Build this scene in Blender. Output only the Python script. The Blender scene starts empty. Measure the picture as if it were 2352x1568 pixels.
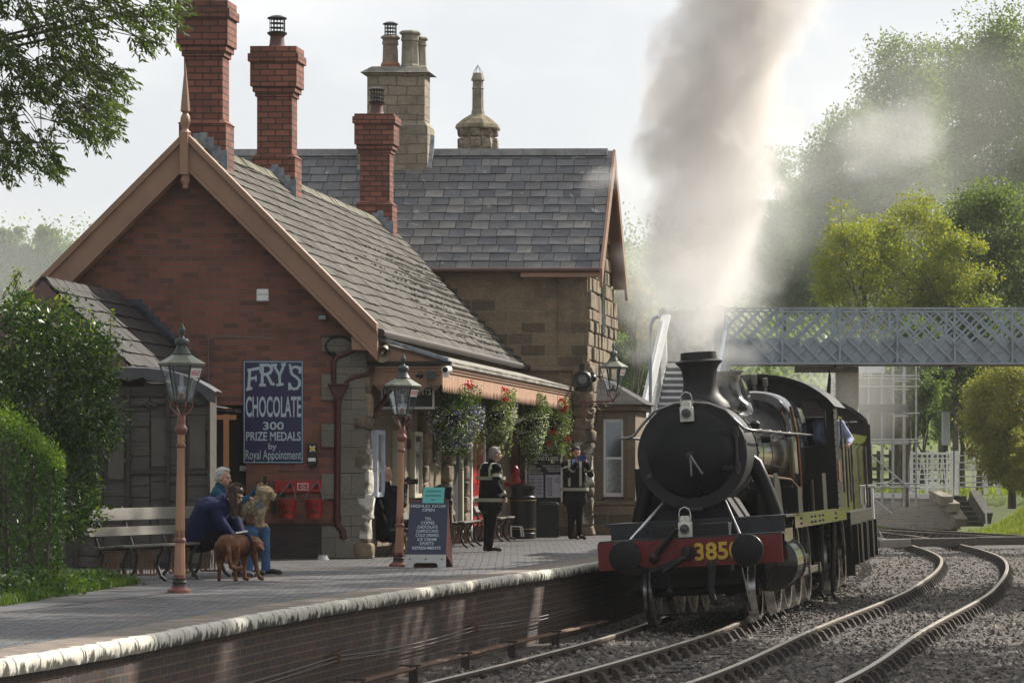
import bpy, math, random
import numpy as np
from mathutils import Vector, Matrix, noise as mnoise
R = math.radians
random.seed(7); rng = np.random.default_rng(7)
S = bpy.context.scene
COL = S.collection
# ------------------------------------------------------------------ camera, sky, sun, exposure
cam = bpy.data.cameras.new('camera'); cam_o = bpy.data.objects.new('camera', cam); COL.objects.link(cam_o)
F = 7500.0                                   # focal length in units of a 2352 wide picture
cam.sensor_width = 36; cam.lens = 36*F/2352; cam.shift_y = (1075-784)/2352
cam.clip_start = .5; cam.clip_end = 4000
cam_o.location = (0, 0, 1.4); cam_o.rotation_euler = (R(90), 0, 0)
S.camera = cam_o
SUN_AZ, SUN_EL = 50, 36                      # sun stands behind the scene, to the right
SD = Vector((math.sin(R(SUN_AZ))*math.cos(R(SUN_EL)), math.cos(R(SUN_AZ))*math.cos(R(SUN_EL)), math.sin(R(SUN_EL))))
W = bpy.data.worlds.new('World'); S.world = W; W.use_nodes = True
nt = W.node_tree; nt.nodes.clear(); N = nt.nodes.new; L = nt.links.new
sky = N('ShaderNodeTexSky'); sky.sky_type = 'NISHITA'; sky.sun_disc = False
sky.sun_elevation = R(SUN_EL); sky.sun_rotation = R(SUN_AZ)
bg1 = N('ShaderNodeBackground'); bg1.inputs[1].default_value = .1; L(sky.outputs[0], bg1.inputs[0])
tc = N('ShaderNodeTexCoord'); mp = N('ShaderNodeMapping'); mp.inputs['Scale'].default_value = (1, 1, 2.2)
L(tc.outputs['Generated'], mp.inputs[0])
nz = N('ShaderNodeTexNoise'); nz.inputs['Scale'].default_value = 5.5; nz.inputs['Detail'].default_value = 7; nz.inputs['Roughness'].default_value = .55
L(mp.outputs[0], nz.inputs[0])
cr = N('ShaderNodeValToRGB'); cr.color_ramp.elements[0].position = .40; cr.color_ramp.elements[1].position = .60
cr.color_ramp.elements[0].color = (.585, .592, .61, 1); cr.color_ramp.elements[1].color = (.74, .74, .74, 1)
L(nz.outputs[0], cr.inputs[0])
dt = N('ShaderNodeVectorMath'); dt.operation = 'DOT_PRODUCT'; dt.inputs[1].default_value = SD
L(tc.outputs['Generated'], dt.inputs[0])
mr = N('ShaderNodeMapRange'); mr.inputs[1].default_value = -.5; mr.inputs[2].default_value = .62; mr.inputs[3].default_value = .48; mr.inputs[4].default_value = .95
L(dt.outputs['Value'], mr.inputs[0])
bg2 = N('ShaderNodeBackground'); L(cr.outputs[0], bg2.inputs[0]); L(mr.outputs[0], bg2.inputs[1])
mx = N('ShaderNodeMixShader'); mx.inputs[0].default_value = .93
L(bg1.outputs[0], mx.inputs[1]); L(bg2.outputs[0], mx.inputs[2])
wo = N('ShaderNodeOutputWorld'); L(mx.outputs[0], wo.inputs[0])
sl = bpy.data.lights.new('sun', 'SUN'); sl.energy = 4.6; sl.angle = R(.6); sl.color = (1, .93, .82)
so = bpy.data.objects.new('sun', sl); COL.objects.link(so); so.rotation_euler = (-SD).to_track_quat('-Z', 'Y').to_euler()
S.view_settings.view_transform = 'Standard'; S.view_settings.look = 'None'; S.view_settings.exposure = .62; S.view_settings.gamma = 1
S.cycles.use_denoising = True; S.cycles.max_bounces = 6; S.cycles.diffuse_bounces = 3; S.cycles.glossy_bounces = 3
S.cycles.transmission_bounces = 4; S.cycles.transparent_max_bounces = 8; S.cycles.volume_bounces = 2
S.cycles.volume_step_rate = .6; S.cycles.volume_max_steps = 256; S.cycles.sample_clamp_indirect = 4

# ------------------------------------------------------------------ helpers
def at(x, y, Y):                             # picture point (2352 x 1568) at distance Y -> place
    return Vector(((x-1176)*Y/F, Y, 1.4+(1075-y)*Y/F))
class MB:
    def __init__(s): s.v = []; s.f = []; s.m = []; s.mi = 0; s.cuts = []
    def cut(s): s.cuts.append((len(s.v), len(s.f)))
    def face(s, pts):
        i = len(s.v); s.v += [tuple(p) for p in pts]; s.f.append(tuple(range(i, i+len(pts)))); s.m.append(s.mi)
    def mesh(s, vs, fs):
        i = len(s.v); s.v += [tuple(p) for p in vs]
        for f in fs: s.f.append(tuple(i+k for k in f)); s.m.append(s.mi)
    def box(s, x0, x1, y0, y1, z0, z1):
        s.hexa([(x0,y0,z0),(x1,y0,z0),(x1,y1,z0),(x0,y1,z0)], [(x0,y0,z1),(x1,y0,z1),(x1,y1,z1),(x0,y1,z1)])
    def hexa(s, b, t):
        n = len(b)
        s.mesh(list(b)+list(t), [tuple(reversed(range(n))), tuple(range(n, 2*n))]+[(i, (i+1) % n, n+(i+1) % n, n+i) for i in range(n)])
    def bar(s, p, q, w, h=None, up=(0,0,1)):
        p = Vector(p); q = Vector(q); d = (q-p).normalized(); h = h or w
        a = d.cross(Vector(up))
        if a.length < 1e-4: a = Vector((1,0,0))
        a.normalize(); b = a.cross(d).normalized(); a = a*w/2; b = b*h/2
        s.hexa([p-a-b, p+a-b, p+a+b, p-a+b], [q-a-b, q+a-b, q+a+b, q-a+b])
    def tube(s, pts, r, n=8, caps=True):
        pts = [Vector(p) for p in pts]; k = len(pts)
        rs = r if isinstance(r, (list, tuple)) else [r]*k
        vs = []; ref = None
        for i, p in enumerate(pts):
            d = (pts[min(i+1, k-1)]-pts[max(i-1, 0)]).normalized()
            if ref is None: ref = Vector((0,0,1)) if abs(d.z) < .9 else Vector((1,0,0))
            a = d.cross(ref).normalized(); b = d.cross(a); ref = a.cross(d)
            for j in range(n):
                t = 2*math.pi*j/n; vs.append(p+(a*math.cos(t)+b*math.sin(t))*rs[i])
        fs = [(i*n+j, i*n+(j+1) % n, (i+1)*n+(j+1) % n, (i+1)*n+j) for i in range(k-1) for j in range(n)]
        if caps: fs += [tuple(reversed(range(n))), tuple(range((k-1)*n, k*n))]
        s.mesh(vs, fs)
    def lathe(s, prof, c=(0,0,0), n=20, axis='z', rot=0, arc=1.0):   # prof: (r, h)
        c = Vector(c); vs = []; k = len(prof)
        for r, h in prof:
            for j in range(n):
                t = 2*math.pi*j/n+rot; a, b = r*math.cos(t), r*math.sin(t)
                vs.append(c+Vector({'z': (a,b,h), 'y': (a,h,-b), 'x': (h,a,b)}[axis]))
        fs = [(i*n+j, i*n+(j+1) % n, (i+1)*n+(j+1) % n, (i+1)*n+j) for i in range(k-1) for j in range(n)]
        fs += [tuple(reversed(range(n))), tuple(range((k-1)*n, k*n))]
        s.mesh(vs, fs)
    def ball(s, c, r, n=10, m=7, rot=None):
        r = (r, r, r) if not isinstance(r, (list, tuple)) else r
        c = Vector(c); vs = []; fs = []
        for i in range(m+1):
            a = math.pi*i/m
            for j in range(n):
                t = 2*math.pi*j/n
                p = Vector((r[0]*math.sin(a)*math.cos(t), r[1]*math.sin(a)*math.sin(t), r[2]*math.cos(a)))
                vs.append(c+(rot @ p if rot else p))
        for i in range(m):
            for j in range(n): fs.append((i*n+j, (i+1)*n+j, (i+1)*n+(j+1) % n, i*n+(j+1) % n))
        s.mesh(vs, fs)
    def rock(s, c, r, k=.28, e=.32, n=10, m=7):   # rough block: squared-off lump with noise
        vs = []; fs = []; o = random.random()*50
        def sg(x): return math.copysign(abs(x)**e, x)
        for i in range(m+1):
            a = math.pi*i/m
            for j in range(n):
                t = 2*math.pi*j/n; v = Vector((sg(math.sin(a))*sg(math.cos(t)), sg(math.sin(a))*sg(math.sin(t)), sg(math.cos(a))))
                q = 1+k*mnoise.noise(v*1.6+Vector((o, o*.7, o*.3))); vs.append(Vector(c)+Vector((v.x*r[0]*q, v.y*r[1]*q, v.z*r[2]*(1+(q-1)*.3))))
        for i in range(m):
            for j in range(n): fs.append((i*n+j, (i+1)*n+j, (i+1)*n+(j+1) % n, i*n+(j+1) % n))
        s.mesh(vs, fs)
    def cap(s, p, q, r0, r1=None, n=10):
        r1 = r0 if r1 is None else r1
        p = Vector(p); q = Vector(q); d = (q-p)
        if d.length < 1e-5: s.ball(p, r0); return
        d.normalize(); pts = []; rs = []
        for a in (-80, -55, -25): pts.append(p+d*r0*math.sin(R(a))); rs.append(r0*math.cos(R(a)))
        for a in (25, 55, 80): pts.append(q+d*r1*math.sin(R(a))); rs.append(r1*math.cos(R(a)))
        s.tube(pts, rs, n)
    def sweep(s, path, prof, normal=None):   # prof in (side, up), path horizontal-ish
        path = [Vector(p) for p in path]; k = len(path); n = len(prof); vs = []
        for i, p in enumerate(path):
            d = path[min(i+1, k-1)]-path[max(i-1, 0)]; d.z = 0; d.normalize(); a = Vector((d.y, -d.x, 0))
            for sx, up in prof: vs.append(p+a*sx+Vector((0,0,up)))
        fs = [(i*n+j, (i+1)*n+j, (i+1)*n+(j+1) % n, i*n+(j+1) % n) for i in range(k-1) for j in range(n)]
        fs += [tuple(range(n)), tuple(reversed(range((k-1)*n, k*n)))]
        s.mesh(vs, fs)
    def build(s, name, mats, parent=None, fn=None, world=False, bevel=0, smooth=None, uv=True, seg=2, split=False):
        if split:                            # one object per piece: between cut marks, else one per loose shell
            outs = []; s.cuts.append((len(s.v), len(s.f))); v0 = f0 = 0
            for v1, f1 in s.cuts:
                if v1 > v0:
                    q = MB(); q.v = s.v[v0:v1]; q.f = [tuple(i-v0 for i in f) for f in s.f[f0:f1]]; q.m = s.m[f0:f1]; outs.append(q.build(name, mats, parent, fn, world, bevel, smooth, uv, seg))
                v0, f0 = v1, f1
            return outs
        vs = [Vector(v) for v in s.v]
        if fn: vs = [fn(v) for v in vs]
        if world and parent: vs = [v-parent.location for v in vs]
        me = bpy.data.meshes.new(name); me.from_pydata([tuple(v) for v in vs], [], s.f)
        for m in (mats if isinstance(mats, (list, tuple)) else [mats]): me.materials.append(m)
        if any(s.m): me.polygons.foreach_set('material_index', s.m)
        me.validate(); me.update()
        if uv: boxuv(me)
        if smooth is not None:
            me.polygons.foreach_set('use_smooth', [True]*len(me.polygons)); me.set_sharp_from_angle(angle=R(smooth))
        return link(name, me, parent, bevel, seg)
def boxuv(me):
    l = me.uv_layers.new(name='UVMap'); dat = l.data; V = me.vertices
    Z = Vector((0,0,1))
    for p in me.polygons:
        n = p.normal; t = Z.cross(n)
        if t.length < .05: t, b = Vector((1,0,0)), Vector((0,1,0))
        else: t.normalize(); b = n.cross(t)
        for li in p.loop_indices:
            c = V[me.loops[li].vertex_index].co; dat[li].uv = (c.dot(t), c.dot(b))
def link(name, me, parent=None, bevel=0, seg=2):
    o = bpy.data.objects.new(name, me); COL.objects.link(o)
    if parent: o.parent = parent
    if bevel:
        b = o.modifiers.new('bevel', 'BEVEL'); b.width = bevel; b.segments = seg; b.limit_method = 'ANGLE'; b.angle_limit = R(40)
    return o
def tag(o, label=None, cat=None, group=None, kind=None):
    if label: o['label'] = label
    if cat: o['category'] = cat
    if group: o['group'] = group
    if kind: o['kind'] = kind
    return o
def thing(name, label, cat, loc=(0,0,0), rz=0, group=None):
    o = bpy.data.objects.new(name, None); COL.objects.link(o); o.location = loc; o.rotation_euler = (0, 0, rz); o.empty_display_size = .2
    return tag(o, label, cat, group)
def dup(o, parent=None):
    c = o.copy(); COL.objects.link(c)
    if parent: c.parent = parent
    for ch in list(o.children): dup(ch, c)
    return c
_tx = {}
def textmesh(s, bold=0):
    if (s, bold) in _tx: return _tx[(s, bold)]
    cu = bpy.data.curves.new('t', 'FONT'); cu.body = s; cu.size = 1; cu.resolution_u = 3; cu.offset = bold
    o = bpy.data.objects.new('t', cu); COL.objects.link(o); bpy.context.view_layer.update()
    ev = o.evaluated_get(bpy.context.evaluated_depsgraph_get()); me = ev.to_mesh()
    vs = [v.co.copy() for v in me.vertices]; fs = [tuple(p.vertices) for p in me.polygons]
    ev.to_mesh_clear(); bpy.data.objects.remove(o); bpy.data.curves.remove(cu)
    _tx[(s, bold)] = (vs, fs); return vs, fs
def text(mb, s, O, r, u, w=None, h=.1, anchor=.5, bold=.012):    # O: baseline anchor; fit to width w / height h (caps)
    vs, fs = textmesh(s, bold); O = Vector(O); r = Vector(r); u = Vector(u)
    x0 = min(v.x for v in vs); x1 = max(v.x for v in vs); ky = h/.72
    kx = w/(x1-x0) if w else ky
    mb.mesh([O+r*((v.x-x0)*kx-(x1-x0)*kx*anchor)+u*v.y*ky for v in vs], fs)
def stroke(mb, pts, wd, O, r, u, kx=1, ky=1):
    O = Vector(O); r = Vector(r); u = Vector(u); P2 = [Vector((p[0]*kx, p[1]*ky)) for p in pts]
    for i in range(len(P2)-1):
        a, b = P2[i], P2[i+1]; d = (b-a)
        if d.length < 1e-6: continue
        d.normalize(); n = Vector((-d.y, d.x))*wd/2; e = d*wd*.25
        mb.face([O+r*q.x+u*q.y for q in (a-e-n, b+e-n, b+e+n, a-e+n)])
# ------------------------------------------------------------------ materials
def newmat(name):
    m = bpy.data.materials.new(name); m.use_nodes = True; t = m.node_tree; t.nodes.clear()
    b = t.nodes.new('ShaderNodeBsdfPrincipled'); o = t.nodes.new('ShaderNodeOutputMaterial'); t.links.new(b.outputs[0], o.inputs[0])
    return m, t, b, o
def c4(c): return (c[0], c[1], c[2], 1)
def mixc(t, fac, a, b, mode='MIX'):
    n = t.nodes.new('ShaderNodeMix'); n.data_type = 'RGBA'; n.blend_type = mode
    for s, i in ((fac, 0), (a, 6), (b, 7)):
        if hasattr(s, 'is_output') or isinstance(s, bpy.types.NodeSocket): t.links.new(s, n.inputs[i])
        else: n.inputs[i].default_value = s if i == 0 else c4(s)
    return n.outputs[2]
def noi(t, scale, detail=4, rough=.6, coord='Object', stretch=None, vec=None):
    n = t.nodes.new('ShaderNodeTexNoise'); n.inputs['Scale'].default_value = scale; n.inputs['Detail'].default_value = detail; n.inputs['Roughness'].default_value = rough
    if vec is None:
        tcn = t.nodes.new('ShaderNodeTexCoord'); vec = tcn.outputs[coord]
    if stretch:
        mpn = t.nodes.new('ShaderNodeMapping'); mpn.inputs['Scale'].default_value = stretch; t.links.new(vec, mpn.inputs[0]); vec = mpn.outputs[0]
    t.links.new(vec, n.inputs[0]); return n.outputs[0]
def ramp(t, s, a, b, ca=(0,0,0), cb=(1,1,1)):
    n = t.nodes.new('ShaderNodeValToRGB'); e = n.color_ramp.elements
    e[0].position = a; e[1].position = b; e[0].color = c4(ca); e[1].color = c4(cb); t.links.new(s, n.inputs[0]); return n.outputs[0]
def bumpn(t, b, h, strength, dist=.01, prev=None):
    n = t.nodes.new('ShaderNodeBump'); n.inputs['Strength'].default_value = strength; n.inputs['Distance'].default_value = dist
    t.links.new(h, n.inputs['Height'])
    if prev: t.links.new(prev, n.inputs['Normal'])
    t.links.new(n.outputs[0], b.inputs['Normal']); return n.outputs[0]
def M(name, col, rough=.6, metal=0, var=.2, scale=6, bump=0, col2=None, dirt=None, dpos=(.5, .7), coat=0, stretch=None, rvar=.1):
    m, t, b, o = newmat(name)
    n = noi(t, scale, 5, .6, stretch=stretch)
    ca = tuple(c*(1-var) for c in col); cb = col2 or tuple(min(1, c*(1+var)) for c in col)
    c = ramp(t, n, .32, .68, ca, cb)
    if dirt:
        c = mixc(t, ramp(t, noi(t, scale*.37, 6, .65, stretch=stretch), *dpos), c, dirt)
    t.links.new(c, b.inputs['Base Color'])
    mrn = t.nodes.new('ShaderNodeMapRange'); mrn.inputs[3].default_value = max(.03, rough-rvar); mrn.inputs[4].default_value = min(1, rough+rvar)
    t.links.new(n, mrn.inputs[0]); t.links.new(mrn.outputs[0], b.inputs['Roughness'])
    b.inputs['Metallic'].default_value = metal; b.inputs['Coat Weight'].default_value = coat
    if bump: bumpn(t, b, noi(t, scale*5, 4, .6, stretch=stretch), bump, .01)
    return m
def MBRICK(name, c1, c2, mortar, w, h, ms=.008, rough=.85, bump=.6, dist=.012, stain=(.03,.03,.03), spos=(.55, .8), wob=0, offset=.5, odd=.3, fine=40, mix2=None, msm=.1, light=None, gm=.55):
    m, t, b, o = newmat(name)
    tcn = t.nodes.new('ShaderNodeTexCoord'); vec = tcn.outputs['UV']
    if wob:
        nn = t.nodes.new('ShaderNodeTexNoise'); nn.inputs['Scale'].default_value = 2.5; nn.inputs['Detail'].default_value = 3; t.links.new(vec, nn.inputs[0])
        vm = t.nodes.new('ShaderNodeVectorMath'); vm.operation = 'MULTIPLY_ADD'; vm.inputs[1].default_value = (wob, wob, 0)
        t.links.new(nn.outputs['Color'], vm.inputs[0]); t.links.new(vec, vm.inputs[2]); vec = vm.outputs[0]
    br = t.nodes.new('ShaderNodeTexBrick'); br.offset = offset; br.inputs['Scale'].default_value = 1; br.inputs['Mortar Size'].default_value = ms
    br.inputs['Mortar Smooth'].default_value = msm; br.inputs['Brick Width'].default_value = w; br.inputs['Row Height'].default_value = h; br.inputs['Bias'].default_value = 0
    br.inputs['Color1'].default_value = c4(c1); br.inputs['Color2'].default_value = c4(c2); br.inputs['Mortar'].default_value = c4(mortar)
    t.links.new(vec, br.inputs[0])
    # odd single bricks: white noise per cell
    c = br.outputs[0]
    if odd:
        br2 = t.nodes.new('ShaderNodeTexBrick'); br2.offset = offset; br2.inputs['Scale'].default_value = 1; br2.inputs['Mortar Size'].default_value = 0
        br2.inputs['Brick Width'].default_value = w; br2.inputs['Row Height'].default_value = h; br2.inputs['Color1'].default_value = (0,0,0,1); br2.inputs['Color2'].default_value = (1,1,1,1)
        mp2 = t.nodes.new('ShaderNodeMapping'); mp2.inputs['Location'].default_value = (w*38, h*74, 0); t.links.new(vec, mp2.inputs[0]); t.links.new(mp2.outputs[0], br2.inputs[0])
        k = ramp(t, br2.outputs[0], .78, .82)
        mu = t.nodes.new('ShaderNodeMath'); mu.operation = 'MULTIPLY'; mu.inputs[1].default_value = odd; t.links.new(k, mu.inputs[0])
        inv = t.nodes.new('ShaderNodeMath'); inv.operation = 'SUBTRACT'; inv.inputs[0].default_value = 1; t.links.new(br.outputs['Fac'], inv.inputs[1])
        mm = t.nodes.new('ShaderNodeMath'); mm.operation = 'MULTIPLY'; t.links.new(mu.outputs[0], mm.inputs[0]); t.links.new(inv.outputs[0], mm.inputs[1])
        c = mixc(t, mm.outputs[0], c, mix2 or tuple(x*.35 for x in c1))
    g = noi(t, fine, 4, .7, vec=vec)
    c = mixc(t, gm, c, ramp(t, g, .25, .75, (.45,.45,.45), (1.35,1.35,1.35)), 'MULTIPLY')
    st = ramp(t, noi(t, .9, 7, .68, vec=tcn.outputs['UV']), *spos)
    c = mixc(t, st, c, stain)
    if light: c = mixc(t, ramp(t, noi(t, 3.1, 6, .7, vec=tcn.outputs['UV']), light[1], light[2]), c, light[0])
    t.links.new(c, b.inputs['Base Color']); b.inputs['Roughness'].default_value = rough
    inv2 = t.nodes.new('ShaderNodeMath'); inv2.operation = 'MULTIPLY_ADD'; inv2.inputs[1].default_value = -1; t.links.new(br.outputs['Fac'], inv2.inputs[0]); 
    g2 = t.nodes.new('ShaderNodeMath'); g2.operation = 'MULTIPLY'; g2.inputs[1].default_value = .7; t.links.new(g, g2.inputs[0]); t.links.new(g2.outputs[0], inv2.inputs[2])
    bumpn(t, b, inv2.outputs[0], bump, dist)
    return m
def MLEAF(name, c1, c2, trans=.35, rough=.5, c3=None):
    m, t, b, o = newmat(name)
    g = t.nodes.new('ShaderNodeNewGeometry')
    c = mixc(t, ramp(t, g.outputs['Random Per Island'], .1, .9), c1, c2)
    if c3: c = mixc(t, ramp(t, g.outputs['Random Per Island'], .86, .97), c, c3)
    t.links.new(c, b.inputs['Base Color']); b.inputs['Roughness'].default_value = rough; b.inputs['Specular IOR Level'].default_value = .35
    tr = t.nodes.new('ShaderNodeBsdfTranslucent'); br = t.nodes.new('ShaderNodeMix'); br.data_type = 'RGBA'; br.blend_type = 'MULTIPLY'; br.inputs[0].default_value = 1
    t.links.new(c, br.inputs[6]); br.inputs[7].default_value = (1.5, 1.6, .7, 1); t.links.new(br.outputs[2], tr.inputs[0])
    ms = t.nodes.new('ShaderNodeMixShader'); ms.inputs[0].default_value = trans
    t.links.new(b.outputs[0], ms.inputs[1]); t.links.new(tr.outputs[0], ms.inputs[2]); t.links.new(ms.outputs[0], o.inputs[0])
    return m
def MGLASS(name, tint=(.9,.95,.97), alpha=.25, rough=.05):
    m, t, b, o = newmat(name)
    b.inputs['Base Color'].default_value = c4(tint); b.inputs['Roughness'].default_value = rough
    tr = t.nodes.new('ShaderNodeBsdfTransparent'); ms = t.nodes.new('ShaderNodeMixShader'); ms.inputs[0].default_value = alpha
    gl = t.nodes.new('ShaderNodeBsdfGlossy'); gl.inputs['Roughness'].default_value = rough; gl.inputs[0].default_value = c4(tint)
    t.links.new(tr.outputs[0], ms.inputs[1]); t.links.new(gl.outputs[0], ms.inputs[2]); t.links.new(ms.outputs[0], o.inputs[0]); return m
brick_red = MBRICK('red_brick', (.185,.073,.051), (.27,.10,.066), (.17,.14,.12), .25, .087, .007, spos=(.5,.85), stain=(.07,.03,.024), odd=.5, mix2=(.08,.038,.036), bump=1)
brick_stack = MBRICK('stack_brick', (.31,.115,.075), (.20,.072,.051), (.055,.04,.036), .25, .104, .011, spos=(.52,.75), stain=(.06,.036,.03), odd=.4, bump=1, dist=.02, msm=.3)
brick_blue = MBRICK('plinth_brick', (.035,.028,.032), (.055,.038,.036), (.05,.045,.04), .235, .083, .006, odd=.3, mix2=(.09,.05,.04))
brick_plat = MBRICK('platform_brick', (.075,.05,.042), (.05,.042,.044), (.15,.10,.07), .235, .083, .009, odd=.5, mix2=(.11,.055,.04), stain=(.03,.028,.026), spos=(.5,.75), light=((.2,.19,.17), .69, .78))
brick_haze_pale = MBRICK('haze_paled_brick', (.50,.44,.39), (.58,.51,.45), (.66,.62,.57), .235, .083, .01, odd=.3, mix2=(.25,.2,.18))  # far platform brick, its colour paled to stand for haze over the wall
paver = MBRICK('block_paver', (.105,.107,.118), (.175,.172,.18), (.035,.036,.03), .22, .115, .013, bump=1, dist=.05, wob=.05, msm=.6, odd=.7, mix2=(.07,.068,.07), stain=(.19,.14,.12), spos=(.52,.75), rough=.62, fine=11, gm=.9, light=((.11,.14,.035), .72, .80))
stone_wall = MBRICK('sandstone', (.32,.235,.15), (.235,.172,.113), (.29,.24,.175), .52, .235, .012, bump=1, dist=.06, wob=.05, odd=.6, mix2=(.065,.053,.042), stain=(.07,.058,.043), spos=(.50,.74), fine=14)
stone_smooth = MBRICK('dressed_stone', (.24,.185,.125), (.20,.155,.105), (.15,.12,.09), .7, .3, .005, bump=.3, odd=.2, stain=(.09,.075,.055), spos=(.5,.8), fine=25)
stone_grey = MBRICK('quoin_stone', (.20,.185,.155), (.165,.155,.13), (.09,.085,.07), .5, .33, .006, bump=.5, dist=.02, odd=.2, stain=(.14,.13,.10), spos=(.48,.72), fine=22)
stone_stack = MBRICK('chimney_stone', (.38,.325,.245), (.32,.27,.20), (.17,.15,.12), .42, .21, .012, bump=1, dist=.04, wob=.12, odd=.5, mix2=(.2,.17,.13), stain=(.14,.13,.11), spos=(.5,.72), fine=14)
tile_roof = MBRICK('stone_tile', (.135,.126,.112), (.185,.172,.15), (.028,.025,.02), .30, .21, .009, bump=1, dist=.03, wob=.02, odd=.5, mix2=(.10,.092,.08), stain=(.06,.055,.042), spos=(.56,.75), fine=24, light=((.26,.25,.22), .66, .8))
slate_roof = MBRICK('roof_slate', (.155,.165,.18), (.21,.215,.225), (.035,.036,.04), .345, .245, .009, bump=.8, dist=.02, odd=.5, mix2=(.12,.125,.145), stain=(.12,.125,.125), spos=(.55,.8), fine=30, light=((.33,.34,.31), .68, .8))
slate_dark = MBRICK('dark_slate', (.05,.047,.046), (.07,.065,.062), (.015,.015,.015), .3, .24, .01, bump=1, dist=.02, odd=.4, stain=(.035,.033,.03), fine=24)
stone_rough = M('rough_stone', (.21,.165,.11), .9, var=.4, scale=5, bump=1, dirt=(.06,.05,.04), dpos=(.5,.65))
whitewash = M('flaking_whitewash', (.55,.53,.47), .85, var=.15, scale=5, bump=.8, dirt=(.13,.11,.08), dpos=(.44,.52))
salmon = M('salmon_paint', (.30,.175,.115), .5, var=.08, scale=3, dirt=(.22,.13,.09), dpos=(.55,.75))
pink_paint = M('dull_pink_paint', (.15,.085,.08), .6, var=.1)
maroon = M('maroon_paint', (.06,.013,.015), .35, var=.2)
orange_paint = M('orange_paint', (.42,.19,.08), .5, var=.1)
red_paint = M('red_paint', (.35,.014,.012), .4, var=.15, scale=4)
red_door = M('red_door_paint', (.20,.012,.010), .4, var=.1, scale=4)
black_paint = M('black_paint', (.012,.012,.013), .35, var=.2)
black_matt = M('black_matt', (.014,.014,.015), .75, var=.3)
white_paint = M('white_paint', (.80,.80,.79), .5, var=.06, dirt=(.5,.5,.48), dpos=(.6,.8))
white_clean = M('white_lettering', (.62,.70,.74), .5, var=.02)
cream = M('cream_paint', (.55,.52,.40), .5, var=.08)
lead = M('lead', (.16,.19,.24), .5, var=.3, scale=9, col2=(.30,.33,.38))
lead_dark = M('dark_lead', (.045,.055,.075), .5, var=.3, scale=5)
iron_rust = M('rusty_iron', (.12,.065,.04), .8, var=.4, scale=12, bump=.3)
rail_side = M('rusty_rail', (.075,.05,.036), .75, var=.3, scale=7)
rail_top = M('worn_rail_head', (.40,.36,.30), .4, .3, var=.15, scale=3)
timber_dark = M('weathered_sleeper', (.055,.045,.038), .9, var=.4, scale=8, bump=.6, stretch=(1,6,1))
timber_grey = M('grey_board', (.068,.06,.051), .6, var=.22, scale=5, bump=.35, stretch=(.5,1,5), dirt=(.035,.032,.029), dpos=(.5,.7))
bench_wood = M('bench_slat', (.15,.138,.118), .7, var=.25, scale=9, bump=.4, stretch=(1,8,8))
asphalt = M('asphalt', (.11,.11,.115), .9, var=.2, scale=30, bump=.3)
glass_dark = MGLASS('window_glass', (.5,.55,.6), .35)
glass_lamp = MGLASS('lamp_glass', (.8,.88,.95), .22)
skin = M('skin', (.50,.29,.21), .55, var=.1, scale=12)
# ------------------------------------------------------------------ track and platform lines
def interp(tab, Y):
    n = len(tab)
    for i in range(n-1):
        if Y <= tab[i+1][0] or i == n-2: break
    def sl(k):
        a = max(0, k-1); b = min(n-1, k+1); return (tab[b][1]-tab[a][1])/(tab[b][0]-tab[a][0])
    y0, x0 = tab[i]; y1, x1 = tab[i+1]; h = y1-y0; t = (Y-y0)/h
    if t > 1 or t < 0:
        k = i+1 if t > 1 else i; return tab[k][1]+sl(k)*(Y-tab[k][0])
    return (2*t**3-3*t*t+1)*x0+(t**3-2*t*t+t)*h*sl(i)+(-2*t**3+3*t*t)*x1+(t**3-t*t)*h*sl(i+1)
T1 = [(8, -7.9), (20, -4.3), (33.7, -.47), (42.97, 1.74), (48.15, 2.72), (56, 4.03), (66, 5.65), (80, 7.5), (110, 9.6), (150, 9)]
T2 = [(8, -4.6), (20, -1.2), (33.5, 2.56), (45.2, 4.98), (60, 8.1), (79, 11.15), (92, 12.15), (105, 12.4), (118, 11.9), (150, 8.5)]
EDGE = [(8, -9.0), (16, -6.3), (23.8, -3.75), (33, -2.07), (41.4, -.29), (48.1, 1.2), (56, 2.5), (66, 4.1), (90, 6.9)]
RAILZ = -.8
# ------------------------------------------------------------------ the setting
def frange(a, b, s): return [a+s*i for i in range(int((b-a)/s)+1)]
ballast_m, t, b, o = newmat('ballast')
vo = t.nodes.new('ShaderNodeTexVoronoi'); vo.inputs['Scale'].default_value = 17; tcn = t.nodes.new('ShaderNodeTexCoord'); t.links.new(tcn.outputs['Object'], vo.inputs[0])
sp = t.nodes.new('ShaderNodeSeparateColor'); t.links.new(vo.outputs['Color'], sp.inputs[0])
c = ramp(t, sp.outputs[0], .1, .95, (.035,.031,.029), (.19,.165,.145))
c = mixc(t, ramp(t, noi(t, .5, 5, .6), .5, .75), c, (.10,.085,.075)); t.links.new(c, b.inputs['Base Color']); b.inputs['Roughness'].default_value = .85
bumpn(t, b, vo.outputs['Distance'], 1, .06)
grass_m = M('short_grass', (.10,.14,.03), .9, var=.35, scale=3, bump=.6, dirt=(.16,.14,.06), dpos=(.5,.65))
soil_m = M('bare_soil', (.20,.13,.085), .95, var=.3, scale=2, bump=.5)
mb = MB(); mb.face([(-900,-300,-1.25),(900,-300,-1.25),(900,1500,-1.25),(-900,1500,-1.25)])
tag(mb.build('ground', grass_m), kind='structure')
mb = MB()
xs = frange(-12, 24, .75); ys = frange(5, 135, 1.0)
def bz(x, y): return -.985+.03*mnoise.noise((x*.8, y*.8, 3))+.025*mnoise.noise((x*2.3, y*2.3, 7))
vs = [(x+.35*(y-40) * .18, y, bz(x, y)) for y in ys for x in xs]; nx = len(xs)
mb.mesh(vs, [(j*nx+i, j*nx+i+1, (j+1)*nx+i+1, (j+1)*nx+i) for j in range(len(ys)-1) for i in range(nx-1)])
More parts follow.
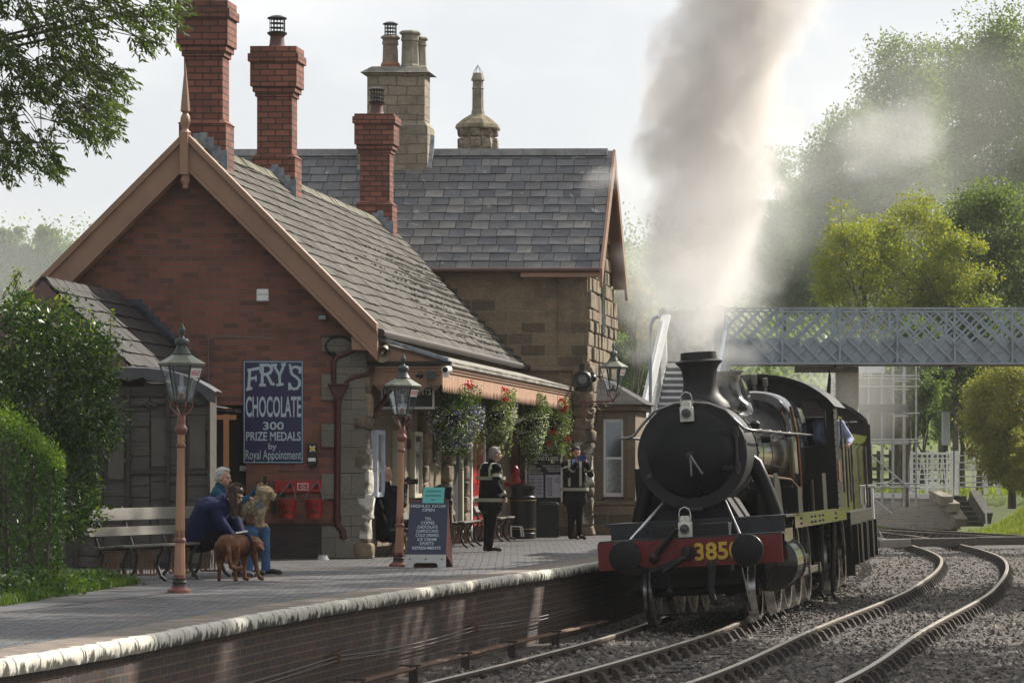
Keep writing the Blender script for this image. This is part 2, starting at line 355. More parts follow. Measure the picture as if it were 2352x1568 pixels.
tag(mb.build('ballast_bed', ballast_m, smooth=60), kind='structure')
# loose ballast stones near the camera
mb = MB(); stone_ms = [M('ballast_stone', (.14,.123,.11), .85, var=.5, scale=9), M('dark_ballast_stone', (.06,.054,.05), .85, var=.4, scale=9), M('pale_ballast_stone', (.28,.25,.22), .85, var=.3, scale=9)]
for k in range(23000):
    Y = 31+((random.random()**1.4)*34) if k < 16000 else random.uniform(58, 96); X = interp(T1, Y)-1.3+random.random()*(6.5+.14*(Y-31))
    if X > interp(EDGE, Y)+.1:
        r = random.uniform(.022, .05); mb.mi = random.choices((0, 1, 2), (5, 4, 1.3))[0]
        z = -.985+r*.3; a = random.random()*6.3; pts = []
        for j in range(4): pts.append((X+r*math.cos(a+j*1.57)*random.uniform(.7,1.3), Y+r*math.sin(a+j*1.57)*random.uniform(.7,1.3), z+random.uniform(-.3,.3)*r))
        tp = (X+random.uniform(-.4,.4)*r, Y+random.uniform(-.4,.4)*r, z+r*random.uniform(.5,1))
        mb.mesh(pts+[tp], [(0,1,4),(1,2,4),(2,3,4),(3,0,4)])
tag(mb.build('ballast_stones', stone_ms), 'loose grey ballast stones between and beside the rails', 'ballast', kind='stuff')
# platform surface
py = frange(10, 92, 1.0)
mb = MB()
for a, b2 in zip(py, py[1:]):
    mb.face([(interp(EDGE, a)-.32, a, 0), (interp(EDGE, b2)-.32, b2, 0), (-30, b2, 0), (-30, a, 0)])
tag(mb.build('platform_paving', paver), kind='structure')
for e, m_, z_ in ((0, M('edge_paving', (.19,.155,.13), .85, var=.35, scale=4, bump=.3, dirt=(.13,.15,.04), dpos=(.60,.66)), .004),):
    mb = MB()
    for a, b2 in zip(py, py[1:]):
        mb.face([(interp(EDGE, a)-.075, a, z_), (interp(EDGE, b2)-.075, b2, z_), (interp(EDGE, b2)-.55, b2, z_), (interp(EDGE, a)-.55, a, z_)])
    tag(mb.build('platform_edge_path', m_), kind='structure')
# smooth path strip along the planting
pl = [at(0, 1422, 31)]
mb = MB(); A = [(-6.3, 27), (-4.95, 31.6), (-4.15, 35.2), (-3.5, 38.4), (-3.3, 40.4)]; Bq = [(-8.5, 27), (-6.2, 32.6), (-5.1, 36.6), (-4.35, 39.6), (-3.6, 41)]
for i in range(4): mb.face([(*A[i], .004), (*A[i+1], .004), (*Bq[i+1], .004), (*Bq[i], .004)])
tag(mb.build('asphalt_path', asphalt), kind='structure')
# platform wall: brick face, coping
pw = thing('platform_wall', 'long dark brick platform wall with white painted coping edge beside the near track', 'wall', (-2, 33, -1))
mb = MB(); fy = frange(10, 92, .5)
for a, b2 in zip(fy, fy[1:]):
    xa, xb = interp(EDGE, a)-.06, interp(EDGE, b2)-.06
    mb.mesh([(xa, a, -1.2), (xb, b2, -1.2), (xb, b2, -.10), (xa, a, -.10)], [(0,1,2,3)])
o = mb.build('brick_face', brick_plat, pw, world=True)
s_ = 0; uvd = o.data.uv_layers[0].data                      # run the courses along the curve
for i, p in enumerate(o.data.polygons):
    d = math.hypot(.5, interp(EDGE, fy[i+1])-interp(EDGE, fy[i])); q = [(s_, 0), (s_+d, 0), (s_+d, 1.1), (s_, 1.1)]; s_ += d
    for li, w_ in zip(p.loop_indices, q): uvd[li].uv = w_
coping_m, t, b, o = newmat('white_coping')
tcn = t.nodes.new('ShaderNodeTexCoord'); sx = t.nodes.new('ShaderNodeSeparateXYZ'); t.links.new(tcn.outputs['Object'], sx.inputs[0])
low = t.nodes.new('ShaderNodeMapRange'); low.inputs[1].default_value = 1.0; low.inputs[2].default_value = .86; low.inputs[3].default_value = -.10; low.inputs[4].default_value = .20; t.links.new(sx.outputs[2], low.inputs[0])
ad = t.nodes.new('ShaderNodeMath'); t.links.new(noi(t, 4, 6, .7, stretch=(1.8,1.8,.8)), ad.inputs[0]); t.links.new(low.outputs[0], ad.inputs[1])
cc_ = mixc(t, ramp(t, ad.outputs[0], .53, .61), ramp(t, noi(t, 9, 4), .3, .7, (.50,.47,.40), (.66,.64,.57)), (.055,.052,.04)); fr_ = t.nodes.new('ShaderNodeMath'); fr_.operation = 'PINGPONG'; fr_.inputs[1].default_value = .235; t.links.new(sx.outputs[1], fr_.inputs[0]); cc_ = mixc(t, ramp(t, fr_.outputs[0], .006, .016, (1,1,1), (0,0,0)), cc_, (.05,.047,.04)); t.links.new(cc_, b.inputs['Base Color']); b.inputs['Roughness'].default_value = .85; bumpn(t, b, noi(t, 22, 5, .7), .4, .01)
mb = MB(); cy = frange(10, 92, .057); prof0 = [(-.30,-.004),(-.04,.006),(.0,.004),(.028,-.03),(.032,-.075),(.022,-.125),(-.03,-.14),(-.30,-.14)]
vs = []
for a in cy:
    x = interp(EDGE, a); k = int(a/.235); ed = 1-min(1, abs((a/.235) % 1-.5)*2)**6
    for sx, up in prof0:
        j = .010*mnoise.noise((a*9, sx*30, up*30))+.008*mnoise.noise((k*3.3, 1, 2)); jj = j-(1-ed)*.014 if sx > -.04 else 0
        vs.append((x+sx+jj, a, up+(j*.6 if up < -.1 or up > 0 and sx > -.2 else 0)))
n8 = 8
mb.mesh(vs, [(i*n8+j, (i+1)*n8+j, (i+1)*n8+(j+1) % n8, i*n8+(j+1) % n8) for i in range(len(cy)-1) for j in range(n8)])
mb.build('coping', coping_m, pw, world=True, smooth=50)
# ------------------------------------------------------------------ tracks
def track(name, label, T, y0, y1, cant, step=.74, z=RAILZ):
    base = Vector((interp(T, (y0+y1)/2), (y0+y1)/2, z-.2)); t = thing(name, label, 'railway track', base, group='railway tracks')
    def off(Y, d):
        x = interp(T, Y); dx = (interp(T, Y+.5)-interp(T, Y-.5)); n = Vector((1, -dx, 0)).normalized()
        return Vector((x, Y, z))+n*d+Vector((0, 0, (d-.75)*cant))
    prof = [(-.07,-.15),(.07,-.15),(.07,-.135),(.012,-.115),(.012,-.05),(.035,-.04),(.035,-.004),(.028,0),(-.028,0),(-.035,-.004),(-.035,-.04),(-.012,-.05),(-.012,-.115),(-.07,-.135)]
    for d in (-.75, .75):
        mb = MB(); path = [off(Y, d) for Y in frange(y0, y1, .6)]; mb.sweep(path, prof)
        o = mb.build('rail', [rail_side, rail_top], t, world=True)
        for p in o.data.polygons:
            if p.normal.z > .6 and p.center.z > -.1+.2: p.material_index = 1
    mb = MB(); mb.box(-1.28, 1.28, -.125, .125, -.33, -.19)
    for d in (-.75, .75):
        for q in (-1, 1):
            mb.hexa([(d+q*.04-.02,-.10,-.19),(d+q*.17,-.10,-.19),(d+q*.17,.10,-.19),(d+q*.04-.02,.10,-.19)] if q > 0 else [(d-.17,-.10,-.19),(d-.02,-.10,-.19),(d-.02,.10,-.19),(d-.17,.10,-.19)],
                    [(d+q*.03,-.07,-.05),(d+q*.085,-.06,-.06),(d+q*.085,.06,-.06),(d+q*.03,.07,-.05)] if q > 0 else [(d-.085,-.06,-.06),(d-.03,-.06,-.05),(d-.03,.06,-.05),(d-.085,.06,-.06)])
    first = None
    Y = y0+.3; n = 0
    while Y < y1 and n < 100:
        o = mb.build('sleeper', timber_dark, t) if first is None else dup(first, t); first = first or o
        dx = interp(T, Y+.5)-interp(T, Y-.5); ang = -math.atan(dx); c = off(Y, 0); c.z = z-.75*cant
        o.location = c-base; o.rotation_euler = (0, -cant*1.0 if cant else 0, ang+random.uniform(-.012, .012))
        Y += step*math.cos(ang); n += 1
    return t
track('railway_track', 'near rusty railway track that the steam engine stands on', T1, 26, 98, .06)
track('railway_track', 'empty rusty railway track curving past the right side of the engine', T2, 24, 95, 0)
# far rails beyond the board crossing
T3 = [(95, 12.2), (105, 12.4), (118, 11.6), (135, 9.0), (150, 6)]
track('railway_track', 'far rails of the empty track beyond the timber board crossing', T3, 95.3, 140, 0)
T4 = [(90, 22), (100, 18), (112, 15.2), (124, 12.6), (140, 9)]
track('railway_track', 'rusty siding track sweeping in from the right beyond the board crossing', T4, 92, 138, 0)
# point rodding and signal wires beside the wall
rd = thing('point_rodding', 'low iron point rods on short stools along the foot of the platform wall', 'rodding', (-.2, 37, -1))
mb = MB()
for d in (.33, .40):
    mb.tube([(interp(EDGE, Y)+d, Y, -.80) for Y in frange(27, 47, .8)], .018, 6)
mb.build('rod', iron_rust, rd, world=True, smooth=50)
mb = MB(); mb.box(-.05, .05, -.06, .06, -.32, -.06); mb.box(-.16, .08, -.05, .05, -.06, -.04); f0 = None
for Y in (31.2, 33.6, 36, 38.5, 41, 43.6, 46):
    o = mb.build('stool', timber_dark, rd) if f0 is None else dup(f0, rd); f0 = f0 or o
    o.location = Vector((interp(EDGE, Y)+.37, Y, -.72))-rd.location
sw = thing('signal_wire', 'thin signal wires strung on brackets along the brick platform wall', 'wire', (-.9, 36, -.5))
mb = MB()
for dz in (0, .05):
    for Y0, Y1 in ((27, 34), (34, 40.4), (40.4, 47)):
        mb.tube([(interp(EDGE, Y0+(Y1-Y0)*q/6)+.05, Y0+(Y1-Y0)*q/6, -.60+dz*(1-.1)-.05*math.sin(math.pi*q/6)) for q in range(7)], .008, 5)
mb.build('wire', M('wire_grey', (.10,.09,.08), .6), sw, world=True)
mb = MB(); mb.box(-.06, .07, -.03, .03, -.03, .07); mb.bar((-.06,0,.06), (.08,0,.12), .02); f0 = None
for Y in (34, 40.4):
    o = mb.build('bracket', iron_rust, sw) if f0 is None else dup(f0, sw); f0 = f0 or o
    o.location = Vector((interp(EDGE, Y)+.02, Y, -.6))-sw.location
# board crossing
cx = thing('board_crossing', 'long grey timber boards laid as a crossing over the far tracks', 'crossing', at(2150, 1240, 95))
for k, (xa, xb, Y, za) in enumerate(((2003, 2076, 92.5, -.62), (2084, 2228, 94, -.62), (2236, 2420, 96, -.62))):
    mb = MB(); p = at(xa, 1200, Y); q = at(xb, 1200, Y+1.3); p.z = q.z = za-.12; mb.bar(p, q, .5, .24); mb.build('board', timber_grey, cx, world=True, bevel=.01)
stp = thing('timber_steps', 'short pale timber steps on the ballast beside the dark coach', 'steps', (6.9, 77, -1))
for k in range(4):
    mb = MB(); mb.box(6.25+k*.14, 7.3+k*.14, 76.5+k*.9, 77.3+k*.9, -1, -.74+.02*k); mb.build('timber', M('pale_timber', (.28,.25,.21), .8, var=.3, stretch=(1,8,1)) if k == 0 else bpy.data.materials['pale_timber'], stp, world=True, bevel=.01)
def slates(mb, P, rows, r_h, w, L0, L1, mi=None, gap=.013, lift=.014, jit=.14, seed=1):
    # P(s, l): place on the slope at distance s down from the ridge and l along it
    rr = random.Random(seed); l0 = L0
    for k in range(rows):
        l = L0-rr.random()*w
        while l < L1:
            ww = w*rr.uniform(1-jit, 1+jit); a, c = max(l, L0), min(l+ww-gap, L1); s0, s1 = k*r_h-.02, (k+1)*r_h+rr.uniform(-.008, .008)
            if c-a > .03:
                up = lift+rr.uniform(0, .012); dn = rr.uniform(-.004, .004); s1 += rr.choice((0,0,0,0,.012)); tw = rr.uniform(-.005,.005); n = P(0, 0, 1)-P(0, 0, 0)
                t = [P(s0, a, dn), P(s0, c, dn), P(s1, c, up+tw), P(s1, a, up-tw)]; q = [P(s1, c, up-.02), P(s1, a, up-.02)]
                mb.mesh(t+q, [(0,1,2,3), (3,2,4,5)])
            l += ww
underlay = M('roof_underlay', (.022,.02,.018), .95)
def MSLATE(name, cols, spots, rough=.6, streak=None):
    m, t, b, o = newmat(name); g = t.nodes.new('ShaderNodeNewGeometry')
    n = t.nodes.new('ShaderNodeValToRGB'); n.color_ramp.interpolation = 'LINEAR'; e = n.color_ramp.elements
    while len(e) < len(cols): e.new(.5)
    for i, c in enumerate(cols): e[i].position = i/(len(cols)-1); e[i].color = c4(c)
    t.links.new(g.outputs['Random Per Island'], n.inputs[0]); c = mixc(t, .6, n.outputs[0], ramp(t, noi(t, 9, 6, .7), .25, .75, (.55,.55,.55), (1.3,1.3,1.3)), 'MULTIPLY')
    for col, sc, p0, p1 in spots: c = mixc(t, ramp(t, noi(t, sc, 5, .65), p0, p1), c, col)
    t.links.new(c, b.inputs['Base Color']); b.inputs['Roughness'].default_value = rough; bumpn(t, b, noi(t, 28, 4, .7), .5, .01); return m
slate_geo = MSLATE('roof_slate_single', ((.07,.075,.09),(.135,.14,.15),(.10,.097,.105),(.18,.178,.172),(.105,.113,.135)), (((.32,.33,.29), 3.5, .64, .72), ((.07,.07,.065), 1.2, .6, .8)))
tile_geo = MSLATE('stone_tile_single', ((.06,.054,.047),(.10,.091,.078),(.08,.074,.066),(.12,.108,.09),(.07,.063,.053)), (((.17,.16,.13), 4.5, .63, .72), ((.04,.036,.026), 1.4, .55, .75)), .9)
dark_geo = MSLATE('outhouse_slate_single', ((.026,.023,.024),(.042,.036,.037),(.034,.03,.031)), (((.06,.056,.046), 4, .64, .74),), .8)
# ------------------------------------------------------------------ the brick building
def Bm(p): return Vector((-4.99+p[0]+.135*p[1], 50.7-.02*p[0]+p[1], p[2]))
def bthing(name, label, cat, p, group=None): return thing(name, label, cat, Bm(Vector(p)), 0, group)
bb = bthing('brick_building', 'red brick refreshment building with steep grey tiled roof and three tall chimneys', 'building', (0, 0, 0))
BW, EZ, AZ = 2.62, 3.72, 6.34                # half width, wall height, apex
mb = MB()
def gx(z): return min(BW, (AZ-z))
du0, du1, dz = .18, .86, 2.38
mb.face([(-BW,0,.55),(du0,0,.55),(du0,0,dz),(-BW,0,dz)]); mb.face([(du1,0,.55),(BW,0,.55),(BW,0,dz),(du1,0,dz)])
mb.face([(-BW,0,dz),(BW,0,dz),(BW,0,AZ-BW),(0,0,AZ),(-BW,0,AZ-BW)])
mb.face([(BW,0,.55),(BW,17.3,.55),(BW,17.3,EZ),(BW,0,EZ)]); mb.face([(-BW,17.3,0),(-BW,0,0),(-BW,0,EZ),(-BW,17.3,EZ)])
mb.build('wall', brick_red, bb, Bm, True)
mb = MB(); mb.box(-BW-.02, du0, -.03, .3, 0, .55); mb.box(du1, BW-.1, -.03, .3, 0, .55)
mb.build('plinth', brick_blue, bb, Bm, True)
mb = MB(); mb.face([(du0,0,0),(du0,.3,0),(du0,.3,dz),(du0,0,dz)]); mb.face([(du1,.3,0),(du1,0,0),(du1,0,dz),(du1,.3,dz)]); mb.face([(du0,0,dz),(du0,.3,dz),(du1,.3,dz),(du1,0,dz)])
mb.face([(du0,.3,0),(du1,.3,0),(du1,.3,dz),(du0,.3,dz)])
dd = mb.build('side_door', M('dark_door', (.02,.014,.012), .6), bb, Bm, True)
mb = MB(); mb.box(.72, .84, .20, .28, 1.36, 1.44); mb.box(.76, .80, .12, .2, 1.39, 1.41); mb.build('handle', M('steel', (.45,.45,.45), .35, 1), dd, lambda v: Bm(v)-bb.location)
# roof
mb = MB()
RT = 6.50; RE = 2.98
for s in (-1, 1):
    a = [(0, -.22, RT), (0, 18.5, RT), (s*RE, 18.5, RT-RE), (s*RE, -.22, RT-RE)]
    if s > 0: a = [a[0], a[3], a[2], a[1]]
    # wavy old roof: subdivide
    n1, n2 = 12, 40; vs = []
    for i in range(n1+1):
        for j in range(n2+1):
            f = i/n1; v_ = -.22+18.72*j/n2; w_ = .022*mnoise.noise((v_*.7, f*4, s*5))
            vs.append((s*RE*f, v_, RT-RE*f+w_))
    q = [(i*(n2+1)+j, i*(n2+1)+j+1, (i+1)*(n2+1)+j+1, (i+1)*(n2+1)+j) for i in range(n1) for j in range(n2)]
    if s > 0: q = [tuple(reversed(x)) for x in q]
    mb.mesh(vs, q)
    mb.face([(0,-.22,RT),(s*RE,-.22,RT-RE),(s*RE,-.22,RT-RE-.07),(0,-.22,RT-.07)]); mb.face([(s*RE,-.22,RT-RE),(s*RE,18.5,RT-RE),(s*RE,18.5,RT-RE-.07),(s*RE,-.22,RT-RE-.07)])
mb.build('roof', underlay, bb, Bm, True)
def PB(s, l, n, sg=1): return Vector((sg*(s*.7071+n*.7071), -.22+l, RT-s*.7071+n*.7071+.022*mnoise.noise(((l-.22)*.7, s*.95, 5))+.004))
mb = MB(); slates(mb, PB, 17, RE*1.4142/17, .30, 0, 18.5, lift=.016, seed=4); mb.build('tiles', tile_geo, bb, Bm, True)
moss = M('mossy_ridge', (.17,.16,.125), .9, var=.4, scale=6, bump=1, dirt=(.06,.065,.02), dpos=(.48,.62))
mb = MB()
for k in range(40):
    v_ = -.2+k*.45; zz = RT+.02*mnoise.noise((v_, 0, 0)); mb.hexa([(-.17,v_,zz-.12),(.17,v_,zz-.12),(.17,v_+.44,zz-.12),(-.17,v_+.44,zz-.12)], [(-.03,v_,zz+.045),(.03,v_,zz+.045),(.03,v_+.44,zz+.035),(-.03,v_+.44,zz+.035)])
mb.build('ridge_tiles', moss, bb, Bm, True)
mb = MB()
for k in range(900):
    v_ = 17.1-abs(random.gauss(0, 4.2)); f = random.uniform(.35, 1)
    if v_ > .3:
        r = random.uniform(.02, .055); vv = round(f*RE*1.414/.21)*.21/1.414; mb.ball((vv+.01, v_, RT-vv+.012), (r*.9, r*1.2, r*.6), 5, 3)
mb.build('moss', M('dark_moss', (.03,.03,.018), .95, var=.4), bb, Bm, True)
# barge boards and finial
mb = MB()
for s in (-1, 1):
    for (o1, o2, y0, y1) in ((-.02, .32, -.34, -.24), (-.07, .03, -.40, -.22), (.32, .37, -.37, -.10)):
        f0_, f1_ = 0, RE-.02
        mb.hexa([(0,y0,RT-o2*1.3),(s*f1_,y0,RT-f1_-o2*1.3),(s*f1_,y1,RT-f1_-o2*1.3),(0,y1,RT-o2*1.3)], [(0,y0,RT-o1*1.3),(s*f1_,y0,RT-f1_-o1*1.3),(s*f1_,y1,RT-f1_-o1*1.3),(0,y1,RT-o1*1.3)])
    # soffit between board and wall
    mb.hexa([(0,-.24,RT-.27),(s*2.9,-.24,RT-2.9-.27),(s*2.9,0,RT-2.9-.27),(0,0,RT-.32)], [(0,-.24,RT-.24),(s*2.9,-.24,RT-2.9-.24),(s*2.9,0,RT-2.9-.24),(0,0,RT-.28)])
    mb.box(min(s*2.56, s*2.9), max(s*2.56, s*2.9), -.33, 0, RT-RE-.30, RT-RE-.08)
mb.build('bargeboard', salmon, bb, Bm, True, bevel=.008)
mb = MB(); mb.box(-.06,.06,-.46,-.24,5.92,6.56); c_ = (0,-.35,0)
mb.lathe([(.03,5.70),(.05,5.73),(.04,5.76),(.075,5.83),(.06,5.89),(.05,5.94)], c_, 12)
mb.lathe([(.075,6.54),(.09,6.57),(.05,6.61),(.045,6.64),(.07,6.70),(.08,6.76),(.07,6.82),(.04,6.87),(.075,6.9),(.074,6.92),(.068,7.0),(.034,7.36),(.006,7.64)], c_, 8)
mb.build('finial', salmon, bb, Bm, True, smooth=40)
# chimneys
dark_pot = M('dark_clay_pot', (.11,.055,.045), .7, var=.25); clay_pot = M('clay_pot', (.30,.13,.08), .7, var=.2); black_metal = M('cowl_metal', (.03,.03,.032), .4, .6)
def cowl(z, c, r, parent, k, base=None):
    base = base or bb
    mb = MB(); mb.lathe([(r*1.25, z-.03), (r*1.3, z), (r, z+.02)], c, 14)
    for j in range(14):
        a = 2*math.pi*j/14; mb.tube([(c[0]+r*.95*math.cos(a), c[1]+r*.95*math.sin(a), z), (c[0]+r*.95*math.cos(a), c[1]+r*.95*math.sin(a), z+.24)], .012 if j % 5 == 0 else .006, 4)
    for q in (.08, .16): mb.lathe([(r*.95, z+q), (r*.97, z+q+.008), (r*.95, z+q+.012)], c, 14)
    mb.lathe([(r*1.25, z+.24), (r*1.28, z+.26), (r*.6, z+.30), (.01, z+.31)], c, 14)
    mb.build('cowl', black_metal, parent, lambda v: Bm(v)-base.location, smooth=40)
def brick_chimney(u, v, pot, ztop=8.73, w=.61, d=.46):
    mb = MB(); a, b_ = w/2, d/2
    def ring(e, z0, z1): mb.box(u-a-e, u+a+e, v-b_-e, v+b_+e, z0, z1)
    ring(.065, 5.3, 6.80)
    mb.hexa([(u-a-.085,v-b_-.085,6.80),(u+a+.085,v-b_-.085,6.80),(u+a+.085,v+b_+.085,6.80),(u-a-.085,v+b_+.085,6.80)], [(u-a,v-b_,6.88),(u+a,v-b_,6.88),(u+a,v+b_,6.88),(u-a,v+b_,6.88)])
    ring(0, 6.88, 7.86); ring(.03, 7.86, 7.94); ring(.065, 7.94, 8.03); ring(.10, 8.03, 8.46); ring(.135, 8.46, 8.60); ring(.10, 8.60, ztop)
    ch = mb.build('chimney', brick_stack, bb, Bm, True, bevel=.006, seg=1)
    mb = MB()
    if pot == 0: mb.box(u-.17, u+.12, v-.12, v+.12, ztop-.02, ztop+.11)
    else: mb.lathe([(.20,ztop-.03),(.15,ztop+.03),(.135,ztop+.06),(.12,ztop+.2),(.14,ztop+.22),(.14,ztop+.25),(.11,ztop+.26)], (u,v,0), 16)
    mb.build('chimney_pot', M('violet_pot', (.16,.12,.2), .7) if pot == 0 else dark_pot, ch, lambda p: Bm(p)-bb.location, smooth=40)
    if pot: cowl(ztop+.27, (u, v, 0), .135, ch, 1)
    mb = MB()                                # stepped lead flashing
    for k in range(7):
        x0 = u-a-.07+.02+k*.105; zr = RT-abs(x0); mb.box(x0, x0+.12, v-b_-.078, v-b_-.066, zr-.12, zr+.22-(.03 if k % 2 else 0))
    mb.build('flashing', lead, ch, lambda p: Bm(p)-bb.location)
brick_chimney(.07, .78, 0); brick_chimney(.03, 6.35, 1); brick_chimney(-.02, 16.5, 1, 8.66)
# quoins, side-wall dressings and openings (side wall faces +u)
mb = MB()
zs = [0, .5, .92, 1.32, 1.72, 2.08, 2.45, 2.85, 3.2, 3.42]
for k in range(len(zs)-1):
    ext = .58 if k % 2 == 0 else .36; mb.box(BW-ext, BW+.10+.02*(k % 2), -.055, .38, zs[k]+.003, zs[k+1])
mb.build('quoin', stone_grey, bb, Bm, True, bevel=.012)
mb = MB(); rr = random.Random(3); z0 = 0; mb.box(BW-.02, BW+.10, .0, .25, .02, 3.0)
while z0 < 2.9:
    h = rr.choice((.17,.24,.3,.38)); mb.rock((BW+.05+.03*rr.random(), .05+.04*rr.random(), z0+h/2), (.10+.05*rr.random(), .12, h/2+.012), .45, .38); z0 += h
o = mb.build('rough_corner_stone', [stone_rough, whitewash], bb, Bm, True, smooth=60)
for p in o.data.polygons:
    if .3 < p.center.z < 1.75 or mnoise.noise(p.center*3) > .25: p.material_index = 1
mb = MB(); mb.face([(BW+.02,.3,0),(BW+.02,17.3,0),(BW+.02,17.3,3.05),(BW+.02,.3,3.05)]); mb.build('side_wall_facing', stone_smooth, bb, Bm, True)
mb = MB()
for v0 in (5.6, 8.3, 10.3, 14.2):
    mb.cut()
    for k in range(10):
        mb.rock((BW+.06, v0+rr.uniform(-.05,.05), .15+k*.29), (.10+.04*rr.random(), .2+.06*rr.random(), .145))
mb.build('rough_jamb', stone_rough, bb, Bm, True, smooth=60, split=True)
mb = MB(); mb.box(BW+.02, BW+.06, 11.3, 12.9, .02, 2.35); 
rdoor = mb.build('door', red_door, bb, Bm, True, bevel=.01)
mb = MB()
for z0, z1 in ((.25,.95),(1.1,2.1)):
    for v0 in (11.45, 12.15): mb.box(BW+.06, BW+.075, v0, v0+.6, z0, z1)
mb.build('door_panel', red_paint, rdoor, lambda p: Bm(p)-bb.location)
mb = MB(); mb.box(BW+.02, BW+.10, 11.15, 11.3, 0, 2.6); mb.box(BW+.02, BW+.10, 12.9, 13.05, 0, 2.6); mb.box(BW+.02, BW+.10, 11.3, 12.9, 2.36, 2.6); mb.build('door_frame', white_paint, bb, Bm, True)
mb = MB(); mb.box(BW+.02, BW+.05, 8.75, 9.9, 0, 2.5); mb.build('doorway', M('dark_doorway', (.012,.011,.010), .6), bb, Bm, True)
mb = MB(); mb.box(BW+.03, BW+.12, 9.9, 10.02, .0, 2.5); mb.build('door_post', cream, bb, Bm, True)
# eaves cornice and gutter along the platform side
mb = MB(); mb.box(BW-.02, BW+.16, .02, 17.2, 3.34, 3.46); mb.build('cornice', stone_smooth, bb, Bm, True)
mb = MB(); mb.tube([(RE+.02, -.25, RT-RE-.03), (RE+.02, 17.2, RT-RE-.03)], .062, 10); mb.build('gutter', M('grimy_gutter', (.035,.026,.022), .6, var=.4), bb, Bm, True, smooth=50)
# canopy over the platform side
CU, CV0, CV1 = 3.88, .15, 17.1
def cz(u): return 3.42-(u-BW)/(CU-BW)*.34
cn = tag(bpy.data.objects.new('canopy', None)); COL.objects.link(cn); cn.parent = bb
def CB(p): return Bm(p)-bb.location
crm = M('canopy_lead_roof', (.30,.285,.25), .75, var=.4, scale=4, bump=.6, dirt=(.13,.125,.10), dpos=(.5,.65), stretch=(1,.4,1))
mb = MB(); n_ = 50
for k in range(n_):
    a0 = CV0+(CV1-CV0)*k/n_; a1 = CV0+(CV1-CV0)*(k+1)/n_
    mb.hexa([(BW,a0,3.36),(CU+.10,a0,cz(CU+.1)-.05),(CU+.10,a1-.01,cz(CU+.1)-.05),(BW,a1-.01,3.36)], [(BW,a0,3.44),(CU+.10,a0,cz(CU+.1)+.02),(CU+.10,a1-.01,cz(CU+.1)+.02),(BW,a1-.01,3.44)])
mb.build('canopy_roof', crm, cn, CB, uv=True)
mb = MB(); mb.hexa([(BW,CV0-.05,3.47),(CU+.10,CV0-.05,cz(CU+.1)+.0),(CU+.10,CV0+.12,cz(CU+.1)+.0),(BW,CV0+.12,3.47)], [(BW,CV0-.05,3.53),(CU+.10,CV0-.05,cz(CU+.1)+.06),(CU+.10,CV0+.12,cz(CU+.1)+.06),(BW,CV0+.12,3.53)]); mb.build('lead_flashing', lead, cn, CB)
mb = MB(); mb.face([(BW-.02,CV0,3.02),(CU,CV0,3.02),(CU,CV0,cz(CU)),(BW-.02,CV0,3.46)])
for k in range(6): mb.box(BW+.02+k*.2, BW+.027+k*.2, CV0-.006, CV0-.001, 3.05, 3.4-k*.06)
mb.build('end_boarding', salmon, cn, CB)
mb = MB(); mb.box(BW-.12, CU+.16, CV0-.12, CV0-.02, 3.0, 3.06); mb.build('end_gutter', black_matt, cn, CB)
mb = MB()
for k in range(3):
    mb.box(BW-.02, CU+.05-.02*k, CV0-.075+.02*k, CV0-.01, 2.95-.045*k, 2.99-.045*k)
    mb.box(CU-.02, CU+.075-.02*k, CV0-.075+.02*k, CV1, 2.98-.045*k, 3.025-.045*k)
mb.box(CU-.1, CU+.10, CV0, CV1, 3.03, 3.07)
mb.build('moulding', salmon, cn, CB, bevel=.006, seg=1)
mb = MB(); n_ = 6; w_ = (CU-BW+.02)/n_
for k in range(n_):
    x0 = BW-.02+k*w_; mb.hexa([(x0+.003,CV0-.02,2.70),(x0+w_/2,CV0-.02,2.59),(x0+w_-.003,CV0-.02,2.70),(x0+w_-.003,CV0,2.70),(x0+w_/2,CV0,2.59),(x0+.003,CV0,2.70)], [(x0+.003,CV0-.02,2.87),(x0+w_/2,CV0-.02,2.87),(x0+w_-.003,CV0-.02,2.87),(x0+w_-.003,CV0,2.87),(x0+w_/2,CV0,2.87),(x0+.003,CV0,2.87)])
mb.build('end_valance', salmon, cn, CB)
mb = MB(); k = 0; v_ = CV0
while v_ < CV1:
    w_ = .17; mb.hexa([(CU-.01,v_+.006,2.70),(CU+.012,v_+.006,2.70),(CU+.012,v_+w_/2,2.58),(CU+.012,v_+w_-.006,2.70),(CU-.01,v_+w_-.006,2.70),(CU-.01,v_+w_/2,2.58)], [(CU-.01,v_+.006,2.89),(CU+.012,v_+.006,2.89),(CU+.012,v_+w_/2,2.89),(CU+.012,v_+w_-.006,2.89),(CU-.01,v_+w_-.006,2.89),(CU-.01,v_+w_/2,2.89)])
    v_ += w_
mb.build('valance', M('sunlit_valance_paint', (.50,.31,.21), .55, var=.15, scale=4, dirt=(.33,.19,.13), dpos=(.5,.68), stretch=(1,5,.5)), cn, CB)  # salmon lightened here to stand for sunlight on the platform side
mb = MB(); br0 = None
pts = [(BW+.03,0,1.75),(BW+.05,0,2.0),(BW+.14,0,2.3),(BW+.4,0,2.62),(BW+.95,0,2.86)]
mb.tube(pts, [.035,.04,.045,.045,.035], 8); mb.box(BW, BW+.07, -.05, .05, 1.5, 2.95); mb.box(BW, BW+1.2, -.04, .04, 2.86, 2.95); mb.box(BW+.0, BW+.16, -.06, .06, 1.72, 1.88)
for v_ in (.7, 3.9, 7.1, 10.3, 13.5):
    m2 = MB(); m2.v = [(x, y+v_, z) for x, y, z in mb.v]; m2.f = mb.f; m2.m = mb.m
    m2.build('bracket', M('bracket_paint', (.10,.045,.035), .5) if br0 is None else bpy.data.materials['bracket_paint'], cn, CB, smooth=40); br0 = 1
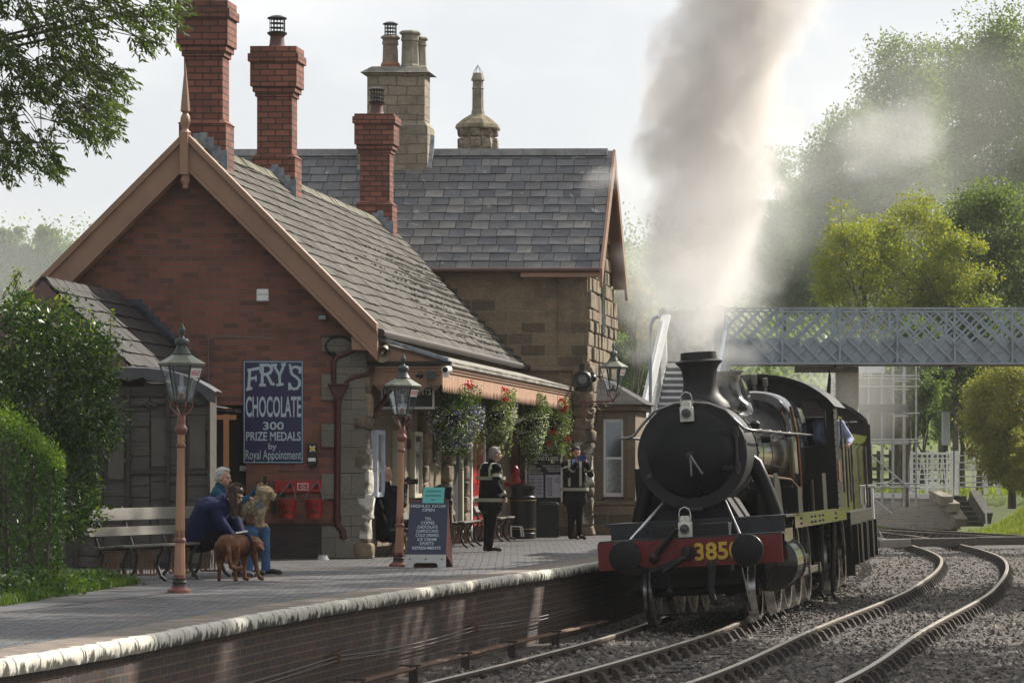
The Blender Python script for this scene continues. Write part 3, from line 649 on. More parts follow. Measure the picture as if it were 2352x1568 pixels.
# downpipes on the gable corner
pp = tag(bpy.data.objects.new('downpipe', None)); COL.objects.link(pp); pp.parent = bb
def gp(x, y, off=-.09): # a picture point on the gable front plane
    p = at(x, y, 50.7+off); return p-bb.location
mb = MB(); r_ = 6.5/148
mb.tube([gp(866,752,-.2), gp(862,775,-.2), gp(845,786,-.15), gp(800,810), gp(775,820), gp(767,832), gp(767,884)], r_, 10); mb.tube([gp(856,838,-.14), gp(856,852,-.12), gp(848,858), gp(808,868), gp(797,874), gp(794,886)], r_*.9, 10)
mb.build('upper_pipe', maroon, pp, smooth=50)
mb = MB(); a = gp(756,885); b_ = gp(801,885); c1_ = gp(768,915); c2_ = gp(786,915)
dY = Vector((0,.13,0)); f_ = Vector((0,-.06,0)); mb.hexa([c1_+f_, c2_+f_, c2_+dY, c1_+dY], [a+f_, b_+f_, b_+dY, a+dY]); mb.hexa([a+f_*1.4-Vector((.02,0,0)), b_+f_*1.4+Vector((.02,0,0)), b_+dY, a+dY], [x+Vector((0,0,.03)) for x in (a+f_*1.4-Vector((.02,0,0)), b_+f_*1.4+Vector((.02,0,0)), b_+dY, a+dY)])
mb.build('hopper', maroon, pp, bevel=.008)
mb = MB(); mb.tube([gp(776,912), gp(774,1195), gp(776,1206), gp(787,1219), gp(789,1236)], 8.2/148, 10); mb.lathe([(.07,-.03),(.07,.03)], gp(776,925), 10); mb.lathe([(.07,-.03),(.07,.03)], gp(774,1190), 10)
mb.build('lower_pipe', maroon, pp, smooth=50)
mb = MB(); mb.tube([gp(881,806,-.06), gp(820,807,-.06), gp(815,815,-.07), gp(815,1255,-.07)], 2.6/148, 6); mb.tube([gp(833,880,-.07), gp(827,895,-.09), gp(826,1120,-.1)], .008, 5); mb.build('conduit', maroon, pp)
# porch in front of the dark side door
po = thing('porch', 'small side porch with orange post and thin white edged roof', 'porch', at(520, 1285, 49.6))
p0 = at(484, 940, 49.6); p1 = at(541, 946, 49.6)
mb = MB(); mb.hexa([p0, p1, p1+Vector((0,1.1,0)), p0+Vector((0,1.1,0))], [p+Vector((0,0,.05)) for p in (p0, p1, p1+Vector((0,1.1,0)), p0+Vector((0,1.1,0)))]); mb.build('roof', maroon, po, world=True)
mb = MB(); q0, q1 = p0+Vector((0,-.015,.052)), p1+Vector((-.12,-.015,.052)); mb.hexa([q0, q1, q1+Vector((0,.8,0)), q0+Vector((0,.8,0))], [p+Vector((0,0,.02)) for p in (q0, q1, q1+Vector((0,.8,0)), q0+Vector((0,.8,0)))]); mb.build('roof_edge', white_paint, po, world=True)
mb = MB(); p = at(519, 1000, 49.6); mb.box(p.x-.04, p.x+.04, 49.6, 49.68, 0, 2.22); mb.box(p0.x, p.x+.15, 49.61, 49.67, 2.14, 2.21); mb.build('post', orange_paint, po, world=True)
# gabled lean-to in front of the gable
le = bthing('gabled_outhouse', 'small gabled outhouse with dark slate roof and dull pink bargeboard against brick gable', 'outhouse', (-1.5, -2, 0))
LZ, LU, LW = 4.08, -1.1, 1.45
mb = MB()
for s in (-1, 1):
    n1, n2 = 6, 10; vs = []
    for i in range(n1+1):
        for j in range(n2+1):
            f = i/n1; vs.append((LU+s*LW*f, -4.25+4.25*j/n2, LZ-LW*f+.03*mnoise.noise((j*.5, i*.6, s))))
    q = [(i*(n2+1)+j, i*(n2+1)+j+1, (i+1)*(n2+1)+j+1, (i+1)*(n2+1)+j) for i in range(n1) for j in range(n2)]
    mb.mesh(vs, [tuple(reversed(x)) for x in q] if s > 0 else q)
mb.build('roof', underlay, le, Bm, True)
mb = MB(); slates(mb, lambda s, l, n: Vector((LU+s*.7071+n*.7071, -4.27+l, LZ-s*.7071+n*.7071+.02)), 7, LW*1.4142/7, .30, 0, 4.25, lift=.02, seed=9); mb.build('slates', dark_geo, le, Bm, True)
mb = MB()
for k in range(9): v_ = -4.27+k*.47; mb.hexa([(LU-.14,v_,LZ-.1),(LU+.14,v_,LZ-.1),(LU+.14,v_+.46,LZ-.1),(LU-.14,v_+.46,LZ-.1)], [(LU-.03,v_,LZ+.05),(LU+.03,v_,LZ+.05),(LU+.03,v_+.46,LZ+.04),(LU-.03,v_+.46,LZ+.04)])
mb.build('ridge_tiles', slate_dark, le, Bm, True)
mb = MB()
for s in (-1, 1): mb.hexa([(LU,-4.3,LZ-.52),(LU+s*LW,-4.3,LZ-LW-.52),(LU+s*LW,-4.22,LZ-LW-.52),(LU,-4.22,LZ-.52)], [(LU,-4.3,LZ-.02),(LU+s*LW,-4.3,LZ-LW-.02),(LU+s*LW,-4.22,LZ-LW-.02),(LU,-4.22,LZ-.02)])
mb.build('bargeboard', pink_paint, le, Bm, True)
mb = MB(); mb.hexa([(LU-1.3,-4.2,0),(LU+1.3,-4.2,0),(LU+1.3,0,0),(LU-1.3,0,0)], [(LU-1.3,-4.2,2.7),(LU+1.3,-4.2,2.7),(LU+1.3,0,2.7),(LU-1.3,0,2.7)]); mb.face([(LU-1.3,-4.2,2.7),(LU+1.3,-4.2,2.7),(LU,-4.2,4.0)])
mb.build('wall', timber_grey, le, Bm, True)
mb = MB(); 
for k in range(11): z0 = 3.62-(k-3)*.088; x0 = LU+.42+(k-3)*.088; mb.box(x0-.14, x0+.20, -.02, -.004, z0-.08, z0+.14)
mb.build('flashing', lead_dark, le, Bm, True)
# old van body used as a shed
vb = thing('van_body', 'grounded old grey wooden goods van body with curved dark roof beside the lean-to', 'shed', at(300, 1304, 45.8))
VY = 45.8; vx = lambda x: (x-1176)*VY/F; vz = lambda y: 1.4+(1075-y)*VY/F
mb = MB(); mb.box(vx(112), vx(484), VY, VY+.9, 0, vz(888)); mb.build('wall', timber_grey, vb, world=True)
mb = MB(); rr = random.Random(5)
for (xa, xb) in ((180,228),(238,292),(300,344),(347,384),(390,428),(431,478)):
    y = 912
    while y < 1290:
        h = rr.choice((9,12,34,38,42)) if y < 960 else rr.choice((26,34,42)); t0 = rr.uniform(-2,2)
        mb.hexa([(vx(xa),VY-.03-.02*rr.random(),vz(y+h-1.5)),(vx(xb),VY-.03-.02*rr.random(),vz(y+h-1.5+t0)),(vx(xb),VY-.004,vz(y+h-1.5+t0)),(vx(xa),VY-.004,vz(y+h-1.5))], [(vx(xa),VY-.03,vz(y)),(vx(xb),VY-.03,vz(y+t0)),(vx(xb),VY-.004,vz(y+t0)),(vx(xa),VY-.004,vz(y))]); y += h
mb.build('planking', timber_grey, vb, world=True)
mb = MB()
for x, w_ in ((177,7),(233,8),(296,7),(387,6),(481,6)): mb.box(vx(x-w_/2), vx(x+w_/2), VY-.10, VY-.002, 0, vz(893))
for xa, xb, y in ((112,484,905),(300,478,1083)): mb.box(vx(xa), vx(xb), VY-.07, VY-.001, vz(y+5), vz(y-4))
mb.build('framing', M('dark_frame_timber', (.045,.04,.035), .8, var=.3, bump=.5), vb, world=True)
mb = MB()
for x, y0, y1 in ((349,965,1070),(437,970,1075),(250,980,1100)): mb.cut(); mb.box(vx(x), vx(x+36), VY-.075, VY-.056, vz(y1), vz(y0))
mb.build('patch_board', split=True, mats=M('patch_timber', (.085,.078,.068), .75, var=.2, scale=3, dirt=(.55,.54,.5), dpos=(.66,.69), stretch=(2,1,.7)), parent=vb, world=True)
mb = MB()
for x in (300,384,478):
    for y in (985,1052,1150): mb.cut(); mb.box(vx(x-5), vx(x+5), VY-.12, VY-.09, vz(y+5), vz(y-5))
for k in range(9): mb.cut(); mb.tube([(vx(300+20*k), VY-.06, vz(930+rr.uniform(-6,6))), (vx(312+20*k), VY-.065, vz(930+rr.uniform(-6,6))), (vx(322+20*k), VY-.06, vz(932+rr.uniform(-6,6)))], .022, 6)
mb.build('ironwork', M('ironwork', (.03,.028,.026), .6), vb, world=True, split=True)
mb = MB(); vs = []; n_ = 24
for j, y_ in enumerate((VY-.16, VY+.0, VY+.95)):
    for i in range(n_+1):
        t_ = i/n_*2-1; x = vx(298)+t_*1.22; z_ = vz(868)+.14*(1-t_*t_)-.20*abs(t_)**3; vs.append((x, y_, z_+(.02 if j else 0)))
for i in range(n_+1):
    x, y_, z_ = vs[i]; vs.append((x, y_, z_-.16-.03*math.sin(i*1.7)))
m_ = n_+1
mb.mesh(vs, [(j*m_+i, j*m_+i+1, (j+1)*m_+i+1, (j+1)*m_+i) for j in range(2) for i in range(n_)]+[(3*m_+i, 3*m_+i+1, i+1, i) for i in range(n_)])
mb.build('roof', M('roof_felt', (.075,.075,.09), .55, var=.25, scale=4, bump=.3), vb, world=True, smooth=50)
# ------------------------------------------------------------------ the stone house
sh = bthing('stone_house', 'sandstone station house with slate roof, stone stacks and bay window behind brick building', 'building', (0, 17.3, 0))
u0, u1, v0, v1, ez = -4.4, 4.21, 17.3, 22.1, 5.5; vm = (v0+v1)/2; rz = 8.22
mb = MB(); mb.face([(u0,v0,0),(u1,v0,0),(u1,v0,ez),(u0,v0,ez)]); mb.face([(u0,v1,0),(u0,v0,0),(u0,v0,ez),(u0,vm,rz-.1),(u0,v1,ez)]); mb.face([(u1,v1,0),(u0,v1,0),(u0,v1,ez),(u1,v1,ez)])
mb.face([(u1,v0,0),(u1,v1,0),(u1,v1,ez),(u1,vm,rz-.15),(u1,v0,ez)])
mb.build('wall', stone_wall, sh, Bm, True)
mb = MB(); rr = random.Random(11); z = .05; k = 0
while z < 7.2:
    h = rr.choice((.24,.3,.36)); 
    lim = 0 if z+h < ez-.15 else (z+h+.15-ez)/(rz-ez)*(vm-v0)+.05
    v_ = v0+lim-.03
    while v_ < v1-lim:
        w_ = rr.uniform(.35,.75)
        if not (z > 4.4 and z < 6.1 and abs(v_-vm+.2) < .35): mb.box(u1-.05, u1+rr.uniform(.02,.10), v_+.01, v_+w_-.01, z+.01, z+h-.012)
        v_ += w_
    z += h
mb.build('rock_faced_stone', stone_rough, sh, Bm, True, bevel=.025)
mb = MB(); mb.box(u1-.6, u1+.02, v0-.035, v0+.2, 3.0, 5.45); mb.box(BW+.4, u1+.08, v0-.09, v0+.1, 3.42, 3.58); mb.box(u0, u1+.02, v0-.02, v0+.1, 5.42, 5.52); mb.build('dressings', stone_wall, sh, Bm, True, bevel=.012)
mb = MB(); rr = random.Random(8)
z = 0
while z < 3.4: h = rr.choice((.2,.26,.34)); mb.rock((u1-.08, v0+.03, z+h/2), (.20+.06*rr.random(), .13, h/2+.01), .4, .36); z += h
o = mb.build('rough_corner_stone', [stone_rough, whitewash], sh, Bm, True, smooth=60)
for p in o.data.polygons:
    if .25 < p.center.z < 1.95 and mnoise.noise(p.center*2.2) > -.25: p.material_index = 1
mb = MB(); o_ = .42
for s in (-1, 1):
    ve = vm+s*(vm-v0+.22); zee = ez+.02
    a = [(u0-.3, vm, rz), (u1+.29, vm, rz), (u1+.29, ve, zee), (u0-.3, ve, zee)]
    mb.face(a if s > 0 else a[::-1]); b_ = [(x, y, z-.06) for x, y, z in a]; mb.face(b_[::-1] if s > 0 else b_)
    mb.face([a[1], a[2], b_[2], b_[1]] if s > 0 else [b_[1], b_[2], a[2], a[1]]); mb.face([a[2], a[3], b_[3], b_[2]])
mb.build('roof', underlay, sh, Bm, True)
hp_, vp_ = rz-ez-.02, vm-v0+.22; sl_ = math.hypot(hp_, vp_)
mb = MB(); slates(mb, lambda s, l, n: Vector((u0-.3+l, vm-s*vp_/sl_-n*hp_/sl_, rz-s*hp_/sl_+n*vp_/sl_+.004)), 15, sl_/15, .35, 0, u1-u0+.58, lift=.012, seed=6); mb.build('slates', slate_geo, sh, Bm, True)
mb = MB()
for k in range(20): x = u0-.3+k*.455; mb.hexa([(x,vm-.16,rz-.1),(x+.45,vm-.16,rz-.1),(x+.45,vm+.16,rz-.1),(x,vm+.16,rz-.1)], [(x,vm-.03,rz+.06),(x+.45,vm-.03,rz+.06),(x+.45,vm+.03,rz+.06),(x,vm+.03,rz+.06)])
mb.build('ridge_tiles', M('grey_ridge', (.19,.19,.195), .8, var=.25, dirt=(.12,.115,.10)), sh, Bm, True)
mb = MB()
for s in (-1, 1):
    ve = vm+s*(vm-v0+.25); 
    for (ua, ub, za, zb) in ((u1+.29, u1+.35, .04, -.36), (u1+.02, u1+.30, -.08, -.12)):
        mb.hexa([(ua,vm,rz+zb),(ub,vm,rz+zb),(ub,ve,ez+zb),(ua,ve,ez+zb)], [(ua,vm,rz+za),(ub,vm,rz+za),(ub,ve,ez+za),(ua,ve,ez+za)])
mb.box(BW+.25, u1+.30, v0-.27, v0-.02, ez-.14, ez-.05)
mb.build('bargeboard', salmon, sh, Bm, True, bevel=.006)
mb = MB(); mb.tube([(.6,v0-.26,ez+.0),(u1+.3,v0-.26,ez+.0)], .055, 8); mb.build('gutter', M('maroon_gutter', (.09,.035,.03), .5), sh, Bm, True, smooth=50)
# upper gable window
mb = MB(); cvw = vm-.2; pts = [(u1+.12,cvw-.3,4.3),(u1+.12,cvw+.3,4.3),(u1+.12,cvw+.3,5.6)]+[(u1+.12,cvw+.3*math.cos(a),5.6+.5*math.sin(a)) for a in (.5,1.0,1.57,2.1,2.6)]+[(u1+.12,cvw-.3,5.6)]
mb.face(pts); mb.build('window', M('dark_pane', (.02,.022,.025), .1), sh, Bm, True)
# stone stacks
def oct_pot(c, z, h, r, parent, m_):
    mb = MB(); mb.lathe([(r*1.15,z),(r*1.12,z+.06),(r,z+.1),(r*.92,z+h*.72),(r*1.05,z+h*.74),(r*1.02,z+h*.78),(r*.95,z+h*.88),(r*1.22,z+h*.92),(r*1.2,z+h*.96),(r*.95,z+h)], c, 8, rot=.39)
    mb.build('chimney_pot', m_, parent, lambda p: Bm(p)-sh.location)
pot_m = M('stone_pot', (.27,.245,.19), .85, var=.3, scale=5, dirt=(.16,.15,.12), dpos=(.5,.65))
def SB(p): return Bm(p)-sh.location
uc, vc = -.12, 19.75; a, b_ = .62, .36
mb = MB(); mb.box(uc-a-.2, uc+a+.08, vc-b_-.12, vc+b_+.12, 6.2, 8.72); mb.hexa([(uc-a-.2,vc-b_-.12,8.72),(uc+a+.08,vc-b_-.12,8.72),(uc+a+.08,vc+b_+.12,8.72),(uc-a-.2,vc+b_+.12,8.72)], [(uc-a,vc-b_,8.86),(uc+a,vc-b_,8.86),(uc+a,vc+b_,8.86),(uc-a,vc+b_,8.86)]); mb.box(uc-a, uc+a, vc-b_, vc+b_, 8.86, 9.9)
st = mb.build('chimney', stone_stack, sh, Bm, True, bevel=.02)
mb = MB()
for k in range(3):
    e = .13-.07*k; z = 9.88+.05*k; mb.hexa([(uc-a-e,vc-b_-e,z),(uc+a+e,vc-b_-e,z),(uc+a+e,vc+b_+e,z),(uc-a-e,vc+b_+e,z)], [(uc-a-e+.08,vc-b_-e+.08,z+.05),(uc+a+e-.08,vc-b_-e+.08,z+.05),(uc+a+e-.08,vc+b_+e-.08,z+.05),(uc-a-e+.08,vc+b_+e-.08,z+.05)])
mb.build('cap_slabs', M('cap_slate', (.2,.19,.16), .9, var=.4, bump=.6), st, SB)
oct_pot((uc-.18,vc,0), 10.0, .72, .175, st, M('brown_pot', (.24,.19,.145), .85, var=.3)); oct_pot((uc+.25,vc-.02,0), 10.0, .82, .195, st, pot_m); oct_pot((uc+.4,vc+.2,0), 10.0, .72, .17, st, pot_m)
cowl(10.72, (uc-.18,vc,0), .13, st, 1, sh)
mb = MB(); mb.lathe([(.2,10.04),(.21,10.09),(.19,10.14)], (uc-.18,vc,0), 14); mb.build('pot_collar', clay_pot, st, SB)
mb = MB(); mb.box(uc-a-.28, uc+a+.14, vc-b_-.19, vc-b_-.125, 7.45, 7.66); mb.hexa([(uc+a+.08,vc-b_-.1,7.5),(uc+a+.16,vc-b_-.1,7.5),(uc+a+.16,vm,8.3),(uc+a+.08,vm,8.3)], [(uc+a+.08,vc-b_-.1,7.85),(uc+a+.16,vc-b_-.1,7.8),(uc+a+.16,vm,8.55),(uc+a+.08,vm,8.6)]); mb.build('flashing', lead, st, SB)
uc, vc = .97, 24.0
mb = MB(); mb.lathe([(.40,7.4),(.40,9.15)], (uc,vc,0), 8, rot=.39); rr = random.Random(2)
for k in range(6):
    for j in range(8): a = j*.785; mb.rock((uc+.36*math.cos(a), vc+.36*math.sin(a), 7.6+k*.3), (.11,.11,.145), .3, .5, 8, 6)
st = mb.build('chimney', stone_stack, sh, Bm, True, smooth=40)
mb = MB(); mb.lathe([(.50,9.12),(.53,9.16),(.50,9.24),(.36,9.36),(.20,9.46),(.16,9.48)], (uc,vc,0), 8, rot=.39); mb.build('cap_slabs', M('mossy_cap', (.21,.175,.115), .9, var=.45, bump=.8), st, SB)
mb = MB(); mb.lathe([(.16,9.45),(.145,9.55),(.13,9.6),(.125,10.05),(.14,10.07),(.12,10.12),(.12,10.24),(.16,10.26),(.11,10.42),(.1,10.43)], (uc,vc,0), 8); mb.build('chimney_pot', pot_m, st, SB)
mb = MB()
for j in range(6): a = j*1.047; mb.tube([(uc+.12*math.cos(a),vc+.12*math.sin(a),10.42),(uc,vc,10.62)], .006, 4)
mb.build('bird_guard', M('guard_wire', (.3,.3,.3), .4, .8), st, SB)
# bay window
bw = tag(bpy.data.objects.new('bay_window', None)); COL.objects.link(bw); bw.parent = sh
bx0, bx1, bv0, bv1 = u1+.02, 5.12, 18.35, 20.8
wx0, wx1 = 4.44, 4.86; 
mb = MB(); mb.box(bx0, bx1+.04, bv0-.06, bv1, 0, .62); mb.box(bx0, bx1+.06, bv0-.08, bv1, .62, .72); mb.build('base', stone_wall, bw, SB, bevel=.02)
mb = MB(); mb.box(bx0, wx0, bv0, bv0+.3, .72, 2.62); mb.box(wx1, bx1, bv0, bv0+.3, .72, 2.62); mb.box(wx0, wx1, bv0, bv0+.3, 2.45, 2.62); mb.box(bx1-.3, bx1, bv0+.3, bv1, .72, 2.62); mb.box(wx1+.08, bx1-.05, bv0-.03, bv0, .78, 2.58); mb.box(bx0, bx1+.10, bv0-.10, bv1+.1, 2.62, 2.75); mb.build('frame_stone', stone_smooth, bw, SB, bevel=.012)
mb = MB(); mb.hexa([(bx0-.1,bv0-.22,2.75),(bx1+.24,bv0-.22,2.75),(bx1+.24,bv1+.2,2.75),(bx0-.1,bv1+.2,2.75)], [(bx0-.1,bv0+.5,3.28),(bx0+.22,bv0+.5,3.28),(bx0+.22,bv1-.4,3.28),(bx0-.1,bv1-.4,3.28)]); mb.build('roof', slate_dark, bw, SB)
mb = MB()
for (a, b2, c, d) in ((wx0, wx0+.045, .80, 2.45), (wx1-.045, wx1, .80, 2.45), (wx0+.045, wx1-.045, .80, .88), (wx0+.045, wx1-.045, 2.38, 2.45), (wx0+.045, wx1-.045, 1.59, 1.64)): mb.box(a, b2, bv0+.05, bv0+.10, c, d)
sa = mb.build('sash', white_paint, bw, SB)
mb = MB(); mb.face([(wx0,bv0+.09,.82),(wx1,bv0+.09,.82),(wx1,bv0+.09,2.42),(wx0,bv0+.09,2.42)]); mb.build('pane', glass_dark, sa, SB)
mb = MB(); mb.face([(wx0,bv0+.3,.82),(wx1,bv0+.3,.82),(wx1,bv0+.3,2.42),(wx0,bv0+.3,2.42)]); mb.build('room_dark', M('dark_interior', (.05,.035,.028), .9), bw, SB)
mb = MB(); 
for k in range(9): x = wx0+.05+k*.037; mb.face([(x,bv0+.14+.02*(k % 2),.86),(x+.037,bv0+.14+.02*((k+1) % 2),.86),(x+.037,bv0+.14+.02*((k+1) % 2),1.6),(x,bv0+.14+.02*(k % 2),1.6)])
mb.build('lace_curtain', M('lace', (.55,.56,.56), .9, var=.35, scale=22), bw, SB)
mb = MB(); mb.box(wx0-.03, wx1+.03, bv0-.05, bv0+.05, .74, .80); mb.build('sill', maroon, bw, SB)
# ------------------------------------------------------------------ lamps
green_metal = M('green_bronze', (.05,.065,.058), .5, .2, var=.25); lamp_roof = M('lamp_roof_paint', (.16,.17,.135), .45, var=.15)
post_p = M('lamp_post_paint', (.40,.215,.13), .45, var=.1, scale=4, dirt=(.27,.13,.085), dpos=(.5,.75)); post_d = M('lamp_base_paint', (.20,.075,.06), .45, var=.15)
sign_red = M('red_lettering', (.45,.03,.03), .5, var=.02); sign_white = M('white_enamel', (.72,.72,.70), .35, var=.04)
def lantern(t, z0, k=1.0):
    # inverted six sided glass pyramid, roof, vent and finial; z0 is the underside
    def L_(h): return z0+h*k
    mb = MB(); mb.lathe([(.26*k,L_(.405)),(.27*k,L_(.43)),(.255*k,L_(.44)),(.10*k,L_(.53)),(.095*k,L_(.54))], n=6); mb.build('roof', lamp_roof, t)
    mb = MB(); mb.lathe([(.10,L_(.525)),(.105,L_(.54)),(.09,L_(.56)),(.06,L_(.62)),(.058,L_(.64)),(.08,L_(.645)),(.083,L_(.68)),(.07,L_(.705)),(.03,L_(.715)),(.022,L_(.73)),(.018,L_(.745)),(.038,L_(.785)),(.032,L_(.82)),(.012,L_(.86)),(.004,L_(.885))], n=16); mb.build('finial', green_metal, t, smooth=50)
    mb = MB()
    for j in range(6):
        a = j*math.pi/3; p, q = Vector((.125*k*math.cos(a), .125*k*math.sin(a), L_(.01))), Vector((.245*k*math.cos(a), .245*k*math.sin(a), L_(.41))); mb.bar(p, q, .016)
        a2 = a+math.pi/3; mb.bar(p, (.125*k*math.cos(a2), .125*k*math.sin(a2), L_(.01)), .018); mb.bar(q, (.245*k*math.cos(a2), .245*k*math.sin(a2), L_(.405)), .022)
    mb.lathe([(.13*k,L_(-.012)),(.13*k,L_(.006))], n=6); mb.build('lantern_frame', green_metal, t)
    mb = MB()
    for j in range(6):
        a, a2 = j*math.pi/3, (j+1)*math.pi/3
        mb.face([(.122*k*math.cos(a),.122*k*math.sin(a),L_(.01)),(.122*k*math.cos(a2),.122*k*math.sin(a2),L_(.01)),(.24*k*math.cos(a2),.24*k*math.sin(a2),L_(.4)),(.24*k*math.cos(a),.24*k*math.sin(a),L_(.4))])
    mb.build('glass', glass_lamp, t)
    mb = MB(); mb.lathe([(.05,L_(.006)),(.05,L_(.03)),(.03,L_(.06)),(.035,L_(.09)),(.02,L_(.1))], n=12); mb.build('burner', M('burner', (.16,.10,.06), .4, .6) if 'burner' not in bpy.data.materials else bpy.data.materials['burner'], t, smooth=50)
    mb = MB(); mb.lathe([(.028,L_(.1)),(.042,L_(.14)),(.025,L_(.19)),(.024,L_(.31))], n=12); mb.build('chimney_glass', glass_lamp, t, smooth=50)
    mb = MB(); mt = MB()
    a, a2 = -math.pi/3, 0                    # pane on the right of the front pane carries the name
    def pane(f, h, e=.006):
        rr_ = .122*k+(.24-.122)*k*(h-.01)/.39+e; p, q = Vector((rr_*math.cos(a), rr_*math.sin(a), L_(h))), Vector((rr_*math.cos(a2), rr_*math.sin(a2), L_(h))); return p+(q-p)*f
    mb.face([pane(.06,.27),pane(.94,.27),pane(.94,.375),pane(.06,.375)]); pl_ = mb.build('name_plate', sign_white, t)
    text(mt, 'HIGHLEY', pane(.5,.295,.011), (pane(1,.3)-pane(0,.3)).normalized(), (pane(.5,.37)-pane(.5,.29)).normalized(), (pane(.94,.3)-pane(.06,.3)).length*.86, .055); mt.build('lettering', sign_red, pl_)
def post_lamp(label, loc, lean=(0,0), rz=0):
    t = thing('street_lamp', label, 'lamp', loc, rz, group='platform lamps'); t.rotation_euler = (lean[0], lean[1], rz)
    mb = MB(); mb.lathe([(.14,0),(.135,.03),(.095,.05),(.085,.075)], n=16); mb.lathe([(.072,.16),(.07,.2)], n=8); mb.build('base', post_d, t, smooth=40)
    mb = MB(); mb.lathe([(.088,.07),(.078,.10),(.088,.115),(.075,.14),(.08,.16)], n=16); mb.build('base_collar', M('dark_collar', (.03,.02,.02), .5) if 'dark_collar' not in bpy.data.materials else bpy.data.materials['dark_collar'], t, smooth=40)
    mb = MB(); mb.lathe([(.066,.15),(.056,.62),(.050,.66),(.055,.7),(.043,1.62),(.042,1.8)], n=8, rot=.39); mb.build('post', post_p, t)
    mb = MB(); mb.lathe([(.06,.56),(.068,.575),(.068,.595),(.058,.61)], n=16); mb.lathe([(.048,1.63),(.054,1.645),(.054,1.66),(.046,1.675)], n=16); mb.lathe([(.045,1.78),(.062,1.80),(.074,1.83),(.070,1.855),(.05,1.88),(.046,1.9),(.05,1.96),(.04,1.99)], n=16); 
    for j in range(8): a = j*.785+.39; mb.face([(.058*math.cos(a-.3),.058*math.sin(a-.3),.62),(.058*math.cos(a+.3),.058*math.sin(a+.3),.62),(.056*math.cos(a),.056*math.sin(a),.72)])
    mb.build('collar', post_d, t, smooth=40)
    mb = MB()
    for j in range(4):
        a = j*math.pi/2+.5; c, s = math.cos(a), math.sin(a)
        mb.tube([(r*c, r*s, z) for r, z in ((.03,1.95),(.05,2.0),(.10,2.05),(.135,2.09),(.13,2.13),(.105,2.145),(.09,2.12),(.10,2.10))], .011, 6)
    mb.build('scroll_bracket', post_d, t, smooth=50)
    lantern(t, 2.15); return t
post_lamp('near tall platform lamp with salmon post standing in front of the slatted bench', at(412, 1360, 36.8), (0, R(.6)), R(0))
post_lamp('farther salmon platform lamp standing beside the refreshments notice board', at(916, 1300, 46.6), (0, R(1.3)), R(0))
# bracket lamp on the stone house corner
lp = at(1409, 920, 66.5); wl = thing('wall_lamp', 'lantern on an ornate iron bracket at the stone house corner', 'lamp', lp)
lantern(wl, .21, 1.12)
mb = MB()
for j in range(4):
    a = j*math.pi/2+.5; c, s = math.cos(a), math.sin(a); mb.tube([(r*c, r*s, z) for r, z in ((.015,0),(.05,.06),(.14,.13),(.15,.18),(.12,.2))], .012, 6)
mb.lathe([(.03,-.04),(.04,0),(.02,.05)], n=10)
mb.bar((0,0,-.01), (-.66,.6,-.02), .035); mb.bar((-.60,.55,.05), (-.60,.55,-.48), .05)
for r_, cx_, cz_ in ((.11,-.42,-.16),(.08,-.24,-.11),(.09,-.48,-.33),(.05,-.12,-.07)):
    mb.tube([(cx_+r_*math.cos(q*.5), cx_*-.9+r_*.0, cz_+r_*math.sin(q*.5)) for q in range(12)], .012, 5)
mb.build('bracket', M('bracket_red', (.17,.075,.05), .5, var=.3), wl, smooth=50)
# ------------------------------------------------------------------ things on the gable
GY = 50.7
def gat(x, y, off=0): return at(x, y, GY+off)
fs = thing('advert_sign', 'large blue enamel sign for chocolate with white lettering on the brick gable', 'sign', gat(628, 946, -.04))
blue_e = M('blue_enamel', (.012,.010,.075), .3, var=.25, scale=3, coat=.15); edge_b = M('blue_edge', (.04,.10,.22), .5); let_b = M('pale_blue_lettering', (.42,.52,.57), .4, var=.05)
mb = MB(); a, b_ = gat(559,828), gat(697,1064); mb.box(a.x, b_.x, GY-.05, GY-.02, b_.z, a.z); mb.build('panel', edge_b, fs, world=True)
mb = MB(); a2, b2 = gat(563,833), gat(693,1060); mb.box(a2.x, b2.x, GY-.054, GY-.05, b2.z, a2.z); mb.build('field', blue_e, fs, world=True)
mb = MB(); yb = GY-.058
for (x0, x1, y0, y1) in ((561,695.5,830,831.6),(561,695.5,1060.5,1062),(561,562.5,831.6,1060.5),(694,695.5,831.6,1060.5)): p, q = gat(x0,y0), gat(x1,y1); mb.box(p.x, q.x, yb, GY-.05, q.z, p.z)
def gtext(s, x, y, w, h, bold=.012): text(mb, s, gat(x, y, -.062), (1,0,0), (0,0,1), w/148 if w else None, h/148, .5, bold)
X_, Z_ = (1,0,0), (0,0,1); u1_ = 1/148
gl_n = 0
def gl(strokes, x, y, wd):
    global gl_n
    for st in strokes:
        for p_, q_ in zip(st, st[1:]): gl_n += 1; stroke(mb, [p_, q_], wd*u1_, gat(x, y, -.060-.00025*(gl_n % 40)), X_, Z_, u1_, u1_)
gl([[(0,0),(3,46)],[(-4,0),(7,3)],[(-1,44),(26,49)],[(2,24),(17,27)]], 571, 894, 6.5); gl([[(26,49),(27,38)],[(17,32),(17,19)]], 571, 894, 3)
gl([[(0,0),(1,46)],[(-5,0),(7,0)],[(-4,46),(14,46),(21,42),(22,35),(18,28),(10,25),(1,24)],[(11,25),(22,3),(27,2)]], 602, 884, 6.5)
gl([[(0,46),(13,22),(24,47)],[(13,22),(14,1)],[(7,0),(21,2)],[(-5,46),(6,46)],[(18,47),(26,48)]], 629, 884, 6)
gl([[(24,44),(20,50),(13,52),(5,49),(3,41),(7,34),(17,27),(23,20),(23,10),(17,2),(9,1),(2,6),(0,13)],[(25,51),(24,38)],[(0,0),(0,14)]], 665, 894, 6)
gl([[(-1,3),(3,3)],[(2,4),(1,-6)]], 665, 841, 4.5)
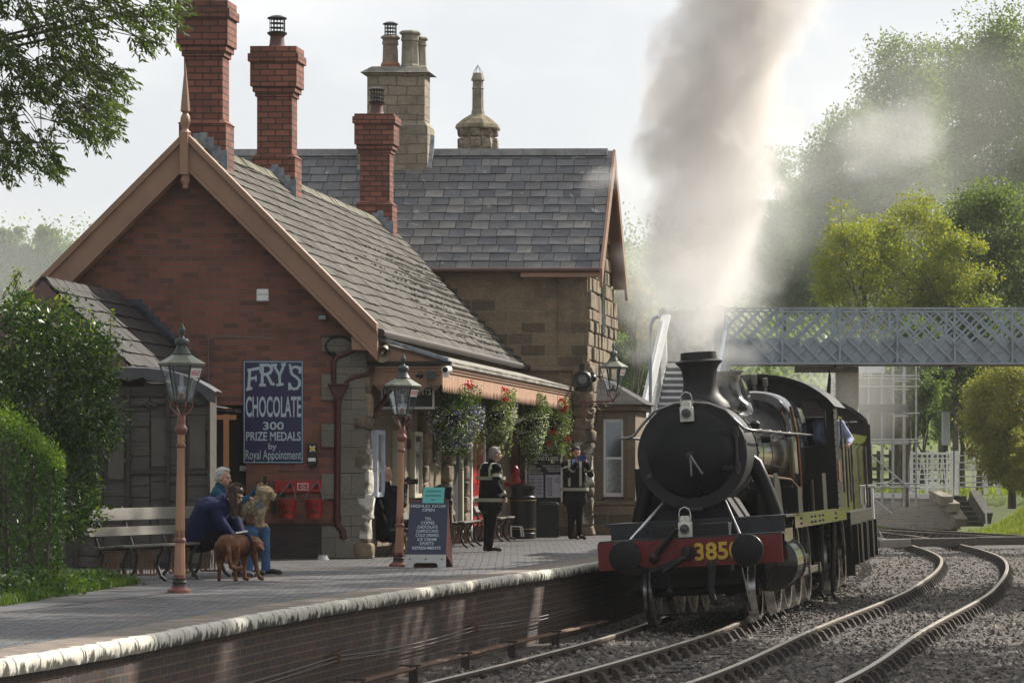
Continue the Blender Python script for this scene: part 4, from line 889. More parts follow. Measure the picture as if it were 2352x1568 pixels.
gtext('CHOCOLATE', 628, 956, 127, 47, .02); gtext('300', 628, 986, 48, 18, .02); gtext('PRIZE MEDALS', 628, 1011, 126, 20, .02); gtext('by', 626, 1031, 19, 14); gtext('Royal Appointment', 628, 1054, 128, 22, .004)
mb.build('lettering', let_b, fs, world=True)
al = thing('alarm_box', 'small white alarm box high on the brick gable', 'alarm', gat(604, 679)); mb = MB(); p, q = gat(590,664), gat(618,693); mb.box(p.x, q.x, GY-.09, GY+.01, q.z, p.z); bx = mb.build('case', white_paint, al, world=True, bevel=.02)
mb = MB(); p, q = gat(592,676), gat(616,677.5); mb.box(p.x, q.x, GY-.093, GY-.088, q.z, p.z); mb.box(p.x+.01, q.x-.01, GY-.095, GY-.088, q.z-.1, q.z-.09); mb.build('seam', lead, al, world=True)
fl = thing('floodlight', 'small dark floodlight fixed under the right bargeboard of the brick gable', 'light', gat(741, 729)); mb = MB(); p, q = gat(732,723), gat(751,734); mb.hexa([(p.x,GY-.17,q.z-.01),(q.x,GY-.17,q.z-.01),(q.x,GY,q.z+.02),(p.x,GY,q.z+.02)], [(p.x,GY-.14,p.z),(q.x,GY-.14,p.z),(q.x,GY,p.z),(p.x,GY,p.z)]); mb.build('housing', black_paint, fl, world=True)
mb = MB(); mb.face([(p.x+.01,GY-.172,q.z-.002),(q.x-.01,GY-.172,q.z-.002),(q.x-.01,GY-.146,p.z-.014),(p.x+.01,GY-.146,p.z-.014)]); mb.build('lens', M('lens', (.35,.42,.42), .2), fl, world=True); mb = MB(); mb.tube([gat(751,732,-.01), gat(775,730,-.01)], .006, 5); mb.build('cable', black_matt, fl, world=True)
co = thing('cable_coil', 'coil of black cable hanging beside the gable downpipe with wires running left', 'cable', gat(790, 793)); mb = MB()
for k in range(7):
    r = .21+.012*random.uniform(-1,1.4); c = gat(776+random.uniform(-3,4), 794+random.uniform(-1.5,1.5), -.04-.012*k); mb.tube([c+Vector((r*math.cos(a*.42)*1.0, 0, r*.68*math.sin(a*.42))) for a in range(16)], .012, 6)
for k in range(4): mb.tube([gat(790,777+k*1.5,-.04-k*.012), gat(815,776+k*1.2,-.05-k*.01), gat(842,783+k*2,-.06), gat(850,790+k*2,-.06)], .012, 6)
mb.build('coil', black_matt, co, world=True, smooth=60)
mb = MB(); mb.tube([gat(480,900,-.02), gat(479,850,-.02), gat(478,800,-.02), gat(480,780,-.02), gat(488,773,-.02), gat(540,773,-.02), gat(600,775,-.02), gat(680,780,-.02), gat(755,779,-.02)], .009, 5); mb.tube([gat(600,774,-.02), gat(650,782,-.02), gat(700,789,-.02), gat(750,787,-.02)], .006, 5); mb.build('wire', M('cable_grey', (.2,.17,.16), .5), co, world=True)
ph = thing('emergency_phone', 'black call box with yellow symbol beside the blue enamel sign', 'call box', gat(717, 1044)); mb = MB(); p, q = gat(707,1018), gat(729,1069); mb.box(p.x, q.x, GY-.12, GY+.01, q.z, p.z); mb.build('case', black_paint, ph, world=True, bevel=.012)
mb = MB(); c = gat(717.5,1030,-.124); mb.face([c+Vector((a*.052, 0, b*.052)) for a, b in ((-1,1),(-.4,.7),(.4,.7),(1,1),(.7,.4),(.7,-.4),(1,-1),(.4,-.7),(-.4,-.7),(-1,-1),(-.7,-.4),(-.7,.4))][::-1]); p, q = gat(709,1051), gat(726,1059); mb.face([(p.x,GY-.124,q.z),(q.x,GY-.124,q.z),(q.x,GY-.124,p.z),(p.x,GY-.124,p.z)]); mb.build('label_plate', white_paint, ph, world=True)
mb = MB(); mb.lathe([(.034,-.003),(.034,0)], c+Vector((0,-.003,0)), 8, 'y'); mb.build('symbol', M('yellow', (.65,.42,.03), .5), ph, world=True); mb = MB(); mb.tube([gat(716,1070,-.05), gat(714,1080,-.03), gat(700,1082,-.03), gat(640,1082,-.03)], .008, 5); mb.build('cable', black_matt, ph, world=True)
# fire buckets
bd = thing('bucket_board', 'red board with bucket hooks and small white lettered plate on the gable', 'bucket board', gat(697, 1117)); mb = MB(); p, q = gat(632,1103), gat(763,1130); mb.box(p.x, q.x, GY-.08, GY-.03, q.z, p.z); mb.build('board', red_paint, bd, world=True, bevel=.006)
mb = MB(); p, q = gat(684,1109), gat(709,1125); mb.face([(p.x,GY-.085,q.z),(q.x,GY-.085,q.z),(q.x,GY-.085,p.z),(p.x,GY-.085,p.z)]); mb.build('plate', sign_white, bd, world=True)
mb = MB(); mb.face([(p.x+.012,GY-.088,q.z+.012),(q.x-.012,GY-.088,q.z+.012),(q.x-.012,GY-.088,p.z-.012),(p.x+.012,GY-.088,p.z-.012)]); mb.build('plate_field', red_paint, bd, world=True)
mb = MB()
for k, s_ in enumerate(('NOT','DRINKING','WATER')): text(mb, s_, gat(696.5, 1114.5+k*4, -.092), X_, Z_, None if k == 0 else (15 if k == 1 else 11)/148, 2.6/148)
mb.build('lettering', sign_white, bd, world=True)
mb = MB()
for x in (666, 726): p = gat(x,1112,-.08); mb.box(p.x-.02, p.x+.02, GY-.12, GY-.08, p.z-.06, p.z+.03); mb.tube([p+Vector((0,-.05,-.05)), p+Vector((.02,-.09,-.05)), p+Vector((.03,-.09,0))], .008, 5)
mb.build('hook', black_paint, bd, world=True)
bucket_m = M('bucket_red', (.33,.022,.014), .4, var=.3, scale=7)
for x, lab in ((661, 'left red fire bucket hanging under the red board'), (722, 'right red fire bucket hanging next to the downpipe')):
    c = gat(x, 1190, -.22); t = thing('fire_bucket', lab, 'bucket', c, 0, 'fire buckets'); h = 43/148
    mb = MB(); mb.lathe([(.10,0),(.103,.012),(.138,h-.015),(.146,h-.012),(.146,h),(.136,h),(.13,h-.03),(.095,.03),(.01,.03)], n=24); mb.build('body', bucket_m, t, smooth=40)
    mb = MB(); mb.tube([(-.14,0,h-.02), (-.12,.0,h+.08), (-.03,.03,h+.2), (.04,.08,h+.27), (.08,.04,h+.2), (.135,0,h-.02)], .006, 5); mb.build('handle', lead, t)
    mb = MB()
    for row, s_ in enumerate(('GWR','FIRE')):
        for i, chs in enumerate(s_):
            a = -1.571+(i-(len(s_)-1)/2)*.40; rr_ = .123-.018*row+.012; text(mb, chs, (rr_*math.cos(a), rr_*math.sin(a), .17-.09*row), (-math.sin(a), math.cos(a), 0), (0,0,1), .036, .058)
    mb.build('lettering', black_matt, t)
tap = thing('wall_tap', 'black water tap and hose end on the wall left of the fire buckets', 'tap', gat(630, 1135)); mb = MB(); mb.tube([gat(615,1136,-.03), gat(640,1135,-.12), gat(652,1137,-.18)], .03, 8); mb.tube([gat(630,1140,-.12), gat(629,1180,-.12)], .022, 8); mb.build('spout', black_paint, tap, world=True, smooth=50)
bowl = thing('dog_bowl', 'small printed white dog bowl on the ground below the downpipe', 'bowl', at(742, 1287, 50.1)); mb = MB(); mb.lathe([(.10,0),(.095,.01),(.075,.085),(.082,.09),(.065,.085),(.07,.03),(.01,.028)], n=20); mb.build('rim', M('bowl_print', (.6,.62,.63), .4, var=.5, scale=14, col2=(.8,.8,.82)), bowl, smooth=40)
# ------------------------------------------------------------------ things on and under the canopy
BB = lambda u, v, z: Bm((u, v, z))
ls = thing('loudspeaker', 'cream horn loudspeaker on the pink boards under the canopy roof', 'loudspeaker', at(874, 808, 50.5)); c = at(877, 812, 50.45); ax = Vector((-.15,-.75,-.3)).normalized()
mb = MB(); p0_ = c-ax*.28; mb.tube([p0_, p0_+ax*.05, p0_+ax*.10, p0_+ax*.2, p0_+ax*.26, p0_+ax*.31], [.045,.055,.05,.065,.10,.135], 18, False); mb.tube([c-ax*.1, c-ax*.02], [.03,.025], 10); mb.build('horn', M('cream_horn', (.40,.37,.26), .5, var=.15), ls, world=True, smooth=60); mb = MB(); mb.lathe([(.06,-.03),(.066,0),(.05,.03)], p0_+Vector((0,.02,.02)), 12); mb.tube([p0_, p0_+Vector((.08,.1,-.08)), p0_+Vector((.14,.1,-.18))], .012, 5); mb.build('driver_unit', lead_dark, ls, world=True, smooth=50)
cc = thing('security_camera', 'white bullet security camera on the front corner of the canopy', 'camera', at(1028, 850, 50.5)); ax = Vector((-.25,-1,-.05)).normalized(); c = at(1022, 849, 50.35)
mb = MB(); mb.tube([c, c-ax*.24], [.055,.055], 14); mb.box(c.x-.03, c.x+.06, c.y+.05, c.y+.22, c.z-.11, c.z-.05); mb.build('body', white_paint, cc, world=True, smooth=40); mb = MB(); mb.tube([c+ax*.004, c-ax*.02], [.043,.043], 14); mb.build('lens', black_paint, cc, world=True)
fx = thing('junction_box', 'two grey electrical boxes on the end boards of the canopy', 'electrical box', at(975, 865, 50.6)); mb = MB(); p, q = at(980,852,50.65), at(1000,871,50.65); mb.box(p.x, q.x, 50.6, 50.72, q.z, p.z); mb.build('box', lead_dark, fx, world=True, bevel=.008); mb = MB(); mb.ball(at(966,862,50.6), (.05,.06,.05)); mb.tube([at(957,864,50.55), at(962,862,50.6)], .02, 6); mb.tube([at(1000,862,50.66), at(1012,861,50.66)], .008, 5); mb.build('sensor', black_paint, fx, world=True, smooth=50)
def board(name, label, cat, x0, x1, y0, y1, Y, lines, group=None):
    c = at((x0+x1)/2, (y0+y1)/2, Y); t = thing(name, label, cat, c, 0, group); k = Y/F; w, h = (x1-x0)*k/2, (y1-y0)*k/2; e = .035
    mb = MB(); mb.box(-w+e, w-e, -.012, .012, -h+e, h-e); mb.build('panel', black_paint, t)
    mb = MB(); mb.box(-w, w, -.025, .025, h-e, h); mb.box(-w, w, -.025, .025, -h, -h+e); mb.box(-w, -w+e, -.025, .025, -h+e, h-e); mb.box(w-e, w, -.025, .025, -h+e, h-e); mb.build('frame', white_paint, t)
    mb = MB()
    for s_, x, y, wd, hh in lines: text(mb, s_, (x*k, -.018, y*k), X_, Z_, wd*k if wd else None, hh*k)
    mb.build('lettering', M('cream_lettering', (.8,.8,.76), .5, var=.03) if 'cream_lettering' not in bpy.data.materials else bpy.data.materials['cream_lettering'], t)
    mb = MB(); mb.tube([(-w*.7,0,h), (-w*.7,0,h+.3)], .012, 5); mb.tube([(w*.7,0,h), (w*.7,0,h+.3)], .012, 5); mb.build('hanger', black_paint, t); return t
board('hanging_sign', 'black hanging sign reading REFRESHMENTS partly behind the farther post lamp', 'sign', 875, 998, 884, 939, 51.8, [('REFRESHMENTS', 0, 5, 108, 14)])
board('hanging_sign', 'small black hanging sign ending in S between two flower baskets', 'sign', 1130, 1184, 900, 960, 59, [('S', 20, -2, None, 12)])
cs = thing('cream_sign', 'curved cream sign ending in ES hanging behind the flower baskets', 'sign', at(1165, 975, 61)); k = 61/F; mb = MB()
pts = [(-40,15),(42,15),(30,6),(20,2),(12,-8),(5,-16),(-10,-17),(-40,-17)]; vs = [(x*k, -.015, y*k) for x, y in pts]; mb.hexa(vs, [(x, .015, z) for x, y, z in vs]); mb.build('panel', cream, cs); mb = MB(); text(mb, 'ES', (6*k, -.02, 0), X_, Z_, 17*k, 9*k); mb.build('lettering', black_paint, cs)
mb = MB(); mb.tube([(-.2,0,.12),(-.2,0,.6)], .01, 5); mb.tube([(.2,0,.12),(.2,0,.6)], .01, 5); mb.build('hanger', black_paint, cs)
# posters on the side wall (face +u)
def wall_frame(label, v, w, z0, z1, col, header, fr=None, proud=.06):
    t = bthing('poster_frame', label, 'poster frame', (BW+.05, v, z0), 'framed posters on the platform wall'); u = BW+.02
    mb = MB(); e = .07
    for (a, b_, c, d) in ((v-w, v+w, z1-e, z1), (v-w, v+w, z0, z0+e), (v-w, v-w+e, z0+e, z1-e), (v+w-e, v+w, z0+e, z1-e)): mb.box(u, u+proud+.03, a, b_, c, d)
    mb.build('frame', fr or cream, t, Bm, True); mb = MB(); mb.box(u, u+proud-.02, v-w+e, v+w-e, z0+e, z1-e); mb.build('poster', col, t, Bm, True)
    if header:
        mb = MB(); mb.box(u+proud-.02, u+proud-.012, v-w+e, v+w-e, z1-.42, z1-e); mb.build('header', black_paint, t, Bm, True); mb = MB(); text(mb, 'GWR', (u+proud-.006, v, z1-.38), (0,1,0), (0,0,1), w*1.5, .22); mb.build('lettering', white_paint, t, Bm, True)
poster1 = M('poster_paper', (.42,.40,.30), .6, var=.4, scale=7, dirt=(.1,.09,.08), dpos=(.55,.6)); poster2 = M('poster_print', (.25,.24,.22), .5, var=.6, scale=9)
wall_frame('deep white display case on the wall beside the seated man in black', .95, .35, .95, 2.0, poster2, False, M('white_case', (.55,.6,.72), .5), .13)
wall_frame('cream poster frame with black header left of the farther lamp post', 3.3, .42, .9, 2.02, poster1, True)
wall_frame('cream poster frame with black header right of the farther lamp post', 5.0, .42, .9, 2.02, poster2, True)
# departures board on the stone house front
dp = thing('departures_board', 'black train departures board with white timetables on the stone wall', 'notice board', at(1250, 1100, 67.8)); DY = 67.85; dk = DY/F
def dat(x, y, o_=0): return at(x, y, DY+o_)
mb = MB(); a, b_ = dat(1208,975), dat(1292,1152); mb.box(a.x, b_.x, DY, DY+.1, b_.z, a.z); mb.build('panel', black_paint, dp, world=True)
mb = MB()
for x0, x1, y0, y1 in ((1206,1211,1030,1152),(1288,1292,1030,1152),(1206,1292,970,975),(1211,1288,1033,1034.5)): p, q = dat(x0,y0), dat(x1,y1); mb.box(p.x, q.x, DY-.03, DY-.001, q.z, p.z)
mb.build('frame', white_paint, dp, world=True)
mb = MB()
for x0, x1 in ((1214,1248),(1253,1289)): p, q = dat(x0,1090), dat(x1,1142); mb.box(p.x, q.x, DY-.012, DY-.002, q.z, p.z)
pp_ = mb.build('timetable', M('timetable_paper', (.55,.56,.66), .7, var=.05), dp, world=True)
mb = MB()
for s_, x, y, w, h in (('TRAIN',1252,1046,32,9),('DEPARTURES',1251,1057,63,9),('FOR',1231,1064,10,4),('FOR',1270,1064,10,4),('ARLEY',1222,1072,18,4),('NORTHWOOD',1228,1077.5,30,4),('BEWDLEY &',1227,1083,27,4),('KIDDERMINSTER',1230,1088,36,4),('COUNTRY PARK HALT',1268,1072,40,4),('HAMPTON LOADE',1271,1077.5,34,4),('& BRIDGNORTH',1273,1083,30,4)): text(mb, s_, dat(x, y, -.006), X_, Z_, w*dk, h*dk)
mb.build('lettering', white_paint, dp, world=True); mb = MB()
for i, (l_, r_) in enumerate((('9.45','3.06'),('9.60','3.32'),('11.35','4.45'),('12.15','6.25'),('1.35','7.06'))): text(mb, l_, dat(1223, 1102+i*8, -.016), X_, Z_, 10*dk, 4.5*dk); text(mb, r_, dat(1239, 1102+i*8, -.016), X_, Z_, 10*dk, 4.5*dk)
for i, l_ in enumerate(('9.45','9.56','11.05','11.59','12.52','2.54','4.52')): text(mb, l_, dat(1263, 1101+i*6, -.016), X_, Z_, 10*dk, 4.5*dk)
for i, l_ in enumerate(('5.47','5.56')): text(mb, l_, dat(1280, 1101+i*6, -.016), X_, Z_, 10*dk, 4.5*dk)
mb.build('timetable_figures', black_paint, dp, world=True)
# bins
def bin_(label, x, yb, yt, Y, w, square=False):
    c = at(x, yb, Y); c.z = 0; t = thing('litter_bin', label, 'bin', c, 0, 'black bins'); k = Y/F; h = (yb-yt)*k; r = w*k/2
    mb = MB()
    if square: mb.box(-r, r, -r, r, 0, h*.9); mb.hexa([(-r*1.03,-r*1.03,h*.9),(r*1.03,-r*1.03,h*.9),(r*1.03,r*1.03,h*.9),(-r*1.03,r*1.03,h*.9)], [(-r*.8,-r*.9,h),(r*.8,-r*.9,h),(r*.8,r*.9,h),(-r*.8,r*.9,h)])
    else: mb.lathe([(r*.96,0),(r*.96,h*.1),(r*.92,h*.11),(r*.93,h*.7),(r*.99,h*.71),(r*.99,h*.76),(r*.84,h*.77),(r*.84,h*.92)], n=24)
    mb.build('body', black_paint, t, smooth=40, bevel=.008)
    mb = MB()
    if not square: mb.lathe([(r*.93,h*.9),(r*.97,h*.93),(r*.95,h*.96),(r*.5,h*.995),(.01,h)], n=24); mb.build('lid', black_paint, t, smooth=50); mb = MB(); mb.lathe([(r*.985,h*.685),(r*.995,h*.69),(r*.985,h*.70)], n=24); mb.lathe([(r*.955,h*.17),(r*.965,h*.175),(r*.955,h*.185)], n=24); mb.build('band', M('gold_band', (.30,.22,.09), .4, .5) if 'gold_band' not in bpy.data.materials else bpy.data.materials['gold_band'], t)
    else: mb.box(-r*.7, r*.7, -r*1.06, -r*1.0, h*.74, h*.86); mb.build('flap', black_matt, t)
bin_('round black litter bin with gold bands left of the departures board', 1200, 1233, 1106, 65, 65); bin_('square black bin under the right half of the departures board', 1258, 1230, 1148, 66.3, 50, True); bin_('round black litter bin behind the kiosk notice board', 1018, 1268, 1112, 54.5, 44)
hd = thing('fire_hydrant', 'red cast hydrant on the wall behind the round litter bin', 'hydrant', at(1183, 1110, 66)); mb = MB(); mb.lathe([(.10,-.42),(.09,-.1),(.12,0),(.12,.06),(.08,.14),(.09,.2),(.10,.26),(.05,.34),(.02,.37)], n=14); mb.lathe([(.05,-.2),(.05,.2)], (-.02,0,-.02), 10, 'x'); mb.build('body', red_paint, hd, smooth=50)
wpipe = thing('rainwater_pipe', 'dark maroon rainwater pipe on stone wall left of departures board', 'pipe', at(1196, 1200, 67.6)); mb = MB(); mb.tube([at(1194,940,67.6), at(1196,1215,67.6)], .045, 10); mb.build('pipe', maroon, wpipe, world=True, smooth=50)
# round speaker on stone house, white barrier stand
sp_ = thing('wall_floodlight', 'dark round floodlight and sensor cluster on the stone house front', 'light', at(1342, 868, 67.2)); mb = MB(); mb.lathe([(.16,-.12),(.19,-.02),(.2,.0),(.05,.14)], at(1338,872,67.2), 16, 'y'); mb.ball(at(1361,868,67.3), (.09,.12,.09)); mb.box(*[v for p in ((at(1330,840,67.3).x, at(1342,840,67.3).x), (67.2,67.5), (at(0,855,67.3).z, at(0,835,67.3).z)) for v in p]); mb.tube([at(1325,895,67.3), at(1324,868,67.3), at(1330,858,67.3), at(1365,858,67.3)], .03, 6); mb.build('housing', black_paint, sp_, world=True, smooth=50)
mb = MB(); mb.lathe([(.09,-.16),(.09,-.13)], at(1338,872,67.2), 12, 'y'); mb.build('lens', M('dim_lens', (.15,.15,.16), .2), sp_, world=True)
wst = thing('folding_stand', 'small white tubular folding stand at the foot of the round litter bin', 'stand', at(1185, 1235, 63)); mb = MB(); mb.bar(at(1172,1208,63), at(1199,1209,63), .025); mb.tube([at(1195,1209,63), at(1198,1232,63)], .016, 6); mb.tube([at(1199,1209,63), at(1203,1232,63)], .016, 6); mb.tube([at(1174,1209,63), at(1174,1232,63)], .016, 6); mb.build('frame', white_paint, wst, world=True)
# kiosk notice board (A-board) with teal notice
kb = thing('kiosk_board', 'dark blue kiosk notice board listing drinks with white feet and maroon back', 'notice board', at(977, 1303, 46)); k = 46/F; th = .085
tl = Vector((0, .0, 1)); 
def K(x, z, o_=0): # board plane leaning back, x,z in picture units from base centre
    return Vector((x*k+z*k*.05, z*k*.16-o_, z*k))
navy = M('navy_board', (.035,.045,.085), .5, var=.15, dirt=(.06,.07,.11), dpos=(.6,.8)); grey_p = M('pale_grey_board', (.50,.50,.50), .6, var=.08)
mb = MB(); pts = [(-47,0),(-28,0),(-27,8),(-22,11),(22,11),(27,8),(28,0),(47,0),(46,30),(-46,30)]; mb.hexa([K(x,z) for x, z in pts], [K(x,z,-.03) for x, z in pts]); mb.build('foot_panel', grey_p, kb)
mb = MB(); pts = [(-46,30),(46,30),(44,150),(-44,150)]; mb.hexa([K(x,z) for x, z in pts], [K(x,z,-.03) for x, z in pts]); mb.build('panel', navy, kb)
mb = MB(); pts = [(-44,150),(44,150),(44,156),(-44,156)]; mb.hexa([K(x,z,.002) for x, z in pts], [K(x,z,-.04) for x, z in pts]); b0, b1 = Vector((-40*k+.06,.42,0)), Vector((52*k+.06,.42,0)); t0, t1 = K(-44,154,-.04), K(44,154,-.04); mb.hexa([b0, b1, b1+Vector((0,.03,0)), b0+Vector((0,.03,0))], [t0, t1, t1+Vector((0,.03,0)), t0+Vector((0,.03,0))]); mb.hexa([K(46,30,-.03), b1, b1+Vector((0,.02,0)), K(46,30,-.05)], [K(44,153,-.03), t1, t1+Vector((0,.02,0)), K(44,153,-.05)]); mb.build('back_panel', M('board_maroon', (.10,.035,.03), .5), kb)
mb = MB()
for s_, z, w, h in (('HIGHLEY KIOSK',138,81,7),('OPEN',129,28,7),('TEA',109,15,7),('COFFEE',99.5,31,7),('CHOCOLATE',90,47,7),('CAPPUCCINO',80.5,51,7),('COLD DRINKS',71,53,7),('ICE CREAM',61.5,43,7),('SWEETS',52,32,7),('REFRESHMENTS',42,65,7)): text(mb, s_, K(0, z, .006), X_, (K(0,1)-K(0,0)).normalized(), w*k, h*k, .5, .01)
mb.build('lettering', white_clean, kb); mb = MB()
for x in (-37, 0, 37): mb.ball(K(x,20,.002), .012, 6, 4)
mb.build('bolt', black_paint, kb)
tn = thing('teal_notice', 'teal printed notice clipped to the top of the kiosk board', 'notice', kb.location+K(10,150)); mb = MB(); pts = [(-15,-2),(34,-2),(35,34),(-14,34)]; off = K(10,150); mb.hexa([K(x,150+z,.03)-off for x, z in pts], [K(x,150+z,.022)-off for x, z in pts]); mb.build('card', M('teal_card', (.13,.52,.50), .6, var=.04), tn); mb = MB()

for z, a in ((174,17),(164,19),(154,5)):
    for q in range(int(a)): mb.mesh([K(10-a+q*2+dx,z+dz,.034)-off for dx, dz in ((0,0),(1.5,0),(1.5,2.2+.8*(q%3)),(0,2.2+.8*(q%3)))], [(0,1,2,3)])
mb.build('lettering', M('teal_ink', (.02,.2,.2), .6), tn)
# ------------------------------------------------------------------ benches with cast GWR ends
cast_m = M('cast_iron', (.03,.028,.027), .6, var=.3); gwr_m = M('cast_gwr', (.24,.14,.09), .7, var=.3)
def bench(label, loc, rz, n, sp, slats=bench_wood):      # long axis local +y, faces local +x
    t = thing('bench', label, 'bench', loc, rz, 'slatted platform benches'); Lb = (n-1)*sp
    for (x, z, h, w_) in ((-.02,.83,.15,.03),(.03,.62,.11,.03)):
        mb = MB(); mb.hexa([(x,-.18,z-h/2),(x+w_,-.18,z-h/2),(x+w_,Lb+.18,z-h/2),(x,Lb+.18,z-h/2)], [(x-.05,-.18,z+h/2),(x-.05+w_,-.18,z+h/2),(x-.05+w_,Lb+.18,z+h/2),(x-.05,Lb+.18,z+h/2)]); mb.build('back_slat', slats, t, bevel=.006)
    for k_ in range(3):
        mb = MB(); x = .10+k_*.145; mb.box(x, x+.13, -.18, Lb+.18, .41+.012*k_, .44+.012*k_); mb.build('seat_slat', slats, t, bevel=.006)
    f0 = None
    for i in range(n):
        mb = MB(); fr = []
        pts = [[(.50,.40),(.44,.30),(.42,.18),(.47,.06),(.55,0)],[(.10,.40),(.14,.28),(.10,.12),(.0,0)],[(.06,.42),(.52,.42)],[(.08,.42),(-.02,.68),(-.09,.92)]]
        for q in pts:
            for a, b_ in zip(q, q[1:]): mb.bar((a[0],0,a[1]), (b_[0],0,b_[1]), .035, .03, up=(0,1,0))
        o = mb.build('leg_frame', cast_m, t); o.location = (0, i*sp, 0)
        mb = MB(); m_ = .0
        for ch, x in zip('GWR', (.19,.275,.36)): text(mb, ch, (x, -.012, .10), (1,0,0), (0,0,1), .082, .26, .5, .045)
        mb.box(.12, .42, -.008, .008, .065, .09); mb.box(.12, .42, -.008, .008, .37, .395); mb.box(.115,.135,-.008,.008,.09,.37); mb.box(.405,.425,-.008,.008,.09,.37)
        c_ = mb.build('cast_panel', gwr_m, t); c_.location = (0, i*sp, 0)
    return t
B1A = R(-21.6)                                # bench axis: local y turned 30 deg to the right
B1 = Vector((-5.12, 39.9, 0))
bench('long weathered slatted bench beside the near lamp with two people on its far end', B1, B1A, 4, .88)
bench('slatted bench against the platform wall with a seated man in black', Bm((2.80,1.3,0)), R(-8), 3, .9, M('bench_dark', (.10,.09,.075), .7, var=.3)); bench('grey slatted bench by the red door behind the kiosk board', Bm((2.72,7.0,0)), R(-8), 3, .8, M('bench_grey', (.17,.155,.135), .7, var=.3)); bench('slatted bench behind the guard looking right, beside round bin', Bm((2.72,11.6,0)), R(-8), 3, .8, bpy.data.materials['bench_grey'])
# ------------------------------------------------------------------ the steam engine (local: x right, y back, z up from rail)
LPSI = 11.0; YS = .88
def loco_m(x0, y0, psi): return (x0, y0, RAILZ-.045), psi
black_gloss = M('engine_black', (.013,.013,.014), .14, var=.2, scale=3, coat=.6, rvar=.05); black_semi = M('engine_satin_black', (.009,.009,.0095), .4, var=.3, scale=4, dirt=(.022,.019,.017), dpos=(.55,.75))
smoke_black = M('smokebox_black', (.024,.024,.0255), .55, var=.3, scale=3, bump=.05, dirt=(.034,.033,.033), dpos=(.5,.75)); door_black = M('smokebox_door_black', (.007,.0075,.010), .30, var=.3, scale=2.5, dirt=(.016,.015,.015), dpos=(.55,.8)); buff_red = M('buffer_beam_red', (.155,.015,.012), .45, var=.2, scale=5, dirt=(.10,.015,.013), dpos=(.52,.75))
plate_blue = M('footplate_black', (.018,.020,.027), .3, var=.3, scale=5); steel = M('bright_steel', (.55,.55,.56), .25, 1, var=.1); oily = M('oily_steel', (.16,.15,.14), .4, .8, var=.4); num_y = M('number_yellow', (.62,.40,.05), .45, var=.05)
lamp_white = M('lamp_white', (.66,.66,.60), .45, var=.12, scale=14, dirt=(.4,.39,.34), dpos=(.55,.7)); copper = M('copper_pipe', (.20,.09,.055), .3, .9, var=.3)
en = thing('steam_engine', 'black steam goods engine with red buffer beam and white lamps beside platform', 'engine', (2.58, 46.3, RAILZ-.045)); en.rotation_euler = (0, -R(3.3), -R(LPSI)); en.scale = (1, YS, 1)
for m_ in (smoke_black, door_black, black_semi): m_.node_tree.nodes['Principled BSDF'].inputs['Specular IOR Level'].default_value = .3
BC, BR = 2.44, .80                           # boiler centre height, smokebox radius
def rivets(mb, pts, r=.014, ax=(0,-1,0)):
    for p in pts: mb.ball(p, r, 6, 4)
mb = MB(); mb.box(-1.32, 1.32, 0, .04, .85, 1.25); o = mb.build('buffer_beam', buff_red, en, bevel=.006)
mb = MB()
for x in [-1.26+.18*k for k in range(15)]:
    for z in (.9, 1.19): rivets(mb, [(x, -.003, z)], .015)
for x in (-1.26, 1.26, -1.08, 1.1, .62, -.5):
    for z in (1.0, 1.1): rivets(mb, [(x, -.003, z)], .015)
mb.box(-.25,-.23,-.02,0,.87,1.23); mb.box(.20,.215,-.02,0,.87,1.23); mb.build('beam_rivets', buff_red, o, smooth=60)
mb = MB(); text(mb, '3850', (.40,-.012,.945), (1,0,0), (0,0,1), .66, .24, .5, .03); mb.build('number', num_y, o)
mb = MB(); text(mb, '3850', (.418,-.006,.932), (1,0,0), (0,0,1), .66, .24, .5, .03); mb.build('number_shadow', black_matt, o)
for x in (-.87, .87):
    mb = MB(); mb.lathe([(.17,-.02),(.17,.0),(.12,-.05),(.105,-.30),(.07,-.31),(.07,-.42),(.20,-.43),(.232,-.45),(.225,-.475),(.12,-.50),(.01,-.505)], (x,0,1.05), 28, 'y'); mb.build('buffer', black_semi, en, smooth=35)
mb = MB(); mb.box(-.05,.05,-.16,0,.97,1.13); mb.tube([(0,-.14,1.12),(0,-.22,1.10),(0,-.24,1.03),(0,-.20,.97)], .035, 8); mb.lathe([(.11,-.05),(.11,0)], (0,-.14,1.05), 12, 'y')
mb.bar((-.10,-.2,.98), (-.55,-.32,.82), .05); mb.bar((-.52,-.3,.84), (-.80,-.25,.93), .035); mb.tube([(-.48,-.12,1.02), (-.14,-.18,1.40)], [.05,.04], 8); mb.ball((-.5,-.12,1.0), .075); mb.tube([(-.02,-.22,1.0),(-.20,-.26,.90),(-.36,-.3,.80)], .04, 8); mb.tube([(-.28,-.24,.9),(-.29,-.25,.55)], .012, 6); mb.ball((-.29,-.25,.52), .05)
mb.build('coupling', black_semi, en, smooth=40)
mb = MB(); mb.tube([(.30,-.05,1.30 - .42),(.33,-.16,.9),(.33,-.2,.8),(.29,-.2,.55),(.31,-.16,.38),(.40,-.12,.32),(.44,-.06,.42)], .05, 10); mb.tube([(.33,-.2,.86),(.33,-.2,.8)], .07, 10); mb.build('brake_hose', black_matt, en, smooth=50)
